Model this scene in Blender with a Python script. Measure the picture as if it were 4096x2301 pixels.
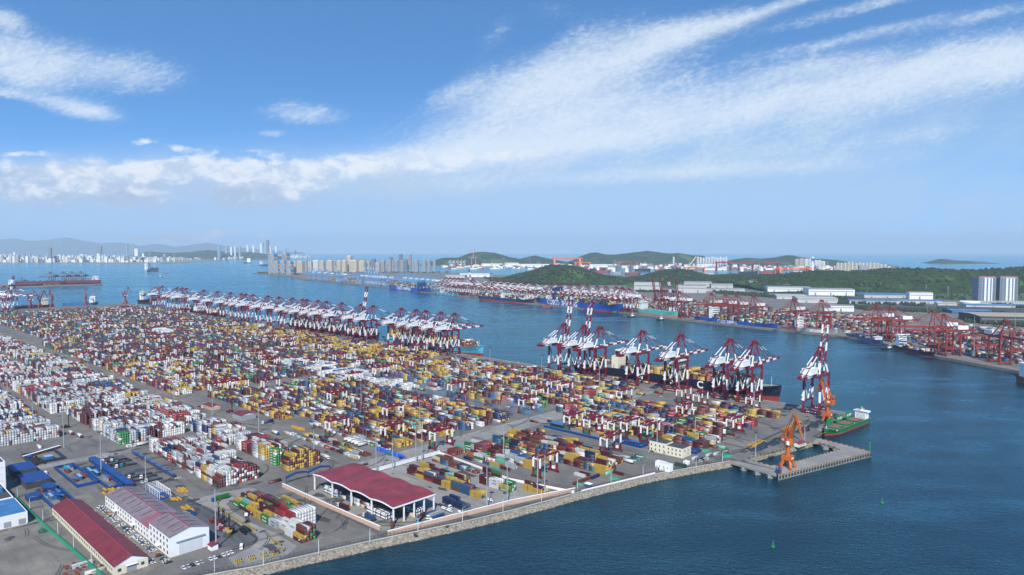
import bpy, math, random
from mathutils import Vector, Matrix
R = math.radians
for o in list(bpy.data.objects): bpy.data.objects.remove(o)
SC = bpy.context.scene
COL = SC.collection

# ------------------------------------------------------------------ camera
CAM_H = 220.0; PITCH = 3.05; FPX = 2731.0
cam_d = bpy.data.cameras.new('camera'); cam = bpy.data.objects.new('camera', cam_d); COL.objects.link(cam)
cam.location = (0, 0, CAM_H); cam.rotation_euler = (R(90-PITCH), 0, 0)
cam_d.sensor_width = 36; cam_d.lens = FPX/4096*36; cam_d.clip_start = 1; cam_d.clip_end = 150000
SC.camera = cam
SC.view_settings.view_transform = 'Standard'; SC.view_settings.look = 'None'
SC.view_settings.exposure = EXPOSURE = 0.47; SC.view_settings.gamma = 1
SC.cycles.volume_bounces = 0; SC.cycles.max_bounces = 6; SC.cycles.transparent_max_bounces = 6
SC.cycles.use_denoising = True

# ------------------------------------------------------------------ sky and sun
SUN_EL, SUN_AZ = 44.0, 184.0          # azimuth clockwise from +Y: behind the camera, a little to the left
sun_dir = Vector((math.sin(R(SUN_AZ))*math.cos(R(SUN_EL)), math.cos(R(SUN_AZ))*math.cos(R(SUN_EL)), math.sin(R(SUN_EL))))
sun_l = bpy.data.lights.new('sun', 'SUN'); sun = bpy.data.objects.new('sun', sun_l); COL.objects.link(sun)
sun_l.energy = 5.0; sun_l.angle = R(0.5); sun_l.color = (1.0, 0.95, 0.87)
sun.rotation_euler = (-sun_dir).to_track_quat('-Z', 'Y').to_euler()

W = bpy.data.worlds.new('World'); SC.world = W; W.use_nodes = True
def build_sky(nt):
    N, L = nt.nodes, nt.links
    N.clear()
    out = N.new('ShaderNodeOutputWorld'); bg = N.new('ShaderNodeBackground'); bg.inputs['Strength'].default_value = 0.12
    L.new(bg.outputs[0], out.inputs[0])
    tc = N.new('ShaderNodeTexCoord')
    def val(x, sock):
        if isinstance(x, (int, float)): sock.default_value = x
        else: L.new(x, sock)
    def M(op, a, b=0.0, c=None, clamp=False):
        n = N.new('ShaderNodeMath'); n.operation = op; n.use_clamp = clamp
        val(a, n.inputs[0]); val(b, n.inputs[1])
        if c is not None: val(c, n.inputs[2])
        return n.outputs[0]
    def VM(op, a, b=None):
        n = N.new('ShaderNodeVectorMath'); n.operation = op
        L.new(a, n.inputs[0])
        if b is not None:
            if isinstance(b, tuple): n.inputs[1].default_value = b
            else: L.new(b, n.inputs[1])
        return n
    def mapr(x, a, b, c=0.0, d=1.0, smooth=True):
        n = N.new('ShaderNodeMapRange'); n.interpolation_type = 'SMOOTHSTEP' if smooth else 'LINEAR'
        val(x, n.inputs[0]); n.inputs[1].default_value = a; n.inputs[2].default_value = b; n.inputs[3].default_value = c; n.inputs[4].default_value = d
        return n.outputs[0]
    sky = N.new('ShaderNodeTexSky'); sky.sky_type = 'NISHITA'; sky.sun_disc = False
    sky.sun_elevation = R(SUN_EL); sky.sun_rotation = R(SUN_AZ); sky.air_density = 1.0; sky.dust_density = 0.0; sky.ozone_density = 4.0; sky.altitude = 200
    lift0 = VM('MULTIPLY', tc.outputs['Generated'], (1, 1, 2.4)); lift = VM('ADD', lift0.outputs[0], (0, 0, .16))     # clear washed air: the deep blue starts low in the sky
    nrm = VM('NORMALIZE', lift.outputs[0]); L.new(nrm.outputs[0], sky.inputs['Vector'])
    sep = N.new('ShaderNodeSeparateXYZ'); L.new(tc.outputs['Generated'], sep.inputs[0])
    dy = M('MAXIMUM', sep.outputs[1], 0.12)
    X = M('MULTIPLY_ADD', M('DIVIDE', sep.outputs[0], dy), 2.731, 2.048)
    Y = M('SUBTRACT', 1.005, M('MULTIPLY', M('DIVIDE', sep.outputs[2], dy), 2.731))
    comb = N.new('ShaderNodeCombineXYZ'); L.new(X, comb.inputs[0]); L.new(Y, comb.inputs[1]); P = comb.outputs[0]
    def ell(x, y, a, b, ang, w):
        m = N.new('ShaderNodeMapping'); m.vector_type = 'TEXTURE'; L.new(P, m.inputs[0])
        m.inputs['Location'].default_value = (x, y, 0); m.inputs['Rotation'].default_value = (0, 0, R(-ang)); m.inputs['Scale'].default_value = (a, b, 1)
        d = VM('DOT_PRODUCT', m.outputs[0], m.outputs[0]).outputs['Value']
        return M('MULTIPLY', M('POWER', 0.3679, d), w)
    def total(lst):
        acc = None
        for e in lst:
            v = ell(*e); acc = v if acc is None else M('ADD', acc, v)
        return acc
    def noise(ang, sx, sy, scale, detail=8, rough=0.6, dist=0.0, off=0.0):
        m = N.new('ShaderNodeMapping'); m.vector_type = 'POINT'; L.new(P, m.inputs[0])
        m.inputs['Rotation'].default_value = (0, 0, R(ang)); m.inputs['Scale'].default_value = (1, 1, 1); m.inputs['Location'].default_value = (off, off*.7, 0)
        m2 = VM('MULTIPLY', m.outputs[0], (sx, sy, 1))
        n = N.new('ShaderNodeTexNoise'); n.inputs['Scale'].default_value = scale; n.inputs['Detail'].default_value = detail
        n.inputs['Roughness'].default_value = rough; n.inputs['Distortion'].default_value = dist; L.new(m2.outputs[0], n.inputs['Vector'])
        return n.outputs['Fac']
    cirrus = total([(2.95, .445, 1.4, .125, 9.5, .95), (2.25, .39, .50, .14, 18, .72), (2.2, .28, .42, .09, 28, .50), (2.62, .20, .36, .06, 20, .55), (2.75, .13, .28, .04, 8, .45), (3.15, .03, .32, .025, 18, .60),
                    (3.45, .04, .40, .03, 14, .55), (3.45, .15, .40, .025, 13, .50), (3.9, .08, .30, .025, 12, .40), (4.0, .24, .5, .10, 10, .55), (3.2, .28, .3, .035, 12, .35),
                    (1.85, .615, .6, .04, 5, .55), (2.2, .06, .10, .05, 10, .25), (1.80, .06, .14, .05, 0, .18), (1.98, .16, .12, .05, 40, .28), (1.85, .36, .16, .05, 30, .4),
                    (.12, .24, .36, .10, -8, .85), (.12, .33, .2, .06, -10, .4), (.58, .31, .22, .075, -6, .48), (.36, .45, .15, .035, -9, 1.0), (.05, .09, .09, .04, -8, .7), (0.02, .38, .2, .02, -8, .5),
                    (1.22, .46, .17, .045, -3, .62), (1.10, .54, .06, .014, 0, .6), (2.6, .70, .7, .03, 3, .35), (3.2, .66, .9, .06, 4, .35), (3.6, .55, .6, .04, 6, .3)])
    n1 = noise(18, 1.0, 3.2, 2.6, 9, .62, .3); n2 = noise(16, 1.0, 2.2, 30, 5, .62, .7, 3.1)
    tex = M('ADD', M('MULTIPLY', M('SUBTRACT', n1, .5), 1.7), M('MULTIPLY', M('SUBTRACT', n2, .5), 1.6))
    aC = mapr(M('ADD', cirrus, tex), .10, 1.45, 0, .80)
    aC = M('MULTIPLY', aC, mapr(cirrus, .02, .35))
    veil = total([(3.3, .58, 1.6, .24, 8, .70), (.5, .80, 1.3, .10, 0, .50), (2.2, .74, .9, .08, 0, .22), (2.0, .98, 9, .26, 0, .80), (3.2, .80, 1.5, .15, 0, .30)])
    aV = M('MULTIPLY', veil, mapr(n1, .2, .8, .6, 1.1))
    cumu = total([(.60, .695, .30, .045, 4, 1.0), (1.0, .70, .28, .04, -5, .85), (.25, .69, .32, .06, 0, .75), (.9, .66, .5, .035, 3, .6), (.35, .76, .25, .03, 0, .5), (1.3, .70, .5, .04, 2, .45), (.1, .62, .09, .012, 5, .8), (1.45, .655, .45, .04, 6, .7), (1.19, .765, .12, .03, 0, 1.15), (1.95, .64, .4, .035, 8, .5),
                  (.59, .567, .05, .017, 0, 1.0), (.75, .60, .085, .017, -7, 1.05), (1.0, .607, .06, .01, 0, .6), (.88, .612, .02, .01, 0, .6), (.62, .77, .06, .014, 0, .9), (.1, .78, .3, .04, 0, .5), (.7, .80, .4, .03, 0, .4),
                  (.75, .946, .22, .020, 3, 1.7), (.62, .955, .1, .012, 0, .9), (1.07, .955, .035, .012, -10, 1.5), (.33, .935, .03, .006, 0, .8), (1.9, .966, .16, .003, 0, .7)])
    n3 = noise(0, 1.0, 1.9, 9.5, 12, .64, .3, 7.7); n4 = noise(0, 1.0, 1.6, 5.0, 5, .5, 0, 1.3)
    dC = M('ADD', M('MULTIPLY', cumu, .80), M('MULTIPLY', M('SUBTRACT', n3, .5), 2.3))
    aU = M('MULTIPLY', mapr(dC, .24, 1.0, 0, .92), mapr(cumu, .03, .35))
    low = mapr(Y, .70, .84)                                          # cloud bases are grey
    base = total([(.40, .765, .75, .07, 0, 1.0), (1.0, .80, .6, .06, 0, .55), (.1, .71, .4, .05, 0, .5), (1.5, .72, .5, .04, 5, .35)])
    aB = M('MULTIPLY', M('MULTIPLY', base, mapr(n4, .3, .7, .25, 1.0)), .75, None, True)
    def mix(fac, a, b):
        n = N.new('ShaderNodeMix'); n.data_type = 'RGBA'; val(fac, n.inputs['Factor'])
        for s, k in ((a, 'A'), (b, 'B')):
            sock = [i for i in n.inputs if i.name == k and i.type == 'RGBA'][0]
            if isinstance(s, tuple): sock.default_value = s
            else: L.new(s, sock)
        return [q for q in n.outputs if q.type == 'RGBA'][0]
    white = (4.8, 5.4, 6.05, 1); bright = (5.5, 5.8, 6.2, 1); pale = (2.8, 3.95, 5.3, 1); grey = (2.75, 3.35, 4.5, 1)
    c = mix(M('MINIMUM', aV, .8), VM('MULTIPLY', sky.outputs[0], (.83, 1.37, 1.58)).outputs[0], pale)
    soft = total([(.85, .70, 1.1, .075, 2, .95), (.25, .72, .5, .09, 0, .5), (1.3, .76, .9, .06, 0, .45)])
    c = mix(M('MULTIPLY', soft, mapr(n4, .3, .7, .35, 1.0), None, True), c, (3.6, 4.3, 5.3, 1))
    c = mix(aB, c, grey)
    c = mix(mapr(cirrus, .12, 1.1, 0, .5), c, white)
    c = mix(aC, c, white)
    c = mix(aU, c, mix(mapr(M('ADD', n3, M('MULTIPLY', M('SUBTRACT', .74, Y), .5)), .38, .62), (3.4, 4.2, 5.2, 1), bright))  # cumulus light and shade painted in: noise and height mix grey-blue with bright
    L.new(c, bg.inputs['Color'])
build_sky(W.node_tree)
# ------------------------------------------------------------------ helpers
QZ = 5.0                                    # height of the quays above the water
_c, _s = math.cos(R(PITCH)), math.sin(R(PITCH))
def G(px, py, z=QZ):                        # where a line of sight of the survey photograph meets level z
    a = (px-2048)/FPX; b = -(py-1150.5)/FPX
    dy = _c+b*_s; dz = -_s+b*_c; t = (z-CAM_H)/dz
    return Vector((a*t, dy*t, z))
AQ = R(43.4); Q0 = G(3400, 1657)
UX = Vector((math.cos(AQ), -math.sin(AQ), 0)); VX = Vector((math.sin(AQ), math.cos(AQ), 0))
ROT = -AQ
def Wd(u, v, z=QZ): return Vector((Q0.x+u*UX.x+v*VX.x, Q0.y+u*UX.y+v*VX.y, z))
def UV(px, py, z=QZ):
    g = G(px, py, z)-Q0; return g.dot(UX), g.dot(VX)
def top_z(px, py, D):                       # height of a point seen at (px,py) at forward distance D
    b = -(py-1150.5)/FPX
    return CAM_H+D*(-_s+b*_c)/(_c+b*_s)
def atD(px, D): return (px-2048)/FPX*D*1.0

MATS = {}
def mat(name, col, rough=0.6, var=0.12, scale=0.3, metal=0.0, dirt=0.0, bump=0.0, obj=False):
    if name in MATS: return MATS[name]
    col = tuple(x*.76 for x in col)
    m = bpy.data.materials.new(name); m.use_nodes = True; nt = m.node_tree; N, L = nt.nodes, nt.links
    p = N['Principled BSDF']; p.inputs['Roughness'].default_value = rough; p.inputs['Metallic'].default_value = metal
    tc = N.new('ShaderNodeNewGeometry'); n = N.new('ShaderNodeTexNoise'); n.inputs['Scale'].default_value = scale; n.inputs['Detail'].default_value = 6
    L.new(tc.outputs['Position'], n.inputs['Vector'])
    mr = N.new('ShaderNodeMapRange'); L.new(n.outputs['Fac'], mr.inputs[0]); mr.inputs[1].default_value = .25; mr.inputs[2].default_value = .75
    mr.inputs[3].default_value = 1-var; mr.inputs[4].default_value = 1+var
    v = N.new('ShaderNodeVectorMath'); v.operation = 'SCALE'; v.inputs[0].default_value = col; L.new(mr.outputs[0], v.inputs['Scale'])
    L.new(v.outputs[0], p.inputs['Base Color'])
    if bump:
        bp = N.new('ShaderNodeBump'); bp.inputs['Strength'].default_value = bump; L.new(n.outputs['Fac'], bp.inputs['Height']); L.new(bp.outputs[0], p.inputs['Normal'])
    MATS[name] = m; return m

class MB:
    def __init__(s): s.v = []; s.f = []; s.m = []
    def quadbox(s, c8, m=0, bottom=True):
        n = len(s.v); s.v += [tuple(c) for c in c8]
        F = [(4, 5, 6, 7), (0, 1, 5, 4), (1, 2, 6, 5), (2, 3, 7, 6), (3, 0, 4, 7)]
        if bottom: F.append((3, 2, 1, 0))
        for f in F: s.f.append(tuple(n+i for i in f)); s.m.append(m)
    def box(s, x0, x1, y0, y1, z0, z1, m=0):
        s.quadbox([(x0, y0, z0), (x1, y0, z0), (x1, y1, z0), (x0, y1, z0), (x0, y0, z1), (x1, y0, z1), (x1, y1, z1), (x0, y1, z1)], m); return s
    def beam(s, p, q, w=1.0, h=None, m=0):
        p, q = Vector(p), Vector(q); h = h or w; d = (q-p)
        if d.length < 1e-6: return s
        d.normalize(); up = Vector((0, 0, 1)) if abs(d.z) < .95 else Vector((0, 1, 0))
        a = d.cross(up).normalized()*(w/2); b = a.cross(d).normalized()*(h/2)
        s.quadbox([p-a-b, p+a-b, q+a-b, q-a-b, p-a+b, p+a+b, q+a+b, q-a+b], m); return s
    def banded(s, p, q, w, h, bands):       # bands: [(end fraction, material)]
        p, q = Vector(p), Vector(q); t0 = 0
        for t1, m in bands: s.beam(p+(q-p)*t0, p+(q-p)*t1, w, h, m); t0 = t1
        return s
    def tube(s, p, q, r, r2=None, n=10, m=0, cap=True):
        p, q = Vector(p), Vector(q); r2 = r if r2 is None else r2; d = (q-p).normalized()
        up = Vector((0, 0, 1)) if abs(d.z) < .95 else Vector((0, 1, 0)); a = d.cross(up).normalized(); b = a.cross(d)
        k = len(s.v)
        for i in range(n):
            t = 2*math.pi*i/n; o = a*math.cos(t)+b*math.sin(t); s.v.append(tuple(p+o*r)); s.v.append(tuple(q+o*r2))
        for i in range(n):
            j = (i+1) % n; s.f.append((k+2*i, k+2*j, k+2*j+1, k+2*i+1)); s.m.append(m)
        if cap:
            s.f.append(tuple(k+2*i+1 for i in range(n))); s.m.append(m); s.f.append(tuple(k+2*i for i in reversed(range(n)))); s.m.append(m)
        return s
    def prism(s, poly, z0, z1, m=0, mtop=None):
        n = len(poly); k = len(s.v); area = sum(poly[i][0]*poly[(i+1) % n][1]-poly[(i+1) % n][0]*poly[i][1] for i in range(n))
        if area < 0: poly = poly[::-1]
        s.v += [(p[0], p[1], z0) for p in poly]+[(p[0], p[1], z1) for p in poly]
        for i in range(n):
            j = (i+1) % n; s.f.append((k+i, k+j, k+n+j, k+n+i)); s.m.append(m)
        s.f.append(tuple(k+n+i for i in range(n))); s.m.append(m if mtop is None else mtop)
        s.f.append(tuple(k+i for i in reversed(range(n)))); s.m.append(m); return s
    def poly(s, pts, m=0):
        k = len(s.v); s.v += [tuple(p) for p in pts]; s.f.append(tuple(range(k, k+len(pts)))); s.m.append(m); return s
    def gable(s, x0, x1, y0, y1, ze, zr, mroof, mend, ov=0.4, th=0.25):   # ridge along x
        ym = (y0+y1)/2
        for a, b in ((y0-ov, ym), (y1+ov, ym)):
            k = [(x0-ov, a, ze), (x1+ov, a, ze), (x1+ov, b, zr), (x0-ov, b, zr)]
            if a > b: k = [k[1], k[0], k[3], k[2]]
            s.quadbox([Vector(p)+Vector((0, 0, .02)) for p in k]+[Vector(p)+Vector((0, 0, th)) for p in k], mroof)
        for x in (x0, x1):
            t = [(x, y0, ze-.02), (x, y1, ze-.02), (x, ym, zr-.02)]
            s.poly(t if x == x1 else t[::-1], mend)
        return s
    def mesh(s, name, mats):
        me = bpy.data.meshes.new(name); me.from_pydata(s.v, [], s.f)
        for m in (mats if isinstance(mats, (list, tuple)) else [mats]): me.materials.append(m)
        if s.m: me.polygons.foreach_set('material_index', s.m)
        me.update(); return me
    def build(s, name, mats, parent=None, loc=None, rot=None):
        o = bpy.data.objects.new(name, s.mesh(name, mats)); COL.objects.link(o)
        if parent: o.parent = parent
        if loc is not None: o.location = loc
        if rot is not None: o.rotation_euler = (0, 0, rot)
        return o

def tag(o, label=None, cat=None, group=None, kind=None):
    if label: o['label'] = label
    if cat: o['category'] = cat
    if group: o['group'] = group
    if kind: o['kind'] = kind
    return o
def thing(name, label, cat, loc, rot=0.0, group=None):
    o = bpy.data.objects.new(name, None); COL.objects.link(o); o.empty_display_size = .5
    o.location = loc; o.rotation_euler = (0, 0, rot); return tag(o, label, cat, group)
KIDS = {}
def dup(root, loc, rot, label, group=None, cat=None, swap=None):
    def cp(o, parent):
        c = o.copy(); COL.objects.link(c)
        if parent: c.parent = parent
        if swap and o.data and o.data.materials: pass
        for k in KIDS.get(o.name, ()): cp(k, c)
        return c
    if root.name not in KIDS: _scan()
    r = cp(root, None); r.location = loc; r.rotation_euler = (0, 0, rot); r['label'] = label
    if group: r['group'] = group
    return r
def _scan():
    KIDS.clear()
    for o in bpy.data.objects:
        KIDS.setdefault(o.name, [])
        if o.parent: KIDS.setdefault(o.parent.name, []).append(o)
ORD = lambda n: '%d%s' % (n, 'th' if 10 <= n % 100 <= 20 else {1: 'st', 2: 'nd', 3: 'rd'}.get(n % 10, 'th'))
rnd = random.Random(11)

def text_mesh(body, size, name='lettering', bold=0.0, align='CENTER'):
    cu = bpy.data.curves.new(name, 'FONT'); cu.body = body; cu.size = size; cu.align_x = align; cu.align_y = 'CENTER'
    cu.extrude = .02; cu.offset = bold; cu.resolution_u = 3
    o = bpy.data.objects.new(name, cu); COL.objects.link(o)
    dg = bpy.context.evaluated_depsgraph_get(); me = bpy.data.meshes.new_from_object(o.evaluated_get(dg)); me.name = name
    bpy.data.objects.remove(o); me.materials.clear(); return me
def put_mesh(me, name, m, parent, loc, rot, label=None):
    o = bpy.data.objects.new(name, me); COL.objects.link(o)
    if m and not me.materials: me.materials.append(m)
    o.parent = parent; o.location = loc; o.rotation_euler = rot
    if label: o['label'] = label
    return o

# ------------------------------------------------------------------ materials
WHITE = mat('white_paint', (.88, .88, .87), .5, .05, .2); CREAM = mat('cream_paint', (.78, .72, .55), .6, .06, .2)
MAROON = mat('maroon_paint', (.185, .009, .026), .45, .12, .2); CRANE_RED = mat('orange_red_paint', (.25, .030, .022), .5, .12, .2)
ORANGE = mat('orange_paint', (.50, .105, .010), .5, .15, .3); SKYBLUE = mat('sky_blue_paint', (.14, .34, .58), .5, .08, .2)
DARK = mat('dark_rubber', (.02, .02, .022), .7, .2, 1); GLASS = mat('dark_glass', (.03, .045, .06), .12, .2, .5)
STEEL = mat('grey_steel', (.33, .35, .37), .45, .1, .3); YELLOW = mat('yellow_paint', (.52, .32, .018), .5, .1, .4)
BLUE = mat('blue_sheet', (.008, .062, .24), .5, .18, .15); BLUE2 = mat('light_blue_sheet', (.045, .17, .38), .45, .15, .15)
REDROOF = mat('red_roof_sheet', (.185, .022, .028), .55, .16, .12); PINKROOF = mat('faded_roof_sheet', (.225, .175, .195), .6, .14, .10)
CANOPY = mat('crimson_canopy_sheet', (.235, .034, .048), .6, .2, .09); DKROOF = mat('dark_roof', (.05, .055, .06), .7, .2, .2)
GREEN = mat('green_paint', (.015, .20, .07), .5, .12, .3); GREENNET = mat('green_netting', (.02, .30, .17), .8, .25, .5)
PEACH = mat('peach_wall', (.58, .39, .29), .8, .07, .15); CONC = mat('pale_concrete', (.46, .44, .40), .85, .14, .08)
TEAL = mat('teal_paint', (.05, .38, .42), .5, .1, .3); NAVYP = mat('navy_hull_paint', (.008, .012, .035), .4, .15, .05)
TARP = mat('dark_tarpaulin', (.012, .028, .040), .6, .4, .6, bump=.4); BTARP = mat('blue_tarpaulin', (.010, .08, .45), .5, .3, .6, bump=.4)
GREENH = mat('green_hull_paint', (.012, .15, .04), .45, .15, .1); BOOT = mat('red_boot_paint', (.30, .035, .03), .6, .15, .1)
COSCOB = mat('blue_hull_paint', (.008, .08, .36), .4, .10, .02); LTBLUE = mat('pale_blue_hull_paint', (.09, .42, .58), .4, .08, .03)
CYANHULL = mat('sea_green_hull_paint', (.10, .42, .36), .5, .12, .03); GREYHULL = mat('grey_hull_paint', (.28, .31, .33), .5, .1, .03)
BROWN = mat('rust_brown_paint', (.20, .05, .022), .7, .3, .4); HATCH = mat('hatch_red_oxide', (.24, .10, .085), .7, .2, .3)
def sheet_pattern(m, w, l, tone=.14, seam=.72):       # overlapping roof sheets, each weathered a little differently, with streaks down the slope
    nt = m.node_tree; N, L = nt.nodes, nt.links; p = N['Principled BSDF']; src = p.inputs['Base Color'].links[0].from_socket
    tc = N.new('ShaderNodeTexCoord'); b = N.new('ShaderNodeTexBrick'); L.new(tc.outputs['Object'], b.inputs['Vector']); b.offset = .5; b.inputs['Scale'].default_value = 1; b.inputs['Brick Width'].default_value = w; b.inputs['Row Height'].default_value = l; b.inputs['Mortar Size'].default_value = .09
    for k, v in (('Color1', 1-tone), ('Color2', 1+tone), ('Mortar', seam)): b.inputs[k].default_value = (v, v, v, 1)
    mp = N.new('ShaderNodeMapping'); mp.inputs['Scale'].default_value = (.9, .07, 1); L.new(tc.outputs['Object'], mp.inputs[0]); n = N.new('ShaderNodeTexNoise'); n.inputs['Scale'].default_value = 1; n.inputs['Detail'].default_value = 6; L.new(mp.outputs[0], n.inputs['Vector'])
    r = N.new('ShaderNodeMapRange'); L.new(n.outputs['Fac'], r.inputs[0]); r.inputs[1].default_value = .3; r.inputs[2].default_value = .7; r.inputs[3].default_value = .78; r.inputs[4].default_value = 1.15
    a = N.new('ShaderNodeVectorMath'); a.operation = 'MULTIPLY'; L.new(src, a.inputs[0]); L.new(b.outputs['Color'], a.inputs[1]); c = N.new('ShaderNodeVectorMath'); c.operation = 'SCALE'; L.new(a.outputs[0], c.inputs[0]); L.new(r.outputs[0], c.inputs['Scale']); L.new(c.outputs[0], p.inputs['Base Color'])
for m_, w_, l_ in ((REDROOF, 5, 12), (PINKROOF, 6, 14), (CANOPY, 7.3, 11), (BLUE, 4, 7), (BLUE2, 4, 9)): sheet_pattern(m_, w_, l_)
BLACK = mat('black_paint', (.012, .012, .014), .5, .2, .3); GREYWIN = mat('window_glass', (.05, .07, .09), .15, .3, .6)
# ------------------------------------------------------------------ the setting: water, quays, shores, land, hills, haze
from mathutils import noise as mnoise
import numpy as np
def water_mat():
    m = bpy.data.materials.new('sea_water'); m.use_nodes = True; nt = m.node_tree; N, L = nt.nodes, nt.links; p = N['Principled BSDF']
    g = N.new('ShaderNodeNewGeometry')
    def nz(sx, sy, sc, det, rot=0, rough=.55):
        mp = N.new('ShaderNodeMapping'); mp.inputs['Scale'].default_value = (sx, sy, 1); mp.inputs['Rotation'].default_value = (0, 0, R(rot)); L.new(g.outputs['Position'], mp.inputs[0])
        n = N.new('ShaderNodeTexNoise'); n.inputs['Scale'].default_value = sc; n.inputs['Detail'].default_value = det; n.inputs['Roughness'].default_value = rough; L.new(mp.outputs[0], n.inputs['Vector']); return n.outputs['Fac']
    big = nz(.22, 1, .0042, 6, 6, .6); mid = nz(.5, 1.2, .02, 6, -14); wav = nz(1, 1.7, .16, 7, 20, .62); rip = nz(1, 1.4, .55, 4, -25, .6)
    def mr(x, a, b, c, d):
        n = N.new('ShaderNodeMapRange'); L.new(x, n.inputs[0]); n.inputs[1].default_value = a; n.inputs[2].default_value = b; n.inputs[3].default_value = c; n.inputs[4].default_value = d; return n.outputs[0]
    def add(a, b):
        n = N.new('ShaderNodeMath'); n.operation = 'ADD'; L.new(a, n.inputs[0]); L.new(b, n.inputs[1]); return n.outputs[0]
    def mul(a, b):
        n = N.new('ShaderNodeMath'); n.operation = 'MULTIPLY'; L.new(a, n.inputs[0])
        if isinstance(b, (int, float)): n.inputs[1].default_value = b
        else: L.new(b, n.inputs[1])
        return n.outputs[0]
    h = add(mul(wav, 1.0), mul(rip, .45))
    bp = N.new('ShaderNodeBump'); bp.inputs['Distance'].default_value = 1.5
    L.new(h, bp.inputs['Height']); st = mr(add(big, mid), .75, 1.25, .30, .85); L.new(st, bp.inputs['Strength']); gl = N.new('ShaderNodeBsdfGlossy'); df = N.new('ShaderNodeBsdfDiffuse'); fr = N.new('ShaderNodeFresnel'); ms = N.new('ShaderNodeMixShader'); fr.inputs['IOR'].default_value = 1.58
    gl.inputs['Color'].default_value = (.52, .90, 1.0, 1)
    for nd in (gl, df, fr): L.new(bp.outputs[0], nd.inputs['Normal'])
    L.new(fr.outputs[0], ms.inputs[0]); L.new(df.outputs[0], ms.inputs[1]); L.new(gl.outputs[0], ms.inputs[2])
    L.new(mr(add(big, mid), .78, 1.2, .05, .32), gl.inputs['Roughness'])
    mx = N.new('ShaderNodeMix'); mx.data_type = 'RGBA'; L.new(mr(mid, .35, .65, 0, 1), mx.inputs['Factor'])
    q = [i for i in mx.inputs if i.type == 'RGBA']; q[0].default_value = (.0003, .009, .020, 1); q[1].default_value = (.0005, .017, .032, 1)
    L.new([i for i in mx.outputs if i.type == 'RGBA'][0], df.inputs['Color'])
    N.remove(p); L.new(ms.outputs[0], [k for k in N if k.type == 'OUTPUT_MATERIAL'][0].inputs['Surface'])
    return m
WATER = water_mat()
wb = MB(); xs = [-42000, -12000, -3000, 3000, 12000, 42000]; ys = [-1500, 500, 3000, 12000, 30000, 56000]
for i in range(5):
    for j in range(5): wb.poly([(xs[i], ys[j], 0), (xs[i+1], ys[j], 0), (xs[i+1], ys[j+1], 0), (xs[i], ys[j+1], 0)])
tag(wb.build('sea', WATER), kind='structure')

def ground_mat(name, c1, c2, stain, sc=1.0, joints=True):
    m = bpy.data.materials.new(name); m.use_nodes = True; nt = m.node_tree; N, L = nt.nodes, nt.links; p = N['Principled BSDF']; p.inputs['Roughness'].default_value = .85
    g = N.new('ShaderNodeNewGeometry')
    mp = N.new('ShaderNodeMapping'); L.new(g.outputs['Position'], mp.inputs[0]); mp.inputs['Rotation'].default_value = (0, 0, AQ)
    def nz(scale, det, sx=1, sy=1, rough=.6):
        s = N.new('ShaderNodeVectorMath'); s.operation = 'MULTIPLY'; s.inputs[1].default_value = (sx, sy, 1); L.new(mp.outputs[0], s.inputs[0])
        n = N.new('ShaderNodeTexNoise'); n.inputs['Scale'].default_value = scale; n.inputs['Detail'].default_value = det; n.inputs['Roughness'].default_value = rough; L.new(s.outputs[0], n.inputs['Vector']); return n.outputs['Fac']
    def mr(x, a, b, c=0, d=1):
        n = N.new('ShaderNodeMapRange'); L.new(x, n.inputs[0]); n.inputs[1].default_value = a; n.inputs[2].default_value = b; n.inputs[3].default_value = c; n.inputs[4].default_value = d; return n.outputs[0]
    def mix(f, a, b):
        mx = N.new('ShaderNodeMix'); mx.data_type = 'RGBA'; L.new(f, mx.inputs['Factor']); q = [i for i in mx.inputs if i.type == 'RGBA']
        for s, v in zip(q, (a, b)):
            if isinstance(v, tuple): s.default_value = v+(1,)
            else: L.new(v, s)
        return [i for i in mx.outputs if i.type == 'RGBA'][0]
    c = mix(mr(nz(.02*sc, 8), .35, .65), c1, c2)
    c = mix(mr(nz(.07*sc, 6, .18, 1.6), .56, .72, 0, .75), c, stain)          # tyre tracks along the lanes
    c = mix(mr(nz(.09*sc, 6, 1.5, .2), .62, .76, 0, .45), c, stain)
    c = mix(mr(nz(.35*sc, 5), .60, .74, 0, .75), c, stain)
    if joints:
        b = N.new('ShaderNodeTexBrick'); L.new(mp.outputs[0], b.inputs['Vector']); b.inputs['Scale'].default_value = 1; b.inputs['Brick Width'].default_value = 9; b.inputs['Row Height'].default_value = 6
        b.inputs['Mortar Size'].default_value = .12; b.offset = 0
        b.inputs['Color1'].default_value = (0, 0, 0, 1); b.inputs['Color2'].default_value = (.75, .75, .75, 1); b.inputs['Mortar'].default_value = (1, 1, 1, 1)
        c = mix(mr(b.outputs['Color'], 0, 1, 0, .38), c, stain)
    L.new(c, p.inputs['Base Color']); return m
APRON = ground_mat('yard_concrete', (.100, .094, .086), (.160, .148, .131), (.045, .044, .043))
ASPH = ground_mat('dark_asphalt', (.055, .056, .06), (.085, .085, .088), (.025, .026, .03), 1.5, False)
ROADM = ground_mat('pale_road_concrete', (.180, .174, .163), (.245, .235, .217), (.085, .083, .080), 1.3)
BROWNG = ground_mat('worn_brown_concrete', (.125, .113, .095), (.19, .172, .142), (.06, .056, .05), 1.5)
FARG = ground_mat('far_yard_concrete', (.11, .10, .088), (.17, .155, .135), (.06, .057, .053), .5)

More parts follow.
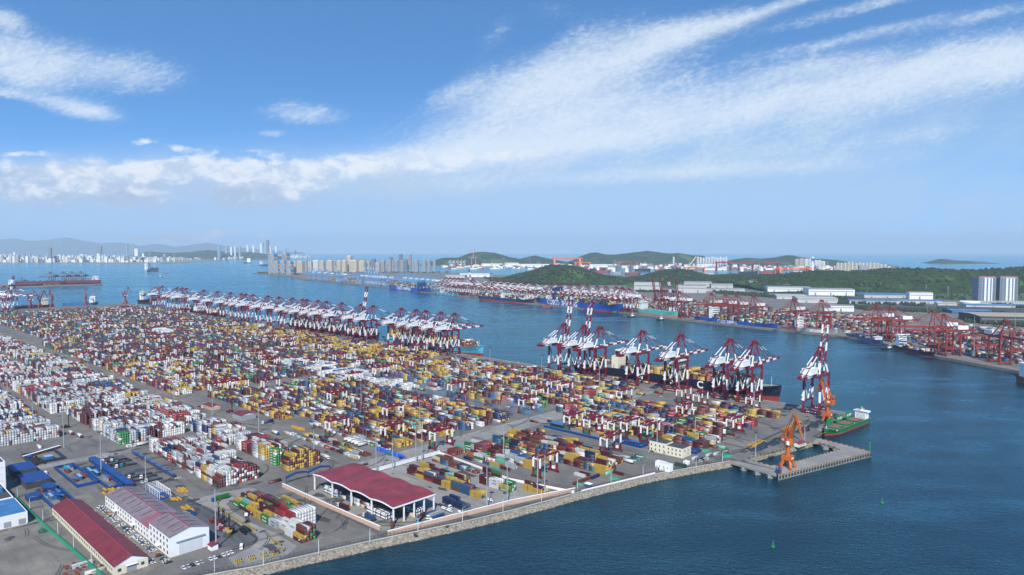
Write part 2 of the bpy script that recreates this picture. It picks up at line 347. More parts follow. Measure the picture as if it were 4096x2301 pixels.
near_land = [(2, 4), (-2790, 4), (-2790, -1150), (-270, -1150), (-205, -900), (-163, -772), (-151, -744), (-129, -667), (-106, -597), (-94, -551), (-79, -476), (-56, -386), (-23, -299), (-13, -279), (-4, -230), (6, -193), (12, -171), (11, -149), (3, -148)]
def uvpoly(pts, z0, z1, name, m, kind='structure'):
    b = MB(); b.prism([tuple(Wd(u, v).xy) for u, v in pts], z0, z1); o = b.build(name, m); return tag(o, kind=kind)
uvpoly(near_land, -2, QZ, 'quay_ground', APRON)
def sheet(pts, name, m, lvl=1, uv=False):
    b = MB(); P = [(Wd(*p) if uv else G(*p)) for p in pts]; P = [(p.x, p.y, QZ+.02*lvl) for p in P]
    a = sum(P[i][0]*P[(i+1) % len(P)][1]-P[(i+1) % len(P)][0]*P[i][1] for i in range(len(P)))
    b.poly(P if a > 0 else P[::-1]); return tag(b.build(name, m), kind='structure')
sheet([(590, 2000), (640, 1950), (760, 2004), (900, 2070), (1020, 2140), (1030, 2165), (1010, 2180), (850, 2192), (760, 2100)], 'asphalt_lot', ASPH)
sheet([(762, 2004), (880, 1968), (1000, 1950), (1028, 1958), (960, 1985), (905, 2015), (924, 2040), (1010, 2095), (1100, 2132), (1190, 2185), (1150, 2220), (1050, 2262), (945, 2268), (912, 2232), (1000, 2192), (1034, 2166), (1024, 2138), (900, 2068)], 'road', ROADM, 3)
sheet([(-262, -568), (-296, -568), (-296, -40), (-262, -40)], 'road', ROADM, 1, True)
sheet([(-256, -652), (-256, -500), (-86, -492), (-108, -560), (-139, -650)], 'road', ROADM, 2, True)
sheet([(-520, -720), (-506, -720), (-506, -840), (-520, -840)], 'road', ROADM, 1, True)
sheet([(-500, -749), (-500, -720), (-385, -720), (-385, -748)], 'asphalt_lot', ASPH, 1, True)
sheet([(-452, -829), (-215, -822), (-214, -1000), (-452, -1000)], 'worn_yard', BROWNG, 1, True)
sheet([(-395, -815), (-395, -780), (-205, -778), (-190, -815)], 'worn_yard', BROWNG, 2, True)
sheet([(-225, -324), (-225, -284), (-112, -284), (-112, -324)], 'asphalt_lot', BROWNG, 1, True)
# painted lane lines
lm = MB(); LNZ = [0]
def line(p, q, w=.35, m=0, lvl=5):
    p, q = Wd(*p), Wd(*q); d = (q-p).normalized(); n = Vector((-d.y, d.x, 0))*w/2
    LNZ[0] += .0005; lm.poly([(a.x, a.y, QZ+.02*lvl+LNZ[0]) for a in (p-n, q-n, q+n, p+n)], m)
for v in (-573, -592): line((-1900, v), (-320, v), .5, 1)
for u in (-264, -294): line((u, -480), (u, -60), .4)
for v in (-6, -28, -38, -44): line((-2400, v), (-5, v), .45, 1 if v == -44 else 0)
for v in (-326, -348): line((-255, v), (-40, v), .4)
for v in (-560, -516): line((-250, v), (-118, v), .4, 1)
for i in range(14): line((-300-i*4, -722), (-298-i*4, -722), .5)
for k in range(9): line((-268+k*.0, -787+k*.8), (-265, -787+k*.8), .4)
for k in range(9): line((-298+k*.0, -787+k*.8), (-295, -787+k*.8), .4)
for k in range(24): line((-300-k*90, -548), (-320-k*90, -548), .3, 1)
tag(lm.build('road_marking', [mat('road_white', (.62, .62, .60), .7, .25, .6), mat('road_yellow', (.55, .38, .05), .7, .25, .6)]), kind='structure')

# tyre tracks and oil stains on the paving
sm = MB(); rs_ = random.Random(31)
for i in range(130):
    u, v = rs_.choice([(rs_.uniform(-330, -170), rs_.uniform(-740, -660)), (rs_.uniform(-520, -380), rs_.uniform(-745, -705)), (rs_.uniform(-600, -260), rs_.uniform(-598, -570)), (rs_.uniform(-300, -258), rs_.uniform(-560, -60)), (rs_.uniform(-120, -20), rs_.uniform(-350, -30)), (rs_.uniform(-600, -20), rs_.uniform(-70, -36)), (rs_.uniform(-450, -220), rs_.uniform(-900, -830)), (rs_.uniform(-250, -130), rs_.uniform(-660, -640))])
    a = rs_.choice([0, 0, math.pi/2, math.pi/2, rs_.uniform(0, 3)]); k = rs_.uniform(-.03, .03); L_ = rs_.uniform(14, 60); n = 10
    for off in (0, 1.9):
        x, y, h = u-off*math.sin(a), v+off*math.cos(a), a; pr = None
        for j in range(n+1):
            w_ = .38*(1-abs(j/n-.5)*.8); p = [Wd(x-w_*math.sin(h), y+w_*math.cos(h)), Wd(x+w_*math.sin(h), y-w_*math.cos(h))]; p = [(q.x, q.y, QZ+.14+i*.0006+off*.0001) for q in p]
            if pr: sm.poly([pr[1], p[1], p[0], pr[0]])
            pr = p; x += math.cos(h)*L_/n; y += math.sin(h)*L_/n; h += k*L_/n
for i in range(150):
    u, v = rs_.choice([(rs_.uniform(-450, -220), rs_.uniform(-960, -832)), (rs_.uniform(-330, -170), rs_.uniform(-760, -650)), (rs_.uniform(-520, -300), rs_.uniform(-770, -700)), (rs_.uniform(-250, -100), rs_.uniform(-650, -500)), (rs_.uniform(-120, -10), rs_.uniform(-340, -20))]); r0_ = rs_.uniform(.8, 4.5); st_ = rs_.uniform(1, 2.6); a0 = rs_.choice([0, math.pi/2])
    pts = []
    for j in range(11): t_ = j*2*math.pi/11; q_ = r0_*rs_.uniform(.55, 1.2); x, y = q_*math.cos(t_)*st_, q_*math.sin(t_); w = Wd(u+x*math.cos(a0)-y*math.sin(a0), v+x*math.sin(a0)+y*math.cos(a0)); pts.append((w.x, w.y, QZ+.24+i*.0004))
    sm.poly(pts)
tag(sm.build('ground_stain', mat('oily_stain', (.062, .060, .058), .6, .4, .4)), kind='structure')
# rock revetment along the near shore
WETR = mat('wet_rock', (.055, .05, .042), .6, .5, .6, bump=1.0)
TAN = mat('shore_rock', (.235, .205, .165), .95, .65, .6, bump=1.0)
shore = [(-290, -1150), (-205, -900), (-163, -772), (-151, -744), (-129, -667), (-106, -597), (-94, -551), (-79, -476), (-56, -386), (-23, -299)]
def revetment(line_, off, name, m, step=1.6, rows=9, z0=4.6, z1=-.8):
    pts = []; 
    for a, b in zip(line_[:-1], line_[1:]):
        n = max(1, int(math.hypot(b[0]-a[0], b[1]-a[1])/step))
        for i in range(n): pts.append((a[0]+(b[0]-a[0])*i/n, a[1]+(b[1]-a[1])*i/n))
    pts.append(line_[-1]); b = MB(); k = rows
    for i, p in enumerate(pts):
        q = pts[min(i+1, len(pts)-1)]; r = pts[max(i-1, 0)]; d = Vector((q[0]-r[0], q[1]-r[1])).normalized(); nrm = (d.y*off, -d.x*off)
        for j in range(k):
            t = j/(k-1); jit = (rnd.random()-.5); wob = 1+.25*mnoise.noise(Vector((p[0]*.03, p[1]*.03, 1)))
            w = Wd(p[0]+nrm[0]*(t*5.6*wob+(jit*.6 if j else -.4)), p[1]+nrm[1]*(t*5.6*wob))
            b.v.append((w.x, w.y, z0+(z1-z0)*t**.85+((rnd.random()-.5)*1.1 if 0 < j else .3)))
    for i in range(len(pts)-1):
        for j in range(k-1): b.f.append((i*k+j, i*k+j+1, (i+1)*k+j+1, (i+1)*k+j)); b.m.append(1 if j >= k-3 else 0)
    o = b.build(name, [m, WETR]); return tag(o, kind='structure')
revetment(shore, 1, 'rocky_shore', TAN)
revetment([(-23, -299), (-13, -279), (-4, -230), (6, -193), (12, -171)], .45, 'rocky_shore', TAN)
# kerb wall on top of the revetment
kb = MB()
for a, b in zip(shore[:-1], shore[1:]): kb.beam(Wd(*a, QZ+.3), Wd(*b, QZ+.3), .5, .6)
tag(kb.build('shore_kerb', CONC), kind='structure')
# jetty round the basin
jm = MB()
def jp(pts, z0, z1): jm.prism([tuple(G(*p).xy) for p in pts], z0, z1)
jp([(3113, 1902), (3485, 1809), (3472, 1800), (3366, 1797), (3173, 1849), (3105, 1864)], -2, QZ)
jp([(2926, 1851), (3106, 1901), (3103, 1865), (3072, 1861), (3030, 1849), (2990, 1836)], 3.2, QZ-.01)
jp([(3268, 1751), (3473, 1803), (3364, 1797), (3350, 1793), (3274, 1771), (3243, 1770)], 3.2, QZ-.02)
for p in ((2975, 1861), (3030, 1877), (3080, 1890), (3320, 1765), (3400, 1785), (3345, 1793), (3300, 1779)):
    g = G(*p); jm.box(g.x-3, g.x+3, g.y-3, g.y+3, -2, 3.3)
tag(jm.build('jetty', ROADM), kind='structure')
# quay edge: coping with fenders
qe = MB()
for a, b in (((2.2, 4), (-2790, 4)),): qe.beam(Wd(a[0], 4.2, QZ+.15), Wd(b[0], 4.2, QZ+.15), .6, .5, 0)
for i in range(300): u = -4-i*9; w = Wd(u, 4.9, 2.6); qe.beam(Wd(u, 4.9, .6), Wd(u, 4.9, 4.4), 1.1, 1.1, 1)
p, q = G(3113, 1902), G(3485, 1809)
for i in range(34):
    w = p.lerp(q, (i+.5)/34); d = (q-p).normalized(); n = Vector((d.y, -d.x, 0))
    qe.beam(w+n*.5+Vector((0, 0, -3.4)), w+n*.5+Vector((0, 0, -.9)), 1.6, .9, 1)
    a = p.lerp(q, i/34); b = p.lerp(q, (i+.5)/34); qe.beam(a+Vector((0, 0, .2)), b+Vector((0, 0, .2)), .5, .4, 2); qe.beam(b+Vector((0, 0, .2)), p.lerp(q, (i+1)/34)+Vector((0, 0, .2)), .5, .4, 1)
for pl in ([(2994, 1835), (3030, 1849), (3074, 1861), (3105, 1864)], [(3173, 1849), (3366, 1797)], [(3268, 1752), (3470, 1803)], [(3400, 1657), (3270, 1751)], [(2994, 1833), (3090, 1809), (3197, 1780), (3243, 1769), (3274, 1771), (3350, 1793)]):
    for a, b in zip(pl[:-1], pl[1:]):
        a, b = G(*a), G(*b); n = max(2, int((b-a).length/3))
        for i in range(n): qe.beam(a.lerp(b, i/n)+Vector((0, 0, .2)), a.lerp(b, (i+1)/n)+Vector((0, 0, .2)), .5, .45, 2 if i % 2 else 1)
tag(qe.build('quay_edge', [CONC, DARK, YELLOW]), kind='structure')

# far land
def land(pts, z1, name, m, z0=-2):
    b = MB(); b.prism([tuple(G(*p).xy) for p in pts], z0, z1); return tag(b.build(name, m), kind='structure')
SCRUB = mat('scrub_ground', (.07, .10, .035), .9, .45, .02)
far_q = [(1010, 1093), (1160, 1105), (1207, 1117), (1374, 1135), (1557, 1152), (1708, 1170), (1911, 1190), (2116, 1214), (2461, 1246), (2724, 1278), (3080, 1315), (3342, 1341), (3517, 1369), (3748, 1425), (4026, 1475)]
land(far_q+[(4300, 1530), (5200, 1500), (5200, 1090), (4000, 1082), (3300, 1098), (2900, 1105), (2300, 1105), (1960, 1100), (1830, 1092), (1600, 1087), (1300, 1087), (1060, 1087)], QZ, 'far_port_ground', FARG)
land([(1650, 1062), (1800, 1067), (2250, 1071), (2700, 1080), (3100, 1083), (3560, 1079), (3600, 1062), (3450, 1050), (2900, 1046), (2300, 1046), (1720, 1048)], QZ, 'shipyard_ground', FARG)
land([(-300, 1054), (100, 1052), (500, 1056), (640, 1056), (740, 1050), (860, 1041), (1000, 1037), (1210, 1031), (1240, 1025), (900, 1020), (300, 1021), (-300, 1022)], QZ, 'city_ground', mat('city_ground_mix', (.20, .21, .18), .9, .4, .004))
land([(30, 1147), (170, 1146), (412, 1138), (400, 1132), (250, 1133), (40, 1138), (-200, 1142), (-200, 1150)], QZ, 'breakwater_ground', FARG)

def hill_mat(name, c1, c2, rock, sc):
    m = bpy.data.materials.new(name); m.use_nodes = True; nt = m.node_tree; N, L = nt.nodes, nt.links; p = N['Principled BSDF']; p.inputs['Roughness'].default_value = .95
    p.inputs['Specular IOR Level'].default_value = .1
    g = N.new('ShaderNodeNewGeometry')
    def nz(scale, det, r=.65):
        n = N.new('ShaderNodeTexNoise'); n.inputs['Scale'].default_value = scale; n.inputs['Detail'].default_value = det; n.inputs['Roughness'].default_value = r; L.new(g.outputs['Position'], n.inputs['Vector']); return n.outputs['Fac']
    def mr(x, a, b, c=0, d=1):
        n = N.new('ShaderNodeMapRange'); L.new(x, n.inputs[0]); n.inputs[1].default_value = a; n.inputs[2].default_value = b; n.inputs[3].default_value = c; n.inputs[4].default_value = d; return n.outputs[0]
    def mix(f, a, b):
        mx = N.new('ShaderNodeMix'); mx.data_type = 'RGBA'; L.new(f, mx.inputs['Factor']); q = [i for i in mx.inputs if i.type == 'RGBA']
        for s, v in zip(q, (a, b)):
            if isinstance(v, tuple): s.default_value = v+(1,)
            else: L.new(v, s)
        return [i for i in mx.outputs if i.type == 'RGBA'][0]
    fine = nz(.05*sc, 8); c = mix(mr(fine, .35, .68), c1, c2)
    c = mix(mr(nz(.006*sc, 7), .54, .64, 0, .9), c, tuple(x*1.8 for x in c2))
    c = mix(mr(nz(.010*sc, 8, .7), .635, .67), c, rock)
    bp = N.new('ShaderNodeBump'); bp.inputs['Strength'].default_value = 1; bp.inputs['Distance'].default_value = 8/sc; L.new(fine, bp.inputs['Height']); L.new(bp.outputs[0], p.inputs['Normal'])
    L.new(c, p.inputs['Base Color']); return m
HILLM = hill_mat('wooded_hill', (.008, .022, .007), (.038, .068, .017), (.22, .16, .105), 1.0)
HILLF = hill_mat('far_wooded_hill', (.014, .030, .016), (.035, .060, .025), (.28, .22, .17), .5)
def interp(pts, step):
    out = []
    for a, b in zip(pts[:-1], pts[1:]):
        n = max(1, int((b[0]-a[0])/step))
        for i in range(n): out.append((a[0]+(b[0]-a[0])*i/n, a[1]+(b[1]-a[1])*i/n))
    return out+[pts[-1]]
def hill(name, ridge, D, df, db, m, step=5, rows=40, zb=QZ-1, rough=.30):
    pts = interp(ridge, step); b = MB(); k = rows
    for i, (px, py) in enumerate(pts):
        x = atD(px, D); h = max(0, top_z(px, py, D)-zb)
        for j in range(k):
            t = -1+2*j/(k-1); pr = math.cos(t*math.pi/2)**1.3; d = D+t*(df if t < 0 else db)
            nn = mnoise.fractal(Vector((x/df*2.5, d/df*2.5, D)), 1.0, 2.0, 5)
            b.v.append((x+nn*df*.10*(1-pr), d, zb+h*pr+h*rough*nn*min(1, 2.2*(1-pr)+.12)*min(1, pr*3)))
    for i in range(len(pts)-1):
        for j in range(k-1): b.f.append((i*k+j, (i+1)*k+j, (i+1)*k+j+1, i*k+j+1)); b.m.append(0)
    o = b.build(name, m)
    for f in o.data.polygons: f.use_smooth = True
    HILLS.append((o, m, k)); return tag(o, kind='structure')
HILLS = []
hill('hills', [(1960, 1128), (2010, 1118), (2060, 1101), (2130, 1086), (2170, 1071), (2205, 1063), (2235, 1061), (2270, 1064), (2300, 1067), (2345, 1080), (2380, 1094), (2420, 1104), (2480, 1111), (2520, 1118), (2550, 1126)], 4750, 450, 500, HILLM, 3)
hill('hills', [(2440, 1126), (2490, 1119), (2540, 1112), (2580, 1105), (2620, 1095), (2660, 1084), (2700, 1078), (2730, 1080), (2780, 1090), (2830, 1103), (2900, 1103), (2980, 1098), (3060, 1101), (3110, 1113), (3150, 1126)], 4800, 430, 500, HILLM, 4)
hill('hills', [(2950, 1138), (3020, 1126), (3072, 1115), (3110, 1109), (3170, 1098), (3230, 1092), (3300, 1087), (3400, 1086), (3500, 1085), (3560, 1080), (3650, 1076), (3750, 1077), (3830, 1081), (3900, 1084), (3980, 1082), (4050, 1078), (4110, 1071), (4300, 1060), (4600, 1075)], 4050, 620, 900, HILLM, 4, 56)
hill('hills', [(1720, 1047), (1770, 1032), (1830, 1031), (1880, 1013), (1930, 1007), (1980, 1012), (2040, 1029), (2080, 1036), (2140, 1022), (2200, 1036), (2260, 1047)], 11200, 900, 900, HILLF, 5)
hill('hills', [(2280, 1047), (2330, 1022), (2360, 1012), (2385, 1010), (2425, 1019), (2460, 1019), (2540, 1010), (2590, 1005), (2640, 1011), (2680, 1014), (2710, 1012), (2760, 1022), (2800, 1022), (2850, 1044)], 11400, 900, 900, HILLF, 5)
hill('hills', [(2900, 1047), (2990, 1032), (3050, 1035), (3110, 1030), (3150, 1021), (3200, 1030), (3260, 1036), (3290, 1035), (3340, 1041), (3400, 1052)], 11000, 800, 900, HILLF, 5)
hill('island', [(3718, 1052), (3735, 1044), (3760, 1036), (3785, 1037), (3800, 1041), (3870, 1044), (3920, 1047), (3960, 1052)], 12300, 350, 350, HILLF, 4, zb=-1)
hill('hills', [(500, 1030), (560, 1015), (600, 1006), (650, 1011), (700, 1012), (770, 1008), (830, 1000), (880, 1004), (920, 1014), (960, 1030)], 18500, 700, 800, HILLF, 6)
hill('hills', [(860, 1030), (930, 1012), (1000, 1008), (1060, 1016), (1120, 1027)], 19000, 700, 800, HILLF, 6)
hill('mountains', [(-500, 990), (-200, 966), (0, 958), (60, 954), (120, 966), (200, 960), (270, 950), (330, 962), (400, 974), (480, 970), (560, 984), (640, 975), (700, 988), (760, 982), (830, 971), (900, 984), (990, 994), (1100, 1003), (1200, 1010)], 52000, 2000, 2000, HILLF, 10)

rt_ = random.Random(12); tb = MB()
for o, m, k in HILLS:
    if m is not HILLM: continue
    vs = [v.co for v in o.data.vertices if v.co.z > QZ+4]
    for _ in range(2600):
        p = rt_.choice(vs)+Vector((rt_.uniform(-9, 9), rt_.uniform(-16, 16), -2)); h = rt_.uniform(6, 13); w = h*rt_.uniform(.5, .9); q0 = len(tb.v)
        for z, s_ in ((0, .8), (.55, 1.0), (1.0, .25)):
            for q in range(6): a = q*math.pi/3+z*2; kk = w*s_*rt_.uniform(.65, 1.3); tb.v.append((p.x+kk*math.cos(a), p.y+kk*math.sin(a), p.z+h*(z+rt_.uniform(-.08, .08))))
        for a in range(2):
            for q in range(6): tb.f.append((q0+a*6+q, q0+a*6+(q+1) % 6, q0+a*6+6+(q+1) % 6, q0+a*6+6+q)); tb.m.append(0)
        tb.f.append(tuple(q0+12+q for q in range(6))); tb.m.append(0)
tag(tb.build('hill_trees', mat('hill_foliage', (.024, .044, .014), .95, .65, .012)), 'trees covering the nearer green hills', kind='stuff')
# ------------------------------------------------------------------ haze
hz = MB(); hz.box(-42500, 42500, -1600, 57000, -3.5, 1260)
hm = bpy.data.materials.new('haze_air'); hm.use_nodes = True; nt = hm.node_tree; nt.nodes.clear()
ho = nt.nodes.new('ShaderNodeOutputMaterial'); pv = nt.nodes.new('ShaderNodeVolumePrincipled'); nt.links.new(pv.outputs[0], ho.inputs['Volume'])
pv.inputs['Color'].default_value = (.60, .77, .92, 1); pv.inputs['Density'].default_value = .000030; pv.inputs['Anisotropy'].default_value = 0.0
tag(hz.build('haze', hm), kind='stuff')
# ------------------------------------------------------------------ ship-to-shore quay cranes
def make_sts(name, label, cat, group, paint, light, boom_up, full=True, loc=(0, 0, 0), house=None):
    """local x along the quay, y towards the water; legs at y=-16 (land) and +16 (water)"""
    MT = [paint, light, house or WHITE, DARK, YELLOW]
    t = thing(name, label, cat, loc, ROT, group)
    hw = 10.5; top = 50.0
    for sx in (-1, 1):
        for y in (-16, 16):
            b = MB(); x = sx*hw
            b.banded((x, y, 1.5), (x, y, top), 2.2, 2.4, [(.30, 0), (.60, 1), (1.0, 0)]); b.box(x-1.6, x+1.6, y-1.3, y+1.3, 0, 1.6, 3)
            b.build('leg', MT, t)
    for y in (-16, 16):
        b = MB(); b.beam((-hw-2.5, y, 2.6), (hw+2.5, y, 2.6), 2.2, 2.2, 0); b.beam((-hw, y, 4.8), (hw, y, 4.8), 1.2, 1.2, 0)
        if full:
            for i in range(6): b.box(-6+i*2.2, -4.8+i*2.2, y-1.2, y-1.12, 2.2, 3.2, 1)
        b.build('sill_beam', MT, t)
    for sx in (-1, 1):
        x = sx*hw; b = MB(); b.beam((x, -16, 15.5), (x, 16, 15.5), 1.5, 2.4, 0); b.build('portal_beam', MT, t)
        b = MB()
        for y in (-16, 16):
            b.banded((x, y*.96, top-3), (x, y*.06, 16.5), 1.05, 1.05, [(.46, 0), (1, 1)])
        b.build('brace', MT, t)
        b = MB(); b.beam((x, -17, top+1.5), (x, 18, top+1.5), 1.6, 3.2, 0); b.build('upper_beam', MT, t)
    for y in (-16, 16): b = MB(); b.beam((-hw, y, top-.5), (hw, y, top-.5), 1.6, 2.7, 0); b.build('cross_beam', MT, t)
    b = MB()                                                                 # fixed girder behind
    for sx in (-1, 1):
        x = sx*3.6; b.banded((x, -56, top+2.4), (x, 18, top+2.4), 1.4, 3.0, [(.16, 0), (.40, 1), (.62, 0), (.80, 1), (1, 0)])
    for y in (-55, -40, -25, -8, 8): b.beam((-3.6, y, top+2.4), (3.6, y, top+2.4), .7, .8, 0)
    b.box(-5.5, 5.5, -57, -47, top+.6, top+1.2, 0); b.box(-5.6, -5.2, -57, -20, top+4, top+4.3, 0); b.box(5.2, 5.6, -57, -20, top+4, top+4.3, 0)
    b.build('girder', MT, t)
    b = MB(); b.box(-6.2, 6.2, -36, -13.5, top+4.2, top+11.6, 2); b.box(-6.6, 6.6, -36.4, -13.1, top+11.6, top+12.0, 2)
    for i in range(3): b.box(-6.26, -6.2, -33+i*7, -31.4+i*7, top+7, top+8.6, 3)
    b.box(-2, 2, -33, -27, top+12, top+12.6, 3)
    if full: b.box(-6.2, -2.8, -40.5, -37.5, top+6, top+9, 2)
    b.build('machinery_house', MT, t)
    az = 84.0; ap = (0, 13.5, az)
    b = MB()
    for sx in (-1, 1):
        b.banded((sx*hw*.86, 16, top+3), (sx*2.4, 14.0, az), 1.35, 1.35, [(.34, 1), (1, 0)])
        b.banded((sx*hw*.78, -13, top+3), (sx*2.2, 13.0, az), 1.25, 1.25, [(.42, 1), (1, 0)])
    b.box(-4.6, 4.6, 11, 16.5, az-.4, az+.9, 0); b.box(-3.4, 3.4, 11.6, 16, az+.9, az+2.6, 0); b.beam((-4.5, 15.2, 68), (4.5, 15.2, 68), .8, .8, 0)
    b.build('apex_frame', MT, t)
    b = MB(); hinge = Vector((0, 18, top+2.4)); L = 76.0; ang = R(79 if boom_up else 0.6)
    def bp(x, s, dz=0): return Vector((x, hinge.y+s*math.cos(ang)-dz*math.sin(ang), hinge.z+s*math.sin(ang)+dz*math.cos(ang)))
    for sx in (-1, 1):
        b.banded(bp(sx*3.6, 0), bp(sx*3.6, L), 1.3, 2.9, [(.17, 1), (.37, 0), (.52, 1), (.68, 0), (.84, 1), (1, 0)])
    for i in range(9): s = 2+i*(L-4)/8; b.beam(bp(-3.6, s), bp(3.6, s), .6, .8, 0)
    if boom_up:
        for i in range(8): s = 2+i*(L-4)/8; b.beam(bp(-3.6, s), bp(3.6, s+(L-4)/8), .35, .35, 1)
    b.beam(bp(-5, L-1), bp(5, L-1), 3.0, 1.2, 0); b.beam(bp(-4.6, L-18, 2), bp(-4.6, L, 2), .25, .25, 0); b.beam(bp(4.6, L-18, 2), bp(4.6, L, 2), .25, .25, 0)
    b.build('boom', MT, t)
    if not boom_up:
        for sx in (-1, 1):
            b = MB(); b.banded((sx*2.4, 16, az), bp(sx*3.6, L*.80, 1.4), .75, .75, [(.25, 0), (.52, 1), (1, 0)])
            b.banded((sx*2.4, 16, az), bp(sx*3.6, L*.36, 1.4), .45, .45, [(.6, 0), (1, 0)]); b.build('forestay', MT, t)
    else:
        b = MB(); b.beam((0, 16, az), bp(0, L*.5), .45, .45, 0); b.build('forestay', MT, t)
    for sx in (-1, 1):
        b = MB(); b.banded((sx*2.2, 12, az), (sx*3.6, -52, top+4), .85, .85, [(.30, 0), (.62, 1), (1, 0)]); b.build('backstay', MT, t)
    if full:
        b = MB(); x = -hw-1.7
        for i in range(9):
            z0 = 15+i*2.6; y0 = -17.6 if i % 2 else -14.4; y1 = -14.4 if i % 2 else -17.6
            b.beam((x, y0, z0), (x, y1, z0+2.6), .9, .22, 1); b.box(x-.7, x+.7, y1-.8, y1+.8, z0+2.5, z0+2.75, 1)
        b.build('stair', MT, t)
        b = MB(); b.box(-1.6, 1.6, -6, -3, top-3.2, top+.4, 2); b.box(-3, 3, -10, -3, top+.4, top+1, 0); b.build('trolley_cab', MT, t)
    return t
ST = 'ship-to-shore cranes on the near quay'
cu = []                                   # (u, boom up)
for u, up in ((-482, 1), (-437, 1), (-403, 0), (-318, 0), (-248, 0), (-167, 0), (-130, 0), (-38, 1)): cu.append((u, up))
for x, y, up in ((43, 1010, 0), (128, 1030, 0), (268, 1050, 0), (348, 1068, 0), (408, 1074, 0), (523, 1090, 0), (593, 1105, 0), (733, 1130, 0), (923, 1160, 1), (1037, 1180, 0),
                 (1343, 1222, 0), (1512, 1242, 0), (1572, 1262, 0), (1727, 1285, 0), (1868, 1306, 0)):
    cu.append((UV(1024+x/2.5156, 900+y/2.5156)[0]+10.5, up))
for x, y in ((1670, 840), (1732, 868), (1785, 876), (1835, 882), (1968, 912), (2148, 930), (2258, 952), (2370, 968), (2420, 975), (2510, 984)):
    cu.append((UV(x/2.5156, 900+y/2.5156)[0]+10.5, 0))
cu.sort()
keep = []
for u, up in cu:
    if keep and u-keep[-1][0] < 23: u = keep[-1][0]+23
    keep.append((u, up))
proto = {}
for up in (0, 1):
    proto[up] = make_sts('quay_crane', 'x', 'quay crane', ST, MAROON, WHITE, bool(up))
used = set(); n = len(keep)
for i, (u, up) in enumerate(keep):
    far = 'at the quay far end' if u < -1650 else 'above the dark middle hulls' if u < -1040 else 'over the pale blue ship' if u < -700 else 'beside the black ship' if u < -60 else 'alone by the quay corner'
    k = sum(1 for uu, _ in keep if uu <= u)
    lab = 'maroon and white quay crane, boom %s, %s from left, %s' % ('raised' if up else 'lowered', ORD(k), far)
    if up not in used:
        o = proto[up]; used.add(up); o.location = Wd(u, -17); o['label'] = lab
    else: o = dup(proto[up], Wd(u, -17), ROT, lab)

# ------------------------------------------------------------------ rubber-tyred gantry cranes of the container yard
def make_rtg(name, label, loc, group):
    MT = [MAROON, WHITE, GREEN, DARK, YELLOW]; t = thing(name, label, 'yard crane', loc, ROT, group); sp = 12.6; hx = 4.2; H = 19.5
    for y in (-sp, sp):
        for x in (-hx, hx):
            b = MB(); b.banded((x, y, 1.4), (x, y, H), 1.3, 1.45, [(.47, 0), (1, 1)]); b.build('leg', MT, t)
        b = MB(); b.beam((-6.4, y, 1.7), (6.4, y, 1.7), 1.3, 1.4, 0); b.build('sill_beam', MT, t); b = MB(); b.beam((-hx, y, H-1.5), (hx, y, H-1.5), .7, .8, 1 if y < 0 else 0); b.build('tie_beam', MT, t)
        b = MB(); b.beam((-hx, y, 4.5), (hx, y, 9.5), .35, .35, 0); b.build('brace', MT, t)
        for x in (-5.2, 5.2):
            b = MB(); b.tube((x-.9, y-.5, .8), (x-.9, y+.5, .8), .8, n=10); b.tube((x+.9, y-.5, .8), (x+.9, y+.5, .8), .8, n=10); b.build('wheel', DARK, t)
    for x in (-hx, hx):
        b = MB(); b.beam((x, -sp-1.6, H+.9), (x, sp+1.6, H+.9), 1.1, 2.0, 0)
        for k in (-7, 2): b.box(x-.6, x+.6, k, k+3.2, H+.35, H+1.4, 1) if x < 0 else None
        b.build('girder', MT, t)
    b = MB(); b.box(-4.6, 4.6, -6, -1.5, H+1.9, H+2.5, 0); b.box(-2.6, 2.2, -5.4, -2, H+2.5, H+4.6, 0); b.box(-1, .8, -5, -3, H+4.6, H+5.4, 3); b.build('trolley', MT, t)
    b = MB(); b.box(-2.2, 1.8, -1.4+(-sp), 1.2-sp, 3.0, 6.2, 2); b.build('generator_box', MT, t)
    b = MB(); b.box(-1.6, 1.2, sp-1, sp+1, 3, 5.6, 1); b.build('electrical_box', MT, t)
    b = MB(); b.box(-2.2, -.6, -4.6, -3.0, H-2.6, H-.2, 1); b.build('cab', MT, t)
    b = MB(); b.box(-6, 6, -5, -2.6, 13.6, 14.3, 4); b.beam((-2, -3.8, 14.2), (-2, -3.8, H), .15); b.beam((2, -3.8, 14.2), (2, -3.8, H), .15); b.build('spreader', MT, t)
    return t
RG = 'rubber-tyred gantry cranes straddling the container rows'
rtg_px = [(1523, 1776), (1310, 1750), (1752, 1806), (1395, 1570+20), (2340-8, 1905-0), (2150, 1912)]
RTGS = []   # (u, v centre)
for (px, py) in ((1305, 1751), (1526, 1773), (1722, 1796), (1534, 1691), (1312, 1627), (1047, 1574), (1059, 1474), (1493, 1518), (1793, 1588), (1528, 1506), (1429, 1482), (1334, 1459),
                 (2078, 1654), (2091, 1554), (2259, 1725), (2338, 1741), (2435, 1754), (2567, 1768), (2405, 1821), (2130, 1612), (2191, 1575), (2232, 1588), (2469, 1617), (2909, 1740), (2709, 1682), (2709, 1612), (2776, 1632),
                 (2986, 1645), (669, 1468), (601, 1488), (875, 1571), (887, 1463), (1047, 1482), (699, 1435), (862, 1439), (325, 1452), (2137, 1908), (2486, 1752)):
    u, v = UV(px, py); RTGS.append((u+3.0, v+12.6))
BANDS = [-537-31*0, -506, -475, -444, -413, -382, -351, -320, -290, -259, -228, -197, -166, -135, -104, -73]
rr = random.Random(5)
for k in range(58):
    u = -620-rr.random()*1750; b = rr.choice(BANDS)
    if all(abs(u-a)+abs(b+12.6-c) > 24 for a, c in RTGS): RTGS.append((u, b+12.6))
RTGS.sort(key=lambda p: Wd(*p).length)
r0 = make_rtg('yard_crane', 'x', (0, 0, 0), RG)
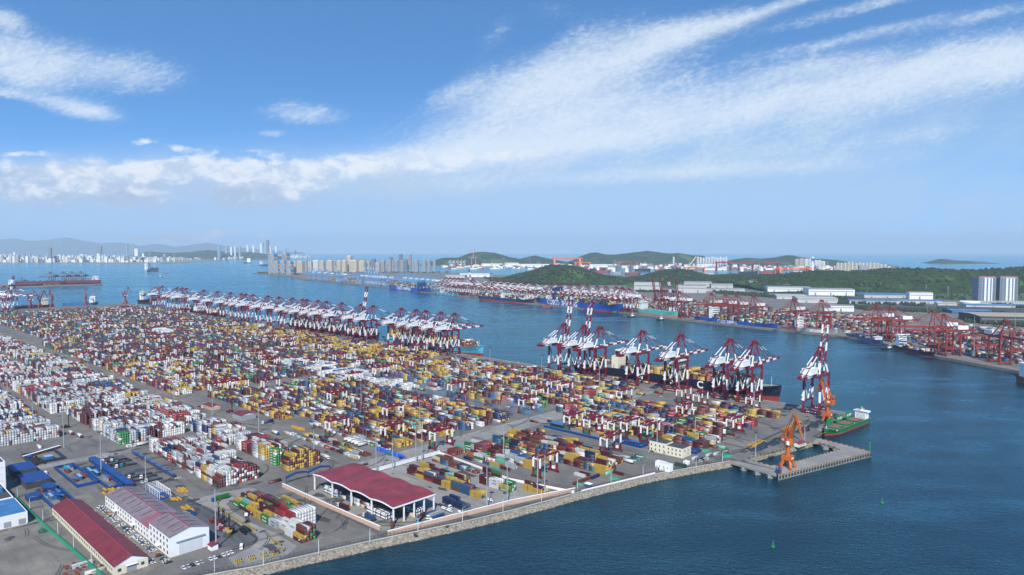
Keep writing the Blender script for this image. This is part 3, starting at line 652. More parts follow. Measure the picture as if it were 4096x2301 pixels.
def near_word(u, v):
    if -340 < v < -295 and u > -240: return 'parked in the blue fenced repair yard'
    if v < -440 and u > -260: return 'by the pale wall near the shore'
    if u > -260: return 'in the stacks before the black ship'
    if u > -600: return 'in the mixed stacks of the middle yard'
    if u > -1000: return 'in the stacks left of the white reefers'
    return 'far back in the dense left stacks'
rw = {}
for i, p in enumerate(RTGS): rw.setdefault(near_word(*p), []).append(i)
for i, (u, v) in enumerate(RTGS):
    w = near_word(u, v); k = sorted(rw[w], key=lambda j: Wd(*RTGS[j]).x/Wd(*RTGS[j]).y).index(i)+1
    lab = 'maroon yard crane, white legs, %s from left, %s' % (ORD(k), w)
    if i == 0: r0.location = Wd(u, v); r0['label'] = lab
    else: dup(r0, Wd(u, v), ROT, lab)
# ------------------------------------------------------------------ containers
PAL = [('maroon', (.072, .009, .012)), ('rust brown', (.15, .040, .024)), ('red', (.26, .018, .018)), ('yellow', (.46, .30, .045)), ('white', (.60, .60, .58)), ('light grey', (.38, .405, .42)),
       ('navy blue', (.011, .021, .078)), ('mid blue', (.022, .075, .17)), ('green', (.013, .17, .036)), ('mint green', (.15, .38, .30)), ('orange', (.36, .115, .035)), ('cream', (.52, .46, .345)), ('dark grey blue', (.042, .08, .125))]
def cmat(i):
    n, c = PAL[i]; nm = n.replace(' ', '_')+'_container_steel'
    if nm in MATS: return MATS[nm]
    m = mat(nm, c, .55, .16, .35); nt = m.node_tree; N, L = nt.nodes, nt.links; p = N['Principled BSDF']
    g = N.new('ShaderNodeNewGeometry'); w = N.new('ShaderNodeTexWave'); mp = N.new('ShaderNodeMapping'); mp.inputs['Rotation'].default_value = (0, 0, AQ); L.new(g.outputs['Position'], mp.inputs[0]); L.new(mp.outputs[0], w.inputs['Vector'])
    w.inputs['Scale'].default_value = 3.2; bp = N.new('ShaderNodeBump'); bp.inputs['Strength'].default_value = .35; bp.inputs['Distance'].default_value = .05; L.new(w.outputs['Fac'], bp.inputs['Height']); L.new(bp.outputs[0], p.inputs['Normal'])
    # every box is faded a little differently
    src0 = p.inputs['Base Color'].links[0].from_socket; tn = N.new('ShaderNodeMapRange'); L.new(g.outputs['Random Per Island'], tn.inputs[0]); tn.inputs[3].default_value = .78; tn.inputs[4].default_value = 1.15
    sv = N.new('ShaderNodeVectorMath'); sv.operation = 'SCALE'; L.new(src0, sv.inputs[0]); L.new(tn.outputs[0], sv.inputs['Scale']); src = sv.outputs[0];
    # worn, rust-streaked patches
    n2 = N.new('ShaderNodeTexNoise'); n2.inputs['Scale'].default_value = .8; n2.inputs['Detail'].default_value = 7; L.new(g.outputs['Position'], n2.inputs['Vector'])
    mr = N.new('ShaderNodeMapRange'); L.new(n2.outputs['Fac'], mr.inputs[0]); mr.inputs[1].default_value = .60; mr.inputs[2].default_value = .78; mr.inputs[3].default_value = 0; mr.inputs[4].default_value = .5
    mx = N.new('ShaderNodeMix'); mx.data_type = 'RGBA'; L.new(mr.outputs[0], mx.inputs['Factor']); q = [k for k in mx.inputs if k.type == 'RGBA']; L.new(src, q[0]); q[1].default_value = (c[0]*.5+.05, c[1]*.5+.035, c[2]*.5+.03, 1)
    L.new([k for k in mx.outputs if k.type == 'RGBA'][0], p.inputs['Base Color']); return m
CM = [cmat(i) for i in range(len(PAL))]
#            mar brn red yel wht lgr nvy mbl grn mnt org crm dgb
P_MIX  = [30, 11, 5, 21, 8, 10, 9, 5, 4, 2, 1, 2, 3]
P_YEL  = [24, 8, 2, 46, 5, 6, 4, 2, 1.5, 1, 0, 1, 1]
P_WHT  = [15, 8, 8, 2, 27, 30, 4, 4, .6, .4, .5, 6, .8]
P_REEF = [0, 0, 0, 0, 90, 4, 0, 2, 0, 0, 0, 6, 0]
P_DARK = [28, 15, 5, 9, 7, 9, 12, 8, 5, 2, 1, 2, 6]
P_RED  = [24, 8, 5, 22, 20, 14, 3, 2, 1, .5, .5, 3, .5]
BOX = []                                   # dict per container
CW, CH, L40, L20 = 2.44, 2.68, 12.19, 6.06
def pick(r, pal): return r.choices(range(len(PAL)), pal)[0]
def block(name, u0, u1, v0, v1, pal, tmax=5, fill=.85, seed=1, pitch=2.58, bayp=12.75, p20=.14, coh=.66, tmin=1, hole=0.0, base=3.2, gap=None):
    r = random.Random(seed); nb = max(1, int((u1-u0)/bayp)); nr = max(1, int((v1-v0)/pitch))
    for b in range(nb):
        u = u1-(b+.5)*bayp
        if r.random() < hole: continue
        if gap and any(a < u < c for a, c in gap): continue
        dom = pick(r, pal); hb = base+r.uniform(-1.0, .9); is20 = r.random() < p20
        for q in range(nr):
            v = v0+(q+.5)*pitch
            if r.random() > fill: continue
            if r.random() < .15: dom = pick(r, pal)
            h = int(round(min(tmax, max(tmin, hb+(r.gauss(0, .28) if r.random() < .86 else r.uniform(-2.5, .4))+1.1*mnoise.noise(Vector((u*.02, v*.04, seed)))))))
            cc = dom if r.random() < coh else pick(r, pal)
            for t in range(h):
                if r.random() > .28: cc = dom if r.random() < coh else pick(r, pal)
                if is20:
                    c2 = cc if r.random() < .6 else pick(r, pal)
                    BOX.append((u-3.08, v, t, L20, cc, name, b, q, h, nb)); BOX.append((u+3.08, v, t, L20, c2, name, b, q, h, nb))
                else: BOX.append((u, v, t, L40, cc, name, b, q, h, nb))
def stack(name, u, v, cols, L=L40, b=0, q=0):
    for t, c in enumerate(cols): BOX.append((u, v, t, L, c, name, b, q, len(cols), 1))
K = dict(m=0, b=1, r=2, y=3, w=4, g=5, n=6, B=7, G=8, M=9, o=10, c=11, d=12)
def rows(name, u0, v0, table, L=L40, bayp=12.75, pitch=2.5):
    for b, bay in enumerate(table):
        for q, st in enumerate(bay.split()):
            if st != '-': stack(name, u0-b*bayp, v0+q*pitch, [K[ch] for ch in st], L, b, q)
# the nearest lot, beside the striped kerb (front right bay first, rows from the front)
rows('in the front lot by the striped kerb', -168.3, -702.6, [
    'my mymb bmrw mGmm GmGm', 'ww www wccw wwcw gcg', '- cw gww ggwrr wwwww wwwww wwwww wwwww wwwww wwwww wwwww', 'gg gg ccgr mbrr rrgrr GwwGG gwww gwww ggyy wwgy mmyb yyy',
    'GG yGy mmGm mmym yyymm gwrbb mwwrr mmyGG yymm yyy mmyy nny yyy', 'yy ym mmmm mGmG myyym mmyy mmmm mmGG ymyy rrr mmyy yy', 'my yMy yyy mm mmy yyym brbb rrmm mm yy', 'mG GmM yym yymy yymm mmyb mmrb yyy', 'G My yy mym mm yyb mm'])
# left yard of stacked empties
A1 = 'in the front white stack by the parked goods train'; A2 = 'in the yellow topped stack left of the red canopy'
rows(A1, -330.5, -694, ['mmb mmbb mbBmw wwwgw gwwwgw wwbgw wwrwb mwmnw rrwmbr wmwngm gmbwmr mmwbrm rmwmb mwgrm wrmmm mmgm', 'gwbww wwrgww gwwww wwgww ggwww bbwgw wwwww wwwwm ymyy yyyyrm mmmmym wwgwm rmmwm rmbm gwwm mrmm',
    'yymyy ymyyy ymyyym rmbmy bmmww Bwnw wwgw nwww wwgww wwgm wrgcw ccwwm rwwm wwmr rmmw', 'wwwrn wwrwg wgwww wgmww wwrgw mwwm gwrm bwww nnww wwgw gwcm rmgw wrww gwwm'])
block(A1, -486, -383, -695.5, -646, P_WHT, 5, .94, 21, 2.5, base=4.2, coh=.5, tmin=2)
rows('white reefers stacked before the goods train', -490.5, -694.5, ['wwwww wwwww wwwww'])
rows(A2, -327.4, -626.6, ['yymbm yymmyy ymmyyy bymmmy mymymmm yymyyyy yymymyy mmymymm mbmmmmy yyyyyym yyyyyb mbmry ymmrm ymymm'])
block(A2, -440, -346, -628, -598.5, P_RED, 6, .96, 23, 2.5, base=4.8, coh=.75, tmin=3, gap=[(-372, -358)])
block('in the white stack behind the front yard', -566, -452, -632, -600, P_WHT, 6, .95, 24, 2.5, base=4.6, tmin=2, coh=.6)
block('in the white stack behind the front yard', -760, -540, -711, -640, P_WHT, 6, .9, 25, 2.5, base=4.2, tmin=1, hole=.08)
block('in the white stack behind the front yard', -760, -575, -634, -600, P_WHT, 6, .93, 26, 2.5, base=4.4, tmin=1)
block('in the white stack at the left edge', -800, -628, -805, -746, P_WHT, 6, .93, 27, 2.5, base=4.5, tmin=2)
block('in the white stack at the left edge', -1010, -815, -800, -744, P_WHT, 6, .9, 28, 2.5, base=4.4)
block('far white stacks', -1010, -767, -725, -604, P_WHT, 6, .93, 29, 2.5, base=4.5, tmin=2)
block('far white stacks', -1290, -1030, -725, -670, P_WHT, 6, .9, 30, 2.5, base=4.2)
block('far white stacks', -1290, -1030, -655, -600, P_WHT, 6, .9, 31, 2.5, base=4.2)
block('far white stacks', -1290, -1030, -900, -745, P_WHT, 6, .85, 32, 2.5, base=4.0)
block('far white stacks', -1700, -1310, -725, -668, P_WHT, 5, .85, 33, 2.5, base=3.6)
block('far white stacks', -1900, -1310, -650, -600, P_WHT, 5, .85, 34, 2.5, base=3.6)
block('far white stacks', -1900, -1310, -900, -745, P_WHT, 5, .8, 35, 2.5, base=3.6)
block('far white stacks', -2500, -1930, -900, -600, P_DARK, 5, .7, 36, 2.5, base=3.2, hole=.15)
# gantry crane yard, left of the middle road
N1 = 'in the mixed rows of the middle yard'
for k, vb in enumerate(BANDS):
    far_pal = P_YEL if vb > -200 else P_MIX
    for (ua, ub) in ((-725, -306), (-1110, -768), (-1560, -1135), (-2010, -1590), (-2560, -2040)):
        if vb == -537 and ua == -725: continue
        if vb in (-320, -290) and -1000 < ua < -300: continue
        pal = P_MIX
        if ua < -1100: pal = P_YEL if vb > -190 else P_DARK
        if ua < -2000: pal = P_DARK
        if ua == -1110 and vb < -470: pal = P_RED
        if vb > -60 and ua > -1100: continue
        block(N1 if ua > -800 else 'far mixed rows', ua, ub, vb+2.2, vb+21.5, pal, 5, .80, 100+k*7+int(-ua), hole=.10, base=3.3, coh=.55)
block('far mixed rows', -1110, -768, -566, -541, P_RED, 5, .9, 71, base=3.8)
block('far mixed rows', -1560, -1135, -566, -541, P_DARK, 5, .85, 72, base=3.6)
block('white reefers in blue racks', -930, -700, -335, -268, P_REEF, 5, .88, 73, base=3.2, hole=.1, coh=.9)
block('white reefers in blue racks', -700, -545, -335, -282, P_REEF, 5, .7, 74, base=2.8, hole=.18, coh=.9)
block(N1, -452, -350, -300, -272, P_MIX, 3, .35, 75, base=2, hole=.35)
block(N1, -470, -306, -560, -553, P_WHT, 1, .9, 76, base=1, coh=.3); block(N1, -440, -306, -549, -541, P_MIX, 2, .8, 77, base=1.1, coh=.3); block(N1, -480, -306, -521, -513, P_WHT, 2, .8, 78, base=1.2, coh=.3)
block(N1, -730, -520, -534, -513, P_MIX, 5, .85, 79, base=3.0)
# dangerous-goods yard behind the canopy
H1 = 'in the walled yard behind the red canopy'
block(H1, -242, -131, -552, -541, P_DARK, 3, .95, 81, base=2.2, hole=0); block(H1, -246, -170, -536, -525, P_DARK, 3, .9, 82, base=2.2); block(H1, -172, -124, -523, -512, P_DARK, 3, .95, 83, base=2.6)
block(H1, -246, -182, -510, -500, P_DARK, 3, .9, 84, base=2.1); block(H1, -158, -124, -579, -568, [20, 5, 3, 5, 3, 2, 14, 18, 14, 0, 0, 0, 0], 3, .9, 85, base=2.2)
stack(H1, -176, -498, [0, 0]); stack(H1, -164, -498, [0, 8]); block(H1, -128, -96, -508, -498, P_DARK, 3, .8, 86, base=2)
rows('under the red canopy', -246, -631, ['yw', 'b', 'nw', 'Bn', 'c', 'nn', 'ww', 'wg', 'cm', 'bw', 'yw', 'mm'], L20, -6.9, 3.0)
rows('under the red canopy', -146, -615, ['c o m y', 'yw mb wy n', 'nw ww yr mm', 'BB nn gw nn', 'ww ww nn bb', 'nn ww bb mm', 'ww nw yy'], L20, 15.5, 3.0)
# second yard, inside the pale wall
S1 = 'in the shore side yard behind the pale wall'
block(S1, -256, -152, -482, -466, P_MIX, 3, .75, 91, base=1.9, hole=.12); block(S1, -256, -152, -460, -444, P_MIX, 4, .85, 92, base=2.8); block(S1, -250, -91, -424, -406, P_MIX, 5, .92, 93, base=3.1)
rows(S1, -98, -419, ['wbmmmy yyym mmyy wmgm mmyw bmmw mmyy'], L40); block(S1, -256, -100, -394, -378, P_MIX, 4, .85, 94, base=2.6); block(S1, -256, -170, -372, -358, P_MIX, 3, .8, 95, base=2)
block(S1, -128, -104, -400, -376, P_MIX, 2, .8, 96, base=1.6); rows(S1, -222, -466, ['rnrbb rnrrB rrBrr rbrrr rrnrr rbrrr'], L40)
# the yard before the black ship
B1 = 'in the yard before the black ship'
block(B1, -112, -61, -285, -268, P_MIX, 5, .95, 41, base=3.4, coh=.7, tmin=2); block(B1, -255, -112, -285, -268, P_MIX, 4, .85, 42, base=3.2)
block(B1, -300, -62, -257, -236, P_MIX, 5, .93, 43, base=3.5, coh=.65, tmin=2); block(B1, -300, -70, -222, -204, P_MIX, 5, .93, 44, base=3.4, coh=.65)
block(B1, -300, -85, -194, -174, P_MIX, 5, .92, 45, base=3.3, coh=.65); block(B1, -300, -62, -162, -142, P_MIX, 5, .92, 46, base=3.4, coh=.65); block(B1, -150, -75, -128, -108, P_MIX, 4, .85, 47, base=2.8)
block(B1, -150, -60, -96, -76, P_MIX, 4, .8, 48, base=2.8, hole=.12); block(N1, -440, -306, -70, -52, P_MIX, 5, .85, 49, base=3.2); block(N1, -700, -450, -70, -52, P_DARK, 4, .8, 50, base=3)
block(B1, -250, -225, -300, -286, P_YEL, 3, .8, 51)
BOX = [b for b in BOX if not any(abs(b[0]-ru) < 9 and abs(abs(b[1]-rv)-12.6) < 2.2 for ru, rv in RTGS)]
EXTRA = []     # (world matrix, level z, length, colour, place) for containers lying on ships, trucks and the far shore
# ------------------------------------------------------------------ ships
def hull_mesh(L, B, H, zb, flare=.9, sheer=.25, n=30, mats=None):
    """x forward, waterline at 0, deck at H"""
    b = MB(); lev = [-1.0, zb, zb+.02, H*.55, H]; rings = []
    for i in range(n+1):
        s = i/n; x = -L/2+L*s
        bow = max(0, (s-.80)/.20); bw = max(0, (s-.74)/.235); st = max(0, (.10-s)/.10)
        hd = B/2*math.sqrt(max(0, 1-bow**2.2))*(1-.10*st); hw = B/2*max(0, 1-min(1, bw)**1.7)*(1-.55*st)
        up = H*sheer*max(0, (s-.84)/.16)**1.5
        ring = []
        for z in lev:
            t = max(0, min(1, z/H)); k = t**1.6; half = hw+(hd-hw)*k
            zz = z+up*t; xx = x+(0 if s < .999 else (t-.5)*L*.012)
            ring.append((xx, half, zz))
        rings.append(ring)
    k = len(lev)
    for sgn in (1, -1):
        o = len(b.v)
        for r in rings: b.v += [(x, sgn*h, z) for x, h, z in r]
        for i in range(n):
            for j in range(k-1):
                q = (o+i*k+j, o+(i+1)*k+j, o+(i+1)*k+j+1, o+i*k+j+1)
                b.f.append(q[::-1] if sgn > 0 else q); b.m.append(1 if j < 1 else 0)
    m = n*k+k
    for i in range(n):                                                       # deck, a step below the bulwark
        a = [rings[i][-1], rings[i+1][-1]]; dz = .9
        b.poly([(a[0][0], -a[0][1]*.99, a[0][2]-dz), (a[1][0], -a[1][1]*.99, a[1][2]-dz), (a[1][0], a[1][1]*.99, a[1][2]-dz), (a[0][0], a[0][1]*.99, a[0][2]-dz)], 2)
    r = rings[0]; b.poly([(x, h, z) for x, h, z in r[::-1]]+[(x, -h, z) for x, h, z in r], 0)
    return b
DECK = mat('ship_deck_paint', (.16, .07, .05), .7, .25, .1); DECKG = mat('ship_deck_grey', (.22, .24, .24), .7, .25, .1)
def add_boxes(center, rot, L, B, z, x0, x1, tmax, pal, seed, fill=.9, place='ships', step=13.2, tmin=1, base=None):
    r = random.Random(seed); M4 = Matrix.Translation(center) @ Matrix.Rotation(rot, 4, 'Z'); x = x0
    while x+12.2 <= x1:
        dom = pick(r, pal); hb = (base or tmax*.75)+r.uniform(-1.5, 1)
        nr = int((B-2)/2.55)
        for q in range(nr):
            if r.random() > fill: continue
            h = int(max(tmin, min(tmax, round(hb+r.gauss(0, .6))))); c = dom
            for t in range(h):
                if r.random() > .5: c = dom if r.random() < .4 else pick(r, pal)
                EXTRA.append((M4 @ Vector((x+6.1, (q-(nr-1)/2)*2.55, z+t*CH)), rot, L40, c))
        x += step
def bridge(t, x, y0, y1, z, h, ln, mats=(WHITE, GLASS), decks=5, wing=2.0):
    b = MB(); b.box(x-ln/2, x+ln/2, y0, y1, z, z+h*.82, 0)
    for i in range(decks):
        zz = z+h*.82*(i+.45)/decks; b.box(x-ln/2-.1, x+ln/2+.1, y0+1, y1-1, zz, zz+h*.05, 1)
    b.box(x-ln/2-.6, x+ln/2+.6, y0-wing, y1+wing, z+h*.82, z+h, 0); o = b.build('bridge', mats, t)
    g = MB(); g.box(x-ln/2-.75, x+ln/2+.75, y0-wing+.3, y1+wing-.3, z+h*.87, z+h*.95); g.build('window', GLASS, o)
    m = MB(); m.tube((x, 0, z+h), (x, 0, z+h*1.45), .5, .25, 8); m.beam((x, -3, z+h*1.25), (x, 3, z+h*1.25), .3); m.build('mast', mats[0], t)
def make_ship(name, label, cat, A, Bp, beam, H, colour, deck=DECK, boot=BOOT, zb=1.2, house=None, cargo=None, words=None, wcol=None, side=-1, seed=1, sheer=.25, z=0.0, funnel=None, holds=None, house_m=None, wsize=None, wx=-.1, group=None, wlen=None):
    """A, Bp: survey pixels where the stern and the bow meet the water on the side nearest the camera"""
    a = G(*A, 0.0) if not isinstance(A, Vector) else A; b_ = G(*Bp, 0.0) if not isinstance(Bp, Vector) else Bp
    d = b_-a; L = d.length*1.05; rot = math.atan2(d.y, d.x); n = Vector((-d.y, d.x, 0)).normalized()
    if n.dot(a) < 0: n = -n
    c = (a+b_)/2+n*beam/2; c.z = z
    t = thing(name, label, cat, c, rot, group); near = -1 if (Matrix.Rotation(-rot, 3, 'Z') @ n).y > 0 else 1
    hull_mesh(L, beam, H, zb, sheer=sheer).build('hull', [colour, boot, deck], t)
    if house:
        hx, hh, hl = house; bridge(t, hx*L, -beam*.40, beam*.40, H-.9, hh, hl, (house_m or WHITE, GLASS)); 
        f = MB(); fx = hx*L-(hl*.5+max(3, L*.02)); f.box(fx-max(2, L*.011), fx+max(2, L*.011), -beam*.14, beam*.14, H-.9, H+hh*.78, 0); f.box(fx-max(2, L*.011)-.1, fx+max(2, L*.011)+.1, -beam*.14-.1, beam*.14+.1, H+hh*.55, H+hh*.66, 1); f.build('funnel', [house_m or WHITE, funnel or colour], t)
    m = MB(); m.tube((L*.465, 0, H), (L*.465, 0, H+max(6, H*.8)), .4, .2, 8); m.beam((L*.465, -1.5, H+max(4, H*.6)), (L*.465, 1.5, H+max(4, H*.6)), .25); m.build('foremast', house_m or WHITE, t)
    if holds:
        for (x0, x1, hz, hmat) in holds:
            h = MB(); h.box(x0*L, x1*L, -beam*.36, beam*.36, H-1, H+hz); h.build('hatch', hmat, t)
    if cargo:
        for i, (x0, x1, tm, pal, fill) in enumerate(cargo): add_boxes(c, rot, L, beam, H, x0*L, x1*L, tm, pal, seed*17+i, fill)
    if words:
        me = text_mesh(words, wsize or H*.62, bold=.02*(wsize or H*.62)); 
        if wlen:
            xs_ = [v.co.x for v in me.vertices]; f_ = wlen*L/(max(xs_)-min(xs_))
            for v in me.vertices: v.co.x *= f_
        o = put_mesh(me, 'lettering', wcol or WHITE, t, (wx*L, near*(beam/2+.12), H*.56), (R(90), 0, 0 if near < 0 else math.pi))
    return t, L, c, rot, near
P_SHIP = [25, 8, 5, 22, 14, 10, 8, 4, 2, 1, 1, 2, 0]; P_FAR = [22, 9, 6, 6, 14, 10, 14, 8, 6, 3, 2, 3, 3]; P_MSC = [28, 8, 3, 48, 5, 4, 3, 1, 0, 0, 0, 1, 0]
# near quay: black ship, pale blue ship, dark ship far along
def find_u(px, v, z):
    lo, hi = -2800.0, 100.0
    for _ in range(50):
        mid = (lo+hi)/2; w = Wd(mid, v, z); d = w.y*_c-(w.z-CAM_H)*_s; x = 2048+FPX*w.x/d
        if x < px: lo = mid
        else: hi = mid
    return lo
ub = find_u(3149, 30, 18); 
t, L, c, rot, near = make_ship('container_ship', 'long black container ship with yellow and maroon boxes and huge white letters', 'container ship', Wd(ub-372, 8, 0), Wd(ub-19, 8, 0), 44, 20, NAVYP, zb=6.5, house=(.06, 24, 10), house_m=CREAM,
    cargo=[(-.40, -.32, 5, P_MSC, .9), (-.22, .03, 4, P_MSC, .95), (.10, .40, 5, P_MSC, .95)], words=None, seed=3, deck=DECKG)
me = None
for ch, px in (('M', 2560), ('S', 2686), ('C', 2800)):
    u = find_u(px, 7.75, 12.8); w = Wd(u, 7.75, 8.6)-c; lw = Matrix.Rotation(-rot, 3, 'Z') @ w
    put_mesh(text_mesh(ch, 15.5, bold=.35), 'lettering', WHITE, t, (lw.x, near*(22+.15), 12.8), (R(90), 0, 0 if near < 0 else math.pi))
bm = MB(); bm.box(-.27*L, -.235*L, -17, 17, 19.5, 40, 0); bm.box(-.268*L, -.24*L, -8, 8, 40, 50, 0); bm.box(-.267*L, -.241*L, -8.1, -8, 41, 48, 1); bm.build('engine_casing', [CREAM, BLACK], t)
for i in range(27):
    if .03 < -.40+i*.031 < .10: continue
    q = MB(); x = (-.41+i*.0315)*L
    if x > .41*L: break
    for y in (-20.5, 20.5): q.beam((x, y, 19.2), (x, y, 27), .5)
    q.beam((x, -20.5, 23.5), (x, 20.5, 23.5), .4); q.beam((x, -20.5, 27), (x, 20.5, 27), .4); q.build('lashing_bridge', STEEL, t)
ub = find_u(1946, 30, 16)
make_ship('container_ship', 'pale blue container ship moored behind the middle cranes with yellow boxes', 'container ship', Wd(ub-330, 8, 0), Wd(ub-17, 8, 0), 42, 19, LTBLUE, zb=6.5, house=(-.12, 26, 9), house_m=CREAM, cargo=[(-.40, -.18, 7, P_MSC, .95), (-.08, .22, 6, P_MSC, .95), (.24, .40, 5, [20, 8, 2, 22, 22, 10, 2, 1, 0, 0, 0, 2, 0], .95)], seed=4, deck=DECK)
make_ship('container_ship', 'dark navy container ship hidden behind the row of middle cranes', 'container ship', Wd(-1500, 8, 0), Wd(-1105, 8, 0), 48, 16, NAVYP, house=(-.1, 26, 10), cargo=[(-.42, -.16, 7, P_FAR, .95), (-.06, .40, 6, P_FAR, .95)], seed=5)
make_ship('container_ship', 'dark container ship behind the far left quay cranes', 'container ship', Wd(-2280, 8, 0), Wd(-1950, 8, 0), 42, 14, NAVYP, house=(-.1, 24, 10), cargo=[(-.42, -.16, 5, P_FAR, .9), (-.06, .40, 5, P_FAR, .9)], seed=6)
# across the channel
make_ship('container_ship', 'blue container ship with white lettering beside the sky blue cranes', 'container ship', (1556, 1157), (1697, 1173), 52, 22, COSCOB, house=(.30, 40, 16), house_m=BLUE, cargo=[(-.46, .25, 7, P_FAR, .98), (.35, .44, 5, P_FAR, .98)], words='COSCO  SHIPPING', seed=7, wx=-.06, wsize=22, wlen=.37)
make_ship('container_ship', 'dark blue container ship with red waterline between two blue ships', 'container ship', (1912, 1200), (2112, 1219), 52, 19, mat('deep_blue_hull_paint', (.012, .03, .10), .4, .1, .02), zb=6, house=(-.02, 34, 13), house_m=WHITE, cargo=[(-.44, -.06, 6, P_FAR, .95), (.04, .42, 6, P_FAR, .95)], seed=8)
make_ship('container_ship', 'biggest blue container ship with white lettering in mid channel view', 'container ship', (2146, 1217), (2455, 1254), 58, 27, COSCOB, zb=5, house=(-.26, 50, 16), house_m=BLUE, cargo=[(-.46, -.33, 8, P_FAR, .98), (-.24, .42, 8, P_FAR, .97)], words='COSCO  SHIPPING', seed=9, wx=-.13, wsize=27, wlen=.385)
make_ship('container_ship', 'slender blue container ship with white wheelhouse and lettering before orange cranes', 'container ship', (2778, 1284), (3082, 1322), 40, 15, COSCOB, zb=3, house=(-.27, 40, 13), cargo=[(-.22, .43, 5, P_FAR, .9), (-.36, -.33, 2, P_FAR, .8)], words='COSCO  SHIPPING', seed=10, wx=-.04, wsize=14, wlen=.25)
make_ship('bulk_carrier', 'empty sea green bulk carrier with pale red underside and white wheelhouse', 'cargo ship', (2546, 1260), (2692, 1280), 30, 22, CYANHULL, zb=11, house=(-.38, 26, 16), seed=11, boot=mat('pale_red_boot', (.42, .18, .15), .6, .1, .05), holds=[(-.27+i*.14, -.16+i*.14, 2, CYANHULL) for i in range(5)])
make_ship('cargo_ship', 'small pale blue cargo ship with white wheelhouse near two blue ships', 'cargo ship', (1741, 1178), (1823, 1186), 24, 12, LTBLUE, house=(-.24, 26, 14), seed=12, cargo=[(-.1, .4, 2, P_FAR, .8)])
make_ship('cargo_ship', 'grey cargo ship with white lettering moored under orange cranes', 'cargo ship', (3172, 1328), (3334, 1345), 26, 14, GREYHULL, zb=4, house=(-.40, 28, 14), words='SPG SHIPPING', seed=13, wx=.10, wsize=11, wlen=.34, boot=mat('dull_red_boot', (.25, .07, .06), .6, .1, .05))
make_ship('cargo_ship', 'bright blue coaster with white forecastle moored right of grey ship', 'cargo ship', (3383, 1350), (3510, 1382), 20, 11, mat('worn_blue_hull_paint', (.02, .13, .30), .5, .15, .05), zb=1.5, house=(.36, 8, 10), seed=14, cargo=[(-.34, .26, 2, P_FAR, .5)])
make_ship('cargo_ship', 'dark blue feeder ship with tall white wheelhouse at its stern', 'cargo ship', (3574, 1398), (3712, 1431), 22, 10, NAVYP, zb=1.5, house=(-.40, 26, 12), seed=15, cargo=[(-.28, .0, 3, P_WHT, .6), (.08, .38, 2, P_WHT, .7)])
make_ship('cargo_ship', 'white topped dark red ship cut by the right picture edge', 'cargo ship', (4055, 1522), (4190, 1560), 24, 10, BROWN, house=(-.25, 24, 20), seed=16)
make_ship('container_ship', 'container ship sailing out alone towards the distant city', 'container ship', (592, 1087), (640, 1084), 40, 24, GREYHULL, zb=5, house=(-.36, 70, 60), cargo=[(-.2, .4, 6, P_FAR, .95)], seed=17)
make_ship('cargo_ship', 'grey cargo vessel sailing left of the striped towers', 'cargo ship', (1037, 1064), (1070, 1065), 40, 22, NAVYP, house=(-.36, 50, 40), seed=18)
make_ship('cargo_ship', 'pale cargo ship anchored before the city shore', 'cargo ship', (972, 1054), (1000, 1054), 50, 20, NAVYP, house=(.3, 70, 60), seed=19)
make_ship('bulk_carrier', 'long dark bulk carrier alongside the coal pier', 'cargo ship', (250, 1142), (405, 1137), 36, 20, NAVYP, zb=5, house=(.36, 34, 24), seed=20, holds=[(-.4+i*.13, -.3+i*.13, 4, HATCH) for i in range(6)])
make_ship('bulk_carrier', 'dark barge like carrier at the inner end of the coal pier', 'cargo ship', (40, 1150), (172, 1146), 34, 16, NAVYP, house=(-.42, 30, 20), seed=21, holds=[(-.3+i*.13, -.2+i*.13, 4, HATCH) for i in range(5)])
make_ship('cargo_ship', 'blue coaster with yellow deck crane behind the red harbour cranes', 'cargo ship', (254, 1226), (388, 1222), 22, 12, mat('worn_blue_hull_paint', (.02, .13, .30)), house=(.36, 26, 16), seed=22, holds=[(-.36, .2, 3, BLUE2)])
make_ship('cargo_ship', 'black coaster with yellow wheelhouse behind the leftmost harbour cranes', 'cargo ship', (70, 1237), (212, 1228), 20, 10, NAVYP, house=(.30, 26, 14), house_m=CREAM, seed=23, holds=[(-.36, .1, 3, DECK)])
make_ship('cargo_ship', 'black cargo ship with white wheelhouse left of the far quay cranes', 'cargo ship', (566, 1213), (640, 1206), 22, 14, NAVYP, house=(-.28, 34, 18), seed=24)
def tug(label, px, py, L=26, rot=0.0, colour=NAVYP, top=WHITE):
    w = G(px, py, 0); t = thing('tugboat', label, 'tugboat', w, rot); hull_mesh(L, L*.34, L*.12, .5, sheer=.8, n=16).build('hull', [colour, DARK, DECKG], t)
    b = MB(); b.box(-L*.10, L*.18, -L*.10, L*.10, L*.09, L*.22); b.box(-L*.02, L*.14, -L*.08, L*.08, L*.22, L*.33); o = b.build('wheelhouse', top, t)
    g = MB(); g.box(-L*.025, L*.145, -L*.085, L*.085, L*.25, L*.30); g.build('window', GLASS, o)
    f = MB(); f.tube((-L*.14, 0, L*.1), (-L*.14, 0, L*.34), L*.03, None, 8); f.build('funnel', CRANE_RED, t); m = MB(); m.tube((L*.06, 0, L*.33), (L*.06, 0, L*.62), .2, .1, 6); m.build('mast', top, t)
tug('black tug with white wheelhouse off the stern of the sea green ship', 2527, 1269, 34, .5); tug('black tug with white wheelhouse pushing at the sea green bow', 2643, 1281, 34, .6)
tug('dark tug beside the stern of the feeder ship', 3556, 1398, 30, -.5); tug('red tug under the stern of the biggest blue ship', 2188, 1232, 44, -.2, CRANE_RED, CRANE_RED)
tug('white tug trailing the outbound container ship', 643, 1108, 46, 2.6, GREYHULL); tug('small tug abeam of the outbound container ship', 664, 1093, 44, 2.6)
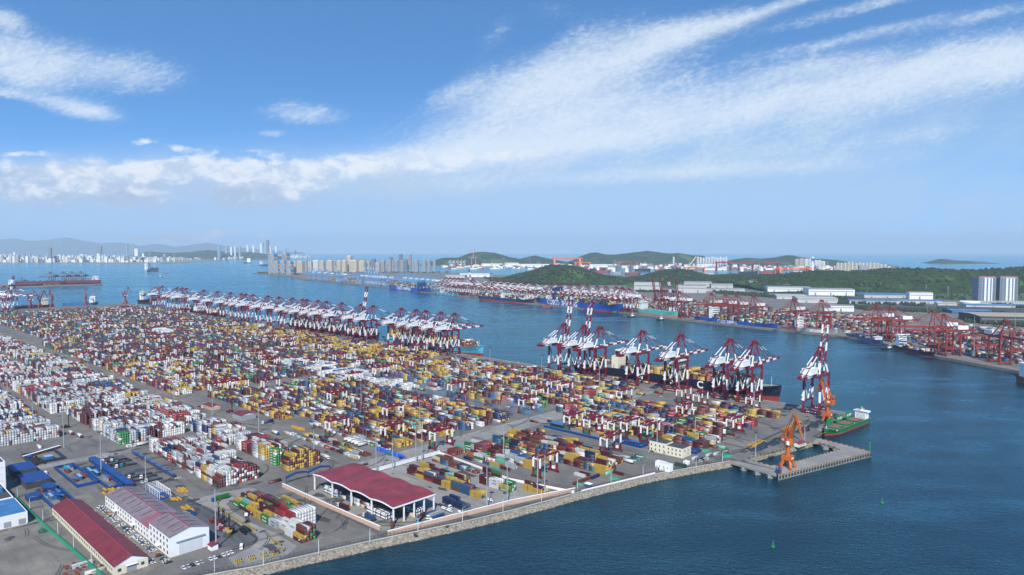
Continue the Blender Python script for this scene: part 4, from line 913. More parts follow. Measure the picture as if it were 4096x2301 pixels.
# small green cargo ship at the quay corner
a, b_ = G(3484, 1690, 0), G(3331, 1750, 0); d = (b_-a).normalized()
t, L, c, rot, near = make_ship('cargo_ship', 'small green cargo ship with open holds at the quay corner', 'cargo ship', a, b_, 17, 6.5, GREENH, zb=1.6, house=(-.41, 10, 8), seed=31, deck=DECKG, sheer=.55)
for i, x in enumerate((-.19, .04, .27)):
    h = MB(); h.box((x-.11)*L, (x+.055)*L, -6.3, 6.3, 5.6, 7.4, 0); h.box((x-.105)*L, (x+.05)*L, -5.6, 5.6, 7.41, 7.45, 1); h.build('hold', [GREENH, HATCH], t)
    y0 = -near*7.0; hc = MB(); hc.box((x-.02)*L-7.6, (x-.02)*L+7.6, y0-.5, y0+.5, 7.2, 16.0); o = hc.build('hatch_cover', GREEN, t)
    if i < 2:
        put_mesh(text_mesh('富上顺隆', 3.0, bold=.03), 'lettering', WHITE, o, ((x-.02)*L, y0+near*.56, 11.8), (R(90), 0, 0 if near < 0 else math.pi))
put_mesh(text_mesh('富上顺', 1.7, bold=.03), 'lettering', WHITE, t, (L*.37, near*8.1, 6.0), (R(90), 0, 0 if near < 0 else math.pi))
m = MB(); m.tube((-.36*L, 0, 17), (-.36*L, 0, 28), .7, .5, 10); m.box(-.36*L-1, -.36*L+1, -1.6, 1.6, 24, 25.5); m.build('signal_mast', GREEN, t)
# ------------------------------------------------------------------ buildings of the near yard
def uvthing(name, label, cat, u, v, group=None, z=QZ, rot=0): return thing(name, label, cat, Wd(u, v, z), ROT+rot, group)
def window_grid(t, pts, w, h, axis, depth=.15, m=GREYWIN):           # pts in thing coordinates: (a, z, fixed)
    for a, z, f in pts:
        b = MB()
        if axis == 'y': b.box(a-w/2, a+w/2, f-depth, f, z-h/2, z+h/2)
        else: b.box(f, f+depth, a-w/2, a+w/2, z-h/2, z+h/2)
        o = b.build('window', m, t)
# white workshop: low wing and taller end hall, ridge along u
t = uvthing('workshop', 'white two part workshop with faded pinkish roof beside the car park', 'workshop', -351, -779)
b = MB(); b.box(0, 104, 0, 27, 0, 9.2); b.build('wall', WHITE, t)
b = MB(); b.box(104, 143, -.3, 27.3, 0, 14.4); b.build('wall', WHITE, t)
REDTRIM = mat('red_roof_trim', (.33, .03, .06), .5, .1, .2)
def roof_part(x0, x1, y0, y1, ze, zr, m, name='roof', ribs=8, trim=True):
    b = MB(); b.gable(x0, x1, y0, y1, ze, zr, 0, 1); o = b.build(name, [m, WHITE], t)
    r = MB(); ym = (y0+y1)/2; r.box(x0-.4, x1+.4, ym-.35, ym+.35, zr+.2, zr+.42); 
    if trim: r.build('ridge_cap', REDTRIM, o)
    v = MB()
    for i in range(ribs):
        x = x0+(i+.5)*(x1-x0)/ribs
        for s in (-1, 1): v.beam((x, ym+s*1.5, zr+.42-(zr-ze)*1.5/(ym-y0)), (x, ym+s*(ym-y0)*.72, zr+.45-(zr-ze)*.72), .35, .3)
    if ribs: v.build('roof_vent', DKROOF, o)
    return o
roof_part(0, 104, 0, 27, 9.2, 12.8, PINKROOF, ribs=9); roof_part(104, 143, -.3, 27.3, 14.4, 18.2, PINKROOF, ribs=4)
p = MB(); p.quadbox([Vector((82, -.35, 9.55)), Vector((100, -.35, 9.55)), Vector((100, 13.2, 13.12)), Vector((82, 13.2, 13.12)), Vector((82, -.35, 9.65)), Vector((100, -.35, 9.65)), Vector((100, 13.2, 13.2)), Vector((82, 13.2, 13.2))]); p.build('roof_patch', mat('roof_patch_pink', (.27, .095, .115), .6, .2, .1), t)
window_grid(t, [(4+i*5.9, z, 0) for i in range(17) if i not in (4, 11) for z in (3.0, 6.9)], 1.7, 1.9, 'y'); window_grid(t, [(107.5+i*6.3, z, -.3) for i in range(6) for z in (2.8, 7.2, 11.6)], 2.0, 2.2, 'y')
for x in (27.5, 69, 122):
    b = MB(); b.box(x-1.6, x+1.6, -.2, -.01, 0, 3.2); b.build('door', GREYWIN, t); b = MB(); b.box(x-2.6, x+2.6, -2.2, -.02, 3.4, 3.7); b.build('door_canopy', WHITE, t)
b = MB(); b.box(143, 143.2, 6, 22, 0, 9.5); b.box(143.05, 143.3, 13.9, 14.1, 0, 9.5); o = b.build('sliding_door', mat('door_white', (.66, .68, .70), .5, .04, .3), t); b = MB(); b.box(143, 144, 4, 24, 9.6, 10.2); b.build('door_track', STEEL, o)
# long cream building with red roof
t = uvthing('long_building', 'long cream building with red gable roof in the near left corner', 'building', -361, -815)
b = MB(); b.box(0, 155, 0, 21, 0, 6.2); b.build('wall', CREAM, t); roof_part(0, 155, 0, 21, 6.2, 10.6, REDROOF, ribs=0)
window_grid(t, [(3+i*4.1, 3.4, 0) for i in range(37)], 1.3, 1.8, 'y'); window_grid(t, [(3.2, 3.2, 155), (17.5, 3.2, 155)], 2, 2, 'x'); b = MB(); b.box(155, 155.2, 7.5, 13.5, 0, 4.6); b.build('roller_door', STEEL, t); b = MB(); b.box(155, 156.2, 7, 14, 4.7, 5.0); b.build('door_canopy', WHITE, t)
# red canopy with four waves
t = uvthing('canopy', 'open sided shed with wavy crimson roof over tank containers', 'canopy', -257, -637)
cx, cy = 117, 41
b = MB(); n = 64
def wave(x): return 14.6+1.35*abs(math.sin(math.pi*x/29.2))**1.0
for i in range(n):
    x0, x1 = -1+i*(cx+2)/n, -1+(i+1)*(cx+2)/n; a, c_ = wave(x0), wave(x1)
    b.quadbox([Vector(q) for q in ((x0, -1, a), (x1, -1, c_), (x1, cy+1, c_), (x0, cy+1, a), (x0, -1, a+.35), (x1, -1, c_+.35), (x1, cy+1, c_+.35), (x0, cy+1, a+.35))])
b.build('roof', CANOPY, t)
e = MB()
for yy in (-1.05, cy+1.05):
    for i in range(n):
        x0, x1 = -1+i*(cx+2)/n, -1+(i+1)*(cx+2)/n; e.beam((x0, yy, wave(x0)-.5), (x1, yy, wave(x1)-.5), .3, 1.1)
e.beam((-1.05, -1, 14.2), (-1.05, cy+1, 14.2), .3, 1.2); e.beam((cx+1.05, -1, 14.2), (cx+1.05, cy+1, 14.2), .3, 1.2); e.build('fascia', WHITE, t)
for i in range(5):
    for j in range(5 if i == 4 else 3):
        y = j*cy/4 if i == 4 else j*cy/2; x = i*cx/4; b = MB(); b.box(x-.5, x+.5, y-.5, y+.5, 0, 13.9, 0); b.box(x-1.0, x+1.0, y-1.0, y+1.0, 0, .8, 1); b.build('post', [WHITE, YELLOW], t)
# yellow office by the shore
t = uvthing('office', 'two storey pale yellow office with flat dark roof and small windows', 'office building', -103, -325)
b = MB(); b.box(0, 20, 0, 15, 0, 11.0); b.box(20, 40, 0, 17, 0, 9.6); b.build('wall', CREAM, t); b = MB(); b.box(.5, 19.5, .5, 14.5, 11.02, 11.3); b.box(20.5, 39.5, .5, 16.5, 9.62, 9.9); b.build('roof', DKROOF, t)
window_grid(t, [(2.5+i*5, z, 0) for i in range(4) for z in (2.9, 7.6)]+[(23+i*4.6, z, 0) for i in range(4) for z in (2.8, 7.0)], 1.3, 2.0, 'y', .12); window_grid(t, [(4, 6.8, 40), (11, 6.8, 40), (11, 2.8, 40)], 1.3, 1.9, 'x', .12)
b = MB(); b.box(17, 19.4, -.2, -.02, 0, 3.4); b.build('door', STEEL, t)
# white pump house and its neighbours on the shore
u, v = UV(2634, 1880); t = uvthing('pump_house', 'white stepped pump house beside the shore fence', 'building', u, v)
b = MB(); b.box(-2, 12, 0, 7, 0, 7.0); b.box(-7, 3, 5, 11, 0, 6.2); b.build('wall', WHITE, t); b = MB(); b.box(-1.6, 11.6, .4, 6.6, 7.02, 7.3); b.build('roof', mat('pale_roof', (.66, .66, .66), .6, .08, .3), t); window_grid(t, [(1, 4, 0), (6, 4, 0), (10, 4, 0)], 1, 1.2, 'y'); b = MB(); b.box(-1, .8, -.2, -.02, 0, 2.6); b.build('door', GREYWIN, t)
u, v = UV(2698, 1864); t = uvthing('generator_container', 'dark green generator box beside the white pump house', 'container', u, v); b = MB(); b.box(0, 12, 0, 3, .3, 3.6); b.build('body', mat('deep_green_paint', (.012, .06, .03), .5, .1, .3), t); b = MB(); [b.box(1+i*2, 2.2+i*2, -.08, 0, 1, 2.8) for i in range(5)]; b.build('vent', GREYWIN, t)
u, v = UV(2733, 1857); t = uvthing('kiosk', 'small white cabin right of the green generator box', 'cabin', u, v); b = MB(); b.box(0, 5, 0, 4, 0, 3.4); b.build('wall', WHITE, t); b = MB(); b.box(1, 2.2, -.1, -.01, 1.2, 2.2); b.build('window', GLASS, t)
u, v = UV(3175, 1786); t = uvthing('quay_hut', 'cream hut with pink red roof beside the basin', 'hut', u, v, rot=R(82)); b = MB(); b.box(0, 15, -6, 0, 0, 3.4); b.build('wall', CREAM, t); roof_part(0, 15, -6, 0, 3.4, 4.8, CANOPY, ribs=0); window_grid(t, [(4, 1.8, -6), (10, 1.8, -6)], 1, 1.4, 'y')
u, v = UV(836, 2199); t = uvthing('guard_hut', 'small white hut with red lean-to roof at the hall corner', 'hut', u, v); b = MB(); b.box(-2, 4, 0, 5, 0, 3.6); b.build('wall', WHITE, t); b = MB(); b.quadbox([Vector(q) for q in ((-2.4, -.4, 3.3), (4.4, -.4, 3.3), (4.4, 5.4, 4.5), (-2.4, 5.4, 4.5), (-2.4, -.4, 3.6), (4.4, -.4, 3.6), (4.4, 5.4, 4.8), (-2.4, 5.4, 4.8))]); b.build('roof', REDROOF, t)
def house(label, px, py, lu, lv, h, wall, roofm, gable=True, name='house', cat='building', wins=True, hr=1.8, rot=0):
    global t
    u, v = UV(px, py); t = uvthing(name, label, cat, u, v, rot=rot); b = MB(); b.box(0, lu, 0, lv, 0, h); b.build('wall', wall, t)
    if gable: roof_part(0, lu, 0, lv, h, h+hr, roofm, ribs=0, trim=False)
    else: b = MB(); b.box(-.3, lu+.3, -.3, lv+.3, h+.02, h+.45); b.build('roof', roofm, t)
    if wins: window_grid(t, [(2.5+i*4, h*.55, 0) for i in range(max(1, int((lu-3)/4)))], 1.2, 1.3, 'y')
    return t
house('pink gatehouse with red roof by the middle crossroads', 815, 1630, 26, 12, 4.2, PEACH, REDROOF); house('cream hut pair with red roofs behind the blue racks', 1702, 1553, 24, 10, 4, CREAM, REDROOF)
house('open red roofed shelter beside the middle crossroads', 930, 1672, 24, 20, 6.5, STEEL, REDROOF, wins=False)
house('grey roofed white office among far left containers', 300, 1300, 60, 30, 9, WHITE, BLUE2, False); house('white flat roofed depot block among far containers', 610, 1332, 70, 26, 12, WHITE, mat('pale_roof', (.66, .66, .66)), False)
# white buildings cut by the left picture edge
t = uvthing('warehouse_tower', 'tall white building cut by the left picture edge', 'building', -455, -829); b = MB(); b.box(-70, 0, -40, 0, 0, 27); b.build('wall', WHITE, t); b = MB(); b.box(-69, -1, -39, -1, 27.02, 27.3); b.build('roof', DKROOF, t)
for k in range(4): bb = MB(); bb.box(-.01, .15, -34, -2, 4+k*6, 4.4+k*6); bb.build('band', mat('pale_band', (.6, .64, .68)), t)
window_grid(t, [(-24, 15, 0)], 10, 5, 'x', .12, BLUE2)
t = uvthing('annex', 'white annex with dark flat roof before the tall white building', 'building', -398, -834); b = MB(); b.box(-52, 0, -40, 0, 0, 10.5); b.build('wall', WHITE, t); b = MB(); b.box(-51, -1, -39, -1, 10.52, 10.8); b.build('roof', DKROOF, t); b = MB(); b.box(-30, -18, -14, -4, 10.8, 14.5); b.build('roof_unit', BLUE2, t); window_grid(t, [(-8, 5, 0)], 2.2, 1.8, 'x')
t = uvthing('cold_store', 'white loading dock with blue roof and three bay doors', 'warehouse', -354, -833); b = MB(); b.box(-44, 0, -60, 0, 0, 9.5); b.build('wall', WHITE, t); b = MB(); b.box(-43, -1, -59, -1, 9.52, 10.0); b.build('roof', BLUE2, t)
for i in range(5): b = MB(); b.box(.02, .25, -6-i*9.5, -1.5-i*9.5, .8, 4.8); b.build('bay_door', STEEL, t)
# blue sheds and fenced blue compounds
def shed(label, u0, u1, v0, v1, h, roofm=BLUE, wallm=BLUE, hr=.7, name='shed', cat='shed', grp=None):
    global t
    t = uvthing(name, label, cat, u0, v0, grp); b = MB(); b.box(0, u1-u0, 0, v1-v0, 0, h); b.build('wall', wallm, t); roof_part(0, u1-u0, 0, v1-v0, h, h+hr, roofm, ribs=0, trim=False)
shed('long narrow bright blue roofed shed behind the white workshop', -500, -384, -752, -746, 3.6, BLUE, BLUE, .5)
shed('dark blue open shed nearest the tall white building', -520, -492, -816, -798, 6, mat('deep_blue_sheet', (.008, .05, .22)), DKROOF)
shed('dark blue shed just in front of another dark blue shed', -478, -446, -816, -797, 6, mat('deep_blue_sheet', (.008, .05, .22)), DKROOF)
shed('small blue hut among clutter left of the work compound', -438, -424, -806, -797, 4, BLUE, BLUE); shed('small blue hut beside the boundary road', -420, -408, -822, -812, 3.5, BLUE, BLUE)
def compound(label, u0, u1, v0, v1, h=2.7, m=BLUE, inner=5, seed=1):
    t = uvthing('compound', label, 'work compound', u0, v0); U_, V_ = u1-u0, v1-v0; r = random.Random(seed); b = MB()
    for x0, x1, y0, y1 in ((0, U_, 0, 1.2), (0, U_, V_-1.2, V_), (0, 1.2, 1.25, V_-1.25), (U_-1.2, U_, 1.25, V_-1.25)): b.box(x0, x1, y0, y1, 0, h)
    b.build('wall', m, t)
    for i in range(inner):
        lu, lv = r.uniform(5, 14), r.uniform(3, 7); x = r.uniform(2, max(2.1, U_-lu-2)); y = 2+i*(V_-6)/max(1, inner)
        lv = min(lv, (V_-6)/max(1, inner)-.4)
        if lv < 1.4: lv = 1.4
        b = MB(); b.box(x, x+lu, y, y+lv, 0, 2.6+r.random(), 0); o = b.build('cabin', r.choice([BLUE, BLUE2, BLUE, BROWN, STEEL]), t)
        b = MB(); b.box(x-.3, x+lu+.3, y-.2, y+lv+.2, 3.62, 3.85); b.build('roof', r.choice([BLUE, BLUE2, mat('pale_blue_sheet', (.25, .42, .55), .5, .2, .3)]), o)
compound('bright blue walled compound of repair cabins left of long blue shed', -497, -418, -783, -766, inner=4, seed=1); compound('bright blue walled compound adjoining the yellow machine parts', -470, -392, -765, -753, inner=3, seed=2)
compound('low cluttered blue and rust compound by the boundary road', -432, -372, -812, -794, inner=5, seed=3); compound('dark container walled compound with parked cars near the left edge', -570, -526, -796, -766, 2.8, mat('deep_navy_wall', (.02, .03, .06)), 2, 4)
compound('blue container compound behind the yellow office', -108, -60, -303, -290, inner=2, seed=5); compound('blue container compound left of the yellow office', -150, -114, -324, -310, inner=2, seed=6)
t = uvthing('container_wall', 'long low blue wall with container roofs in front of repair cranes', 'wall', -250, -329); b = MB(); b.box(0, 104, 0, 2.4, 0, 2.7); b.build('wall', BLUE, t); b = MB(); b.box(0, 104, -.15, 2.5, 2.72, 2.85); b.build('roof', BLUE2, t)
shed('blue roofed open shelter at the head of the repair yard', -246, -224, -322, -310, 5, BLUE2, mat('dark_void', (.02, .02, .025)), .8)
# walls and fences
def wall(label, pts, h, th, m, name='wall', stripe=None, uv=False):
    w0 = (Wd(*pts[0]) if uv else G(*pts[0])); t = thing(name, label, 'wall', w0); b = MB()
    for a, c_ in zip(pts[:-1], pts[1:]):
        a, c_ = (Wd(*a) if uv else G(*a))-w0, (Wd(*c_) if uv else G(*c_))-w0; b.beam(a+Vector((0, 0, h/2)), c_+Vector((0, 0, h/2)), th, h, 0); b.beam(a+Vector((0, 0, h+.16)), c_+Vector((0, 0, h+.16)), th+.3, .3, 1)
    b.build('wall_panel', [m, stripe or WHITE], t)
wall('low peach wall beside the canopy yard', [(1130, 1948), (1320, 2035), (1520, 2122)], 3.2, .8, PEACH); wall('low peach wall along the shore fence', [(1550, 2143), (2060, 2013), (2300, 1967)], 3.4, .8, PEACH)
wall('long white wall dividing canopy yard from container rows', [(1480, 1893), (1760, 1815)], 3.2, .8, WHITE); wall('white wall with red cap dividing the two shore yards', [(1760, 1815), (1960, 1889), (2040, 1922), (2296, 1973)], 2.6, .7, WHITE, stripe=REDROOF)
wall('low red and white wall beside the shore road', [(2326, 1966), (2620, 1894)], 1.6, .6, WHITE, stripe=REDROOF); wall('bright green fence along the boundary road', [(60, 1996), (170, 2103), (397, 2301), (470, 2370)], 3.0, .3, mat('green_fence_sheet', (.02, .30, .19), .6, .1, .3), 'fence', GREEN)
wall('brown low container wall in front of the left lot', [(92, 1836), (240, 1792)], 2.7, 2.4, BROWN)
def fence(label, pts, h=3.0, gap=3.0, m=None, offs=0):
    w0 = Wd(*pts[0]); t = thing('fence', label, 'fence', w0); b = MB(); g = MB()
    for a, c_ in zip(pts[:-1], pts[1:]):
        a, c_ = Wd(*a)-w0, Wd(*c_)-w0; n = max(1, int((c_-a).length/gap))
        for i in range(n):
            p = a.lerp(c_, i/n); q = a.lerp(c_, (i+1)/n); b.beam(p, p+Vector((0, 0, h)), .22)
            for k in range(1, 6): s = p.lerp(q, k/6); g.beam(s+Vector((0, 0, .3)), s+Vector((0, 0, h-.2)), .07)
        b.beam(a+Vector((0, 0, h-.2)), c_+Vector((0, 0, h-.2)), .14); b.beam(a+Vector((0, 0, .35)), c_+Vector((0, 0, .35)), .14)
    b.build('post', m or DKROOF, t); g.build('bar', m or DKROOF, t)
shf = [(-270, -1100), (-208, -901), (-166, -773), (-154, -745), (-132, -668), (-109, -598), (-97, -552), (-82, -477), (-59, -387), (-26, -300)]
fence('dark railing fence along the rocky shore', shf, 2.8); fence('dark railing between asphalt lot and pale road', [UV(*p) for p in ((745, 2000), (830, 2040), (930, 2090), (1030, 2160), (1012, 2178), (920, 2204))], 2.4); fence('grey railing along the road before the blue wall', [(-258, -352), (-95, -352)], 2.0)
fence('dark railing between the yard road and the corner quay', [UV(*p) for p in ((2860, 1838), (2960, 1810), (3090, 1745), (3240, 1680))], 2.2)
# yellow and black kerb barriers
BY = mat('barrier_yellow', (.60, .40, .02), .6, .15, .6)
def barrier_mesh():
    b = MB()
    for i in range(8): b.box(-2.4+i*.6, -1.8+i*.6, -.45, .45, 0, 1.0, i % 2)
    return b.mesh('barrier', [BY, BLACK])
BM_ = barrier_mesh(); bl = []
def barr_line(pts, grp, lab, step=5.2):
    P_ = [G(*p) for p in pts]
    for a, c_ in zip(P_[:-1], P_[1:]):
        n = max(1, round((c_-a).length/step))
        for i in range(n):
            o = bpy.data.objects.new('kerb_barrier', BM_); COL.objects.link(o); o.location = a.lerp(c_, (i+.5)/n); o.rotation_euler = (0, 0, math.atan2((c_-a).y, (c_-a).x)); tag(o, lab, 'barrier', grp)
barr_line([(885, 1998), (870, 2012), (872, 2025), (885, 2042), (920, 2065), (960, 2090), (1000, 2110), (1028, 2124)], 'striped barriers along the curve of the pale road', 'yellow and black striped barrier curving along the pale road')
barr_line([(890, 1994), (912, 1982)], 'striped barriers at the road mouth', 'yellow and black striped barrier at the upper road mouth'); barr_line([(1079, 2155), (1100, 2168), (1127, 2183)], 'striped barriers before the front lot', 'yellow and black striped barrier before the front lot')
for a, c_ in (((1123, 2195), (1103, 2205)), ((1143, 2192), (1133, 2208)), ((1075, 2215), (1095, 2208)), ((1040, 2222), (1062, 2216)), ((1047, 2234), (1069, 2226)), ((992, 2232), (1014, 2226)), ((998, 2243), (1020, 2237)), ((940, 2246), (963, 2241)), ((946, 2257), (970, 2251)), ((1093, 2222), (1113, 2216))):
    barr_line([a, c_], 'striped barrier pairs on the lower road', 'yellow and black striped barrier lying on the lower pale road', 6)
# lamp masts and street lamps
def mast(label, px, py, h, high=True, uv=None, grp=None):
    u, v = uv or UV(px, py); t = uvthing('lamp_mast' if high else 'street_lamp', label, 'lamp', u, v, grp)
    b = MB(); b.tube((0, 0, 0), (0, 0, h), .6 if high else .2, .28 if high else .1, 10); b.box(-1, 1, -1, 1, 0, .8) if high else None; b.build('pole', STEEL if high else WHITE, t)
    b = MB()
    if high:
        b.tube((0, 0, h-.4), (0, 0, h), 1.7, None, 10)
        for k in range(8): a = k*math.pi/4; b.box(1.9*math.cos(a)-.35, 1.9*math.cos(a)+.35, 1.9*math.sin(a)-.35, 1.9*math.sin(a)+.35, h-.9, h-.3)
    else: b.beam((0, 0, h), (0, 2.2, h+.5), .16); b.box(-.25, .25, 1.8, 3.0, h+.35, h+.6)
    b.build('lamp_head', DKROOF if high else STEEL, t)
for lab, px, py, h in (('tall grey lamp mast at the corner of the white hall', 865, 2193, 47), ('tall grey lamp mast behind the white workshop roof', 585, 1972, 36), ('tall lamp mast beside the left blue shed', 405, 1888, 40), ('tall lamp mast before the white stacks left of the road', 256, 1790, 42),
    ('tall lamp mast left of the red canopy', 1256, 1850, 36), ('lamp mast at the upper end of the white wall', 1505, 1893, 40), ('lamp mast near the canopy back corner', 1571, 1877, 34), ('left of twin lamp masts by the white wall', 1664, 1850, 40), ('right of twin lamp masts by the white wall', 1688, 1843, 42),
    ('lamp mast at the left shore side of the walled yard', 1948, 2039, 40), ('lamp mast in the middle of the walled yard shore side', 2029, 2020, 40), ('left of twin lamp masts by the shore wall', 2150, 1993, 40), ('right of twin lamp masts by the shore wall', 2179, 1987, 40), ('lamp mast before the second yard stacks', 2015, 1841, 40),
    ('white lamp mast at the left end of the yellow office', 2628, 1809, 46), ('lamp mast beside right-hand stack behind the office', 2780, 1778, 34), ('lamp mast near the middle of the mixed rows', 1680, 1730, 42), ('lamp mast left of middle in the mixed rows', 1445, 1650, 42), ('lamp mast by the yellow stacks', 1244, 1605, 42),
    ('lamp mast at the middle crossroads', 1035, 1730, 42), ('lamp mast by the pink gatehouse', 850, 1660, 40), ('lamp mast on the dividing road left of middle', 697, 1605, 40), ('lamp mast on the far dividing road', 455, 1510, 40), ('lamp mast behind the far white stacks', 352, 1470, 40), ('lamp mast amid white stacks at far left', 132, 1700, 44), ('lamp mast at the left edge stacks', 32, 1620, 44),
    ('lamp mast on the quay behind the first row', 2167, 1515, 40), ('lamp mast on the apron before the black ship', 2397, 1560, 40), ('lamp mast right of the letter C', 2715, 1574, 36), ('lamp mast near the black ship bow', 3015, 1662, 42), ('lamp mast in the rows before the ship', 2437, 1690, 42), ('lamp mast behind the reefers', 1314, 1452, 40), ('lamp mast behind the pale blue ship', 1960, 1480, 42), ('lamp mast right of the cream huts', 1872, 1562, 42), ('lamp mast before the pale blue ship', 1468, 1400, 40), ('lamp mast in the far yellow stacks', 1185, 1430, 38), ('white lamp post by the basin shore', 3022, 1825, 26), ('white lamp post beside the basin hut', 3218, 1775, 24)):
    mast(lab, px, py, h)
for i, (px, py) in enumerate(((858, 2290), (1053, 2262), (1275, 2215), (1480, 2170), (1672, 2128), (1850, 2085), (2012, 2046), (2166, 2005), (2310, 1965), (2444, 1935), (2572, 1905), (2784, 1872), (2890, 1848))): mast('%s white street lamp from the left along the shore fence' % ORD(i+1), px, py, 10.5, False)
for i, (px, py) in enumerate(((70, 1995), (119, 2040), (172, 2090), (232, 2142), (295, 2200), (366, 2268))): mast('%s white street lamp from the top along the green fence road' % ORD(i+1), px, py, 10, False)
# ------------------------------------------------------------------ cars
CARC = [('white', (.75, .76, .77)), ('black', (.015, .016, .018)), ('dark blue', (.015, .03, .07)), ('silver', (.42, .44, .46)), ('dark grey', (.08, .085, .09)), ('orange', (.55, .17, .02)), ('yellow', (.66, .40, .02)), ('red', (.35, .02, .02))]
car_meshes = {}
def car_parts(ci):
    if ci in car_meshes: return car_meshes[ci]
    n, c = CARC[ci]; m = mat('car_paint_'+n.replace(' ', '_'), c, .3, .05, .5)
    b = MB(); b.quadbox([Vector(q) for q in ((-2.3, -.88, .3), (2.3, -.88, .3), (2.3, .88, .3), (-2.3, .88, .3), (-2.25, -.84, .82), (2.15, -.82, .76), (2.15, .82, .76), (-2.25, .84, .82))])
    b.quadbox([Vector(q) for q in ((-1.1, -.66, 1.36), (.5, -.66, 1.36), (.5, .66, 1.36), (-1.1, .66, 1.36), (-1.0, -.60, 1.44), (.4, -.60, 1.44), (.4, .60, 1.44), (-1.0, .60, 1.44))])
    g = MB(); g.quadbox([Vector(q) for q in ((-1.95, -.82, .80), (1.25, -.82, .78), (1.25, .82, .78), (-1.95, .82, .80), (-1.15, -.68, 1.36), (.55, -.68, 1.36), (.55, .68, 1.36), (-1.15, .68, 1.36))])
    w = MB(); w.tube((0, -.1, 0), (0, .1, 0), .33, n=10)
    if 'wheel' not in car_meshes: car_meshes['wheel'] = w.mesh('wheel', DARK); car_meshes['glass'] = g.mesh('window', GLASS)
    car_meshes[ci] = (b.mesh('body', m), car_meshes['glass'], car_meshes['wheel']); return car_meshes[ci]
def car(label, ci, loc, rot, group, s=1.0):
    b, g, w = car_parts(ci); t = thing('parked_car', label, 'car', loc, rot, group); t.scale = (s, s, s)
    for nm, me, l in (('body', b, (0, 0, 0)), ('window', g, (0, 0, 0)), ('wheel', w, (1.4, -.84, .33)), ('wheel', w, (1.4, .84, .33)), ('wheel', w, (-1.4, -.84, .33)), ('wheel', w, (-1.4, .84, .33))):
        o = bpy.data.objects.new(nm, me); COL.objects.link(o); o.parent = t; o.location = l
    return t
rc = random.Random(3)
def car_row(name, segs, v, rot, group, weights):
    ks = {}
    for (a, b_) in segs:
        u = a
        while u < b_:
            ci = rc.choices(range(len(CARC)), weights)[0]
            if rc.random() < .93:
                ks[0] = ks.get(0, 0)+1
                car('%s car parked %s from the upper end, %s' % (CARC[ci][0], ORD(ks[0]), name), ci, Wd(u, v+rc.uniform(-.3, .3), QZ+.06), ROT+rot+rc.uniform(-.05, .05)+(math.pi if rc.random() < .4 else 0), group, 1.06)
            u += 2.85
car_row('under the workshop wall', [(-350, -330), (-326, -300), (-296, -272), (-264, -244), (-236, -214), (-209, -198)], -783.2, R(90), 'cars parked along the white workshop', [50, 8, 9, 14, 8, 3, 4, 2])
car_row('behind the red roofed building', [(-344, -338), (-326, -256), (-248, -235), (-230, -207)], -791.2, R(90), 'cars parked behind the red roofed building', [30, 18, 22, 16, 12, 2, 1, 1])
for i in range(12):
    if i == 5: continue
    v = -779+i*3.0; ci = [0, 3, 1, 0, 3, 0, 0, 0, 2, 0, 0, 0][i]; car('%s car parked %s from the left in the row facing the shore' % (CARC[ci][0], ORD(i+1)), ci, Wd(-184.5, v, QZ+.06), ROT+rc.uniform(-.05, .05), 'cars in the short row facing the shore', 1.1)
for i, (px, py, ci, lab) in enumerate(((418, 1831, 0, 'white car behind the long blue shed'), (444, 1824, 3, 'silver car behind the long blue shed'), (712, 1915, 0, 'white car at the tail of the goods train'), (567, 1932, 0, 'white car beside the blue shed end'), (520, 1790, 0, 'white car on the road before the white stacks'), (394, 2273, 6, 'yellow car at the corner of the red roofed building'), (408, 2268, 1, 'black car at the corner of the red roofed building'),
        (106, 1822, 0, 'white car first in the container walled car park'), (118, 1821, 0, 'white car second in the container walled car park'), (143, 1815, 3, 'silver car in the container walled car park'), (182, 1809, 0, 'white car near the far end of the container walled car park'), (207, 1803, 0, 'white car last in the container walled car park'), (2788, 1846, 4, 'dark car first in the shore road lot'), (2800, 1846, 0, 'white car second in the shore road lot'), (2813, 1842, 1, 'black car in the shore road lot'), (2823, 1838, 0, 'white car near the end of the shore road lot'), (2830, 1836, 0, 'white car last in the shore road lot'), (3282, 1722, 0, 'white pickup by the orange crane'), (2645, 1588, 0, 'white car on the apron before the black ship'), (2608, 1808, 4, 'dark car left of the yellow office'), (2600, 1806, 0, 'white car left of the yellow office'), (2072, 1451, 0, 'white car on the quay edge left of the three cranes'), (300, 2285, 4, 'dark car'),)):
    if lab == 'dark car': continue
    car(lab, ci, G(px, py)+Vector((0, 0, .06)), ROT+(0 if i % 2 else R(90)), 'cars around the terminal', 1.1)
def van(label, px, py, rot, c=WHITE):
    t = thing('minibus', label, 'van', G(px, py), rot); b = MB(); b.quadbox([Vector(q) for q in ((-3, -1, .4), (3, -1, .4), (3, 1, .4), (-3, 1, .4), (-2.9, -.95, 2.5), (2.2, -.95, 2.5), (2.2, .95, 2.5), (-2.9, .95, 2.5))]); b.build('body', c, t)
    g = MB(); g.box(-2.4, 2.0, -1.02, 1.02, 1.5, 2.15); g.quadbox([Vector(q) for q in ((2.55, -.85, 1.5), (2.68, -.85, 1.5), (2.68, .85, 1.5), (2.55, .85, 1.5), (2.3, -.85, 2.2), (2.42, -.85, 2.2), (2.42, .85, 2.2), (2.3, .85, 2.2))]); g.build('window', GLASS, t)
    for x in (-1.9, 1.9):
        for y in (-.95, .95): w = MB(); w.tube((x, y-.12, .42), (x, y+.12, .42), .42); w.build('wheel', DARK, t)
van('white minibus driving on the pale road bend', 965, 2193, R(-70)); van('white minibus crossing before the white stacks', 517, 1788, R(20)); van('white minibus on the lane by the blue compounds', 183, 1897, R(-50))
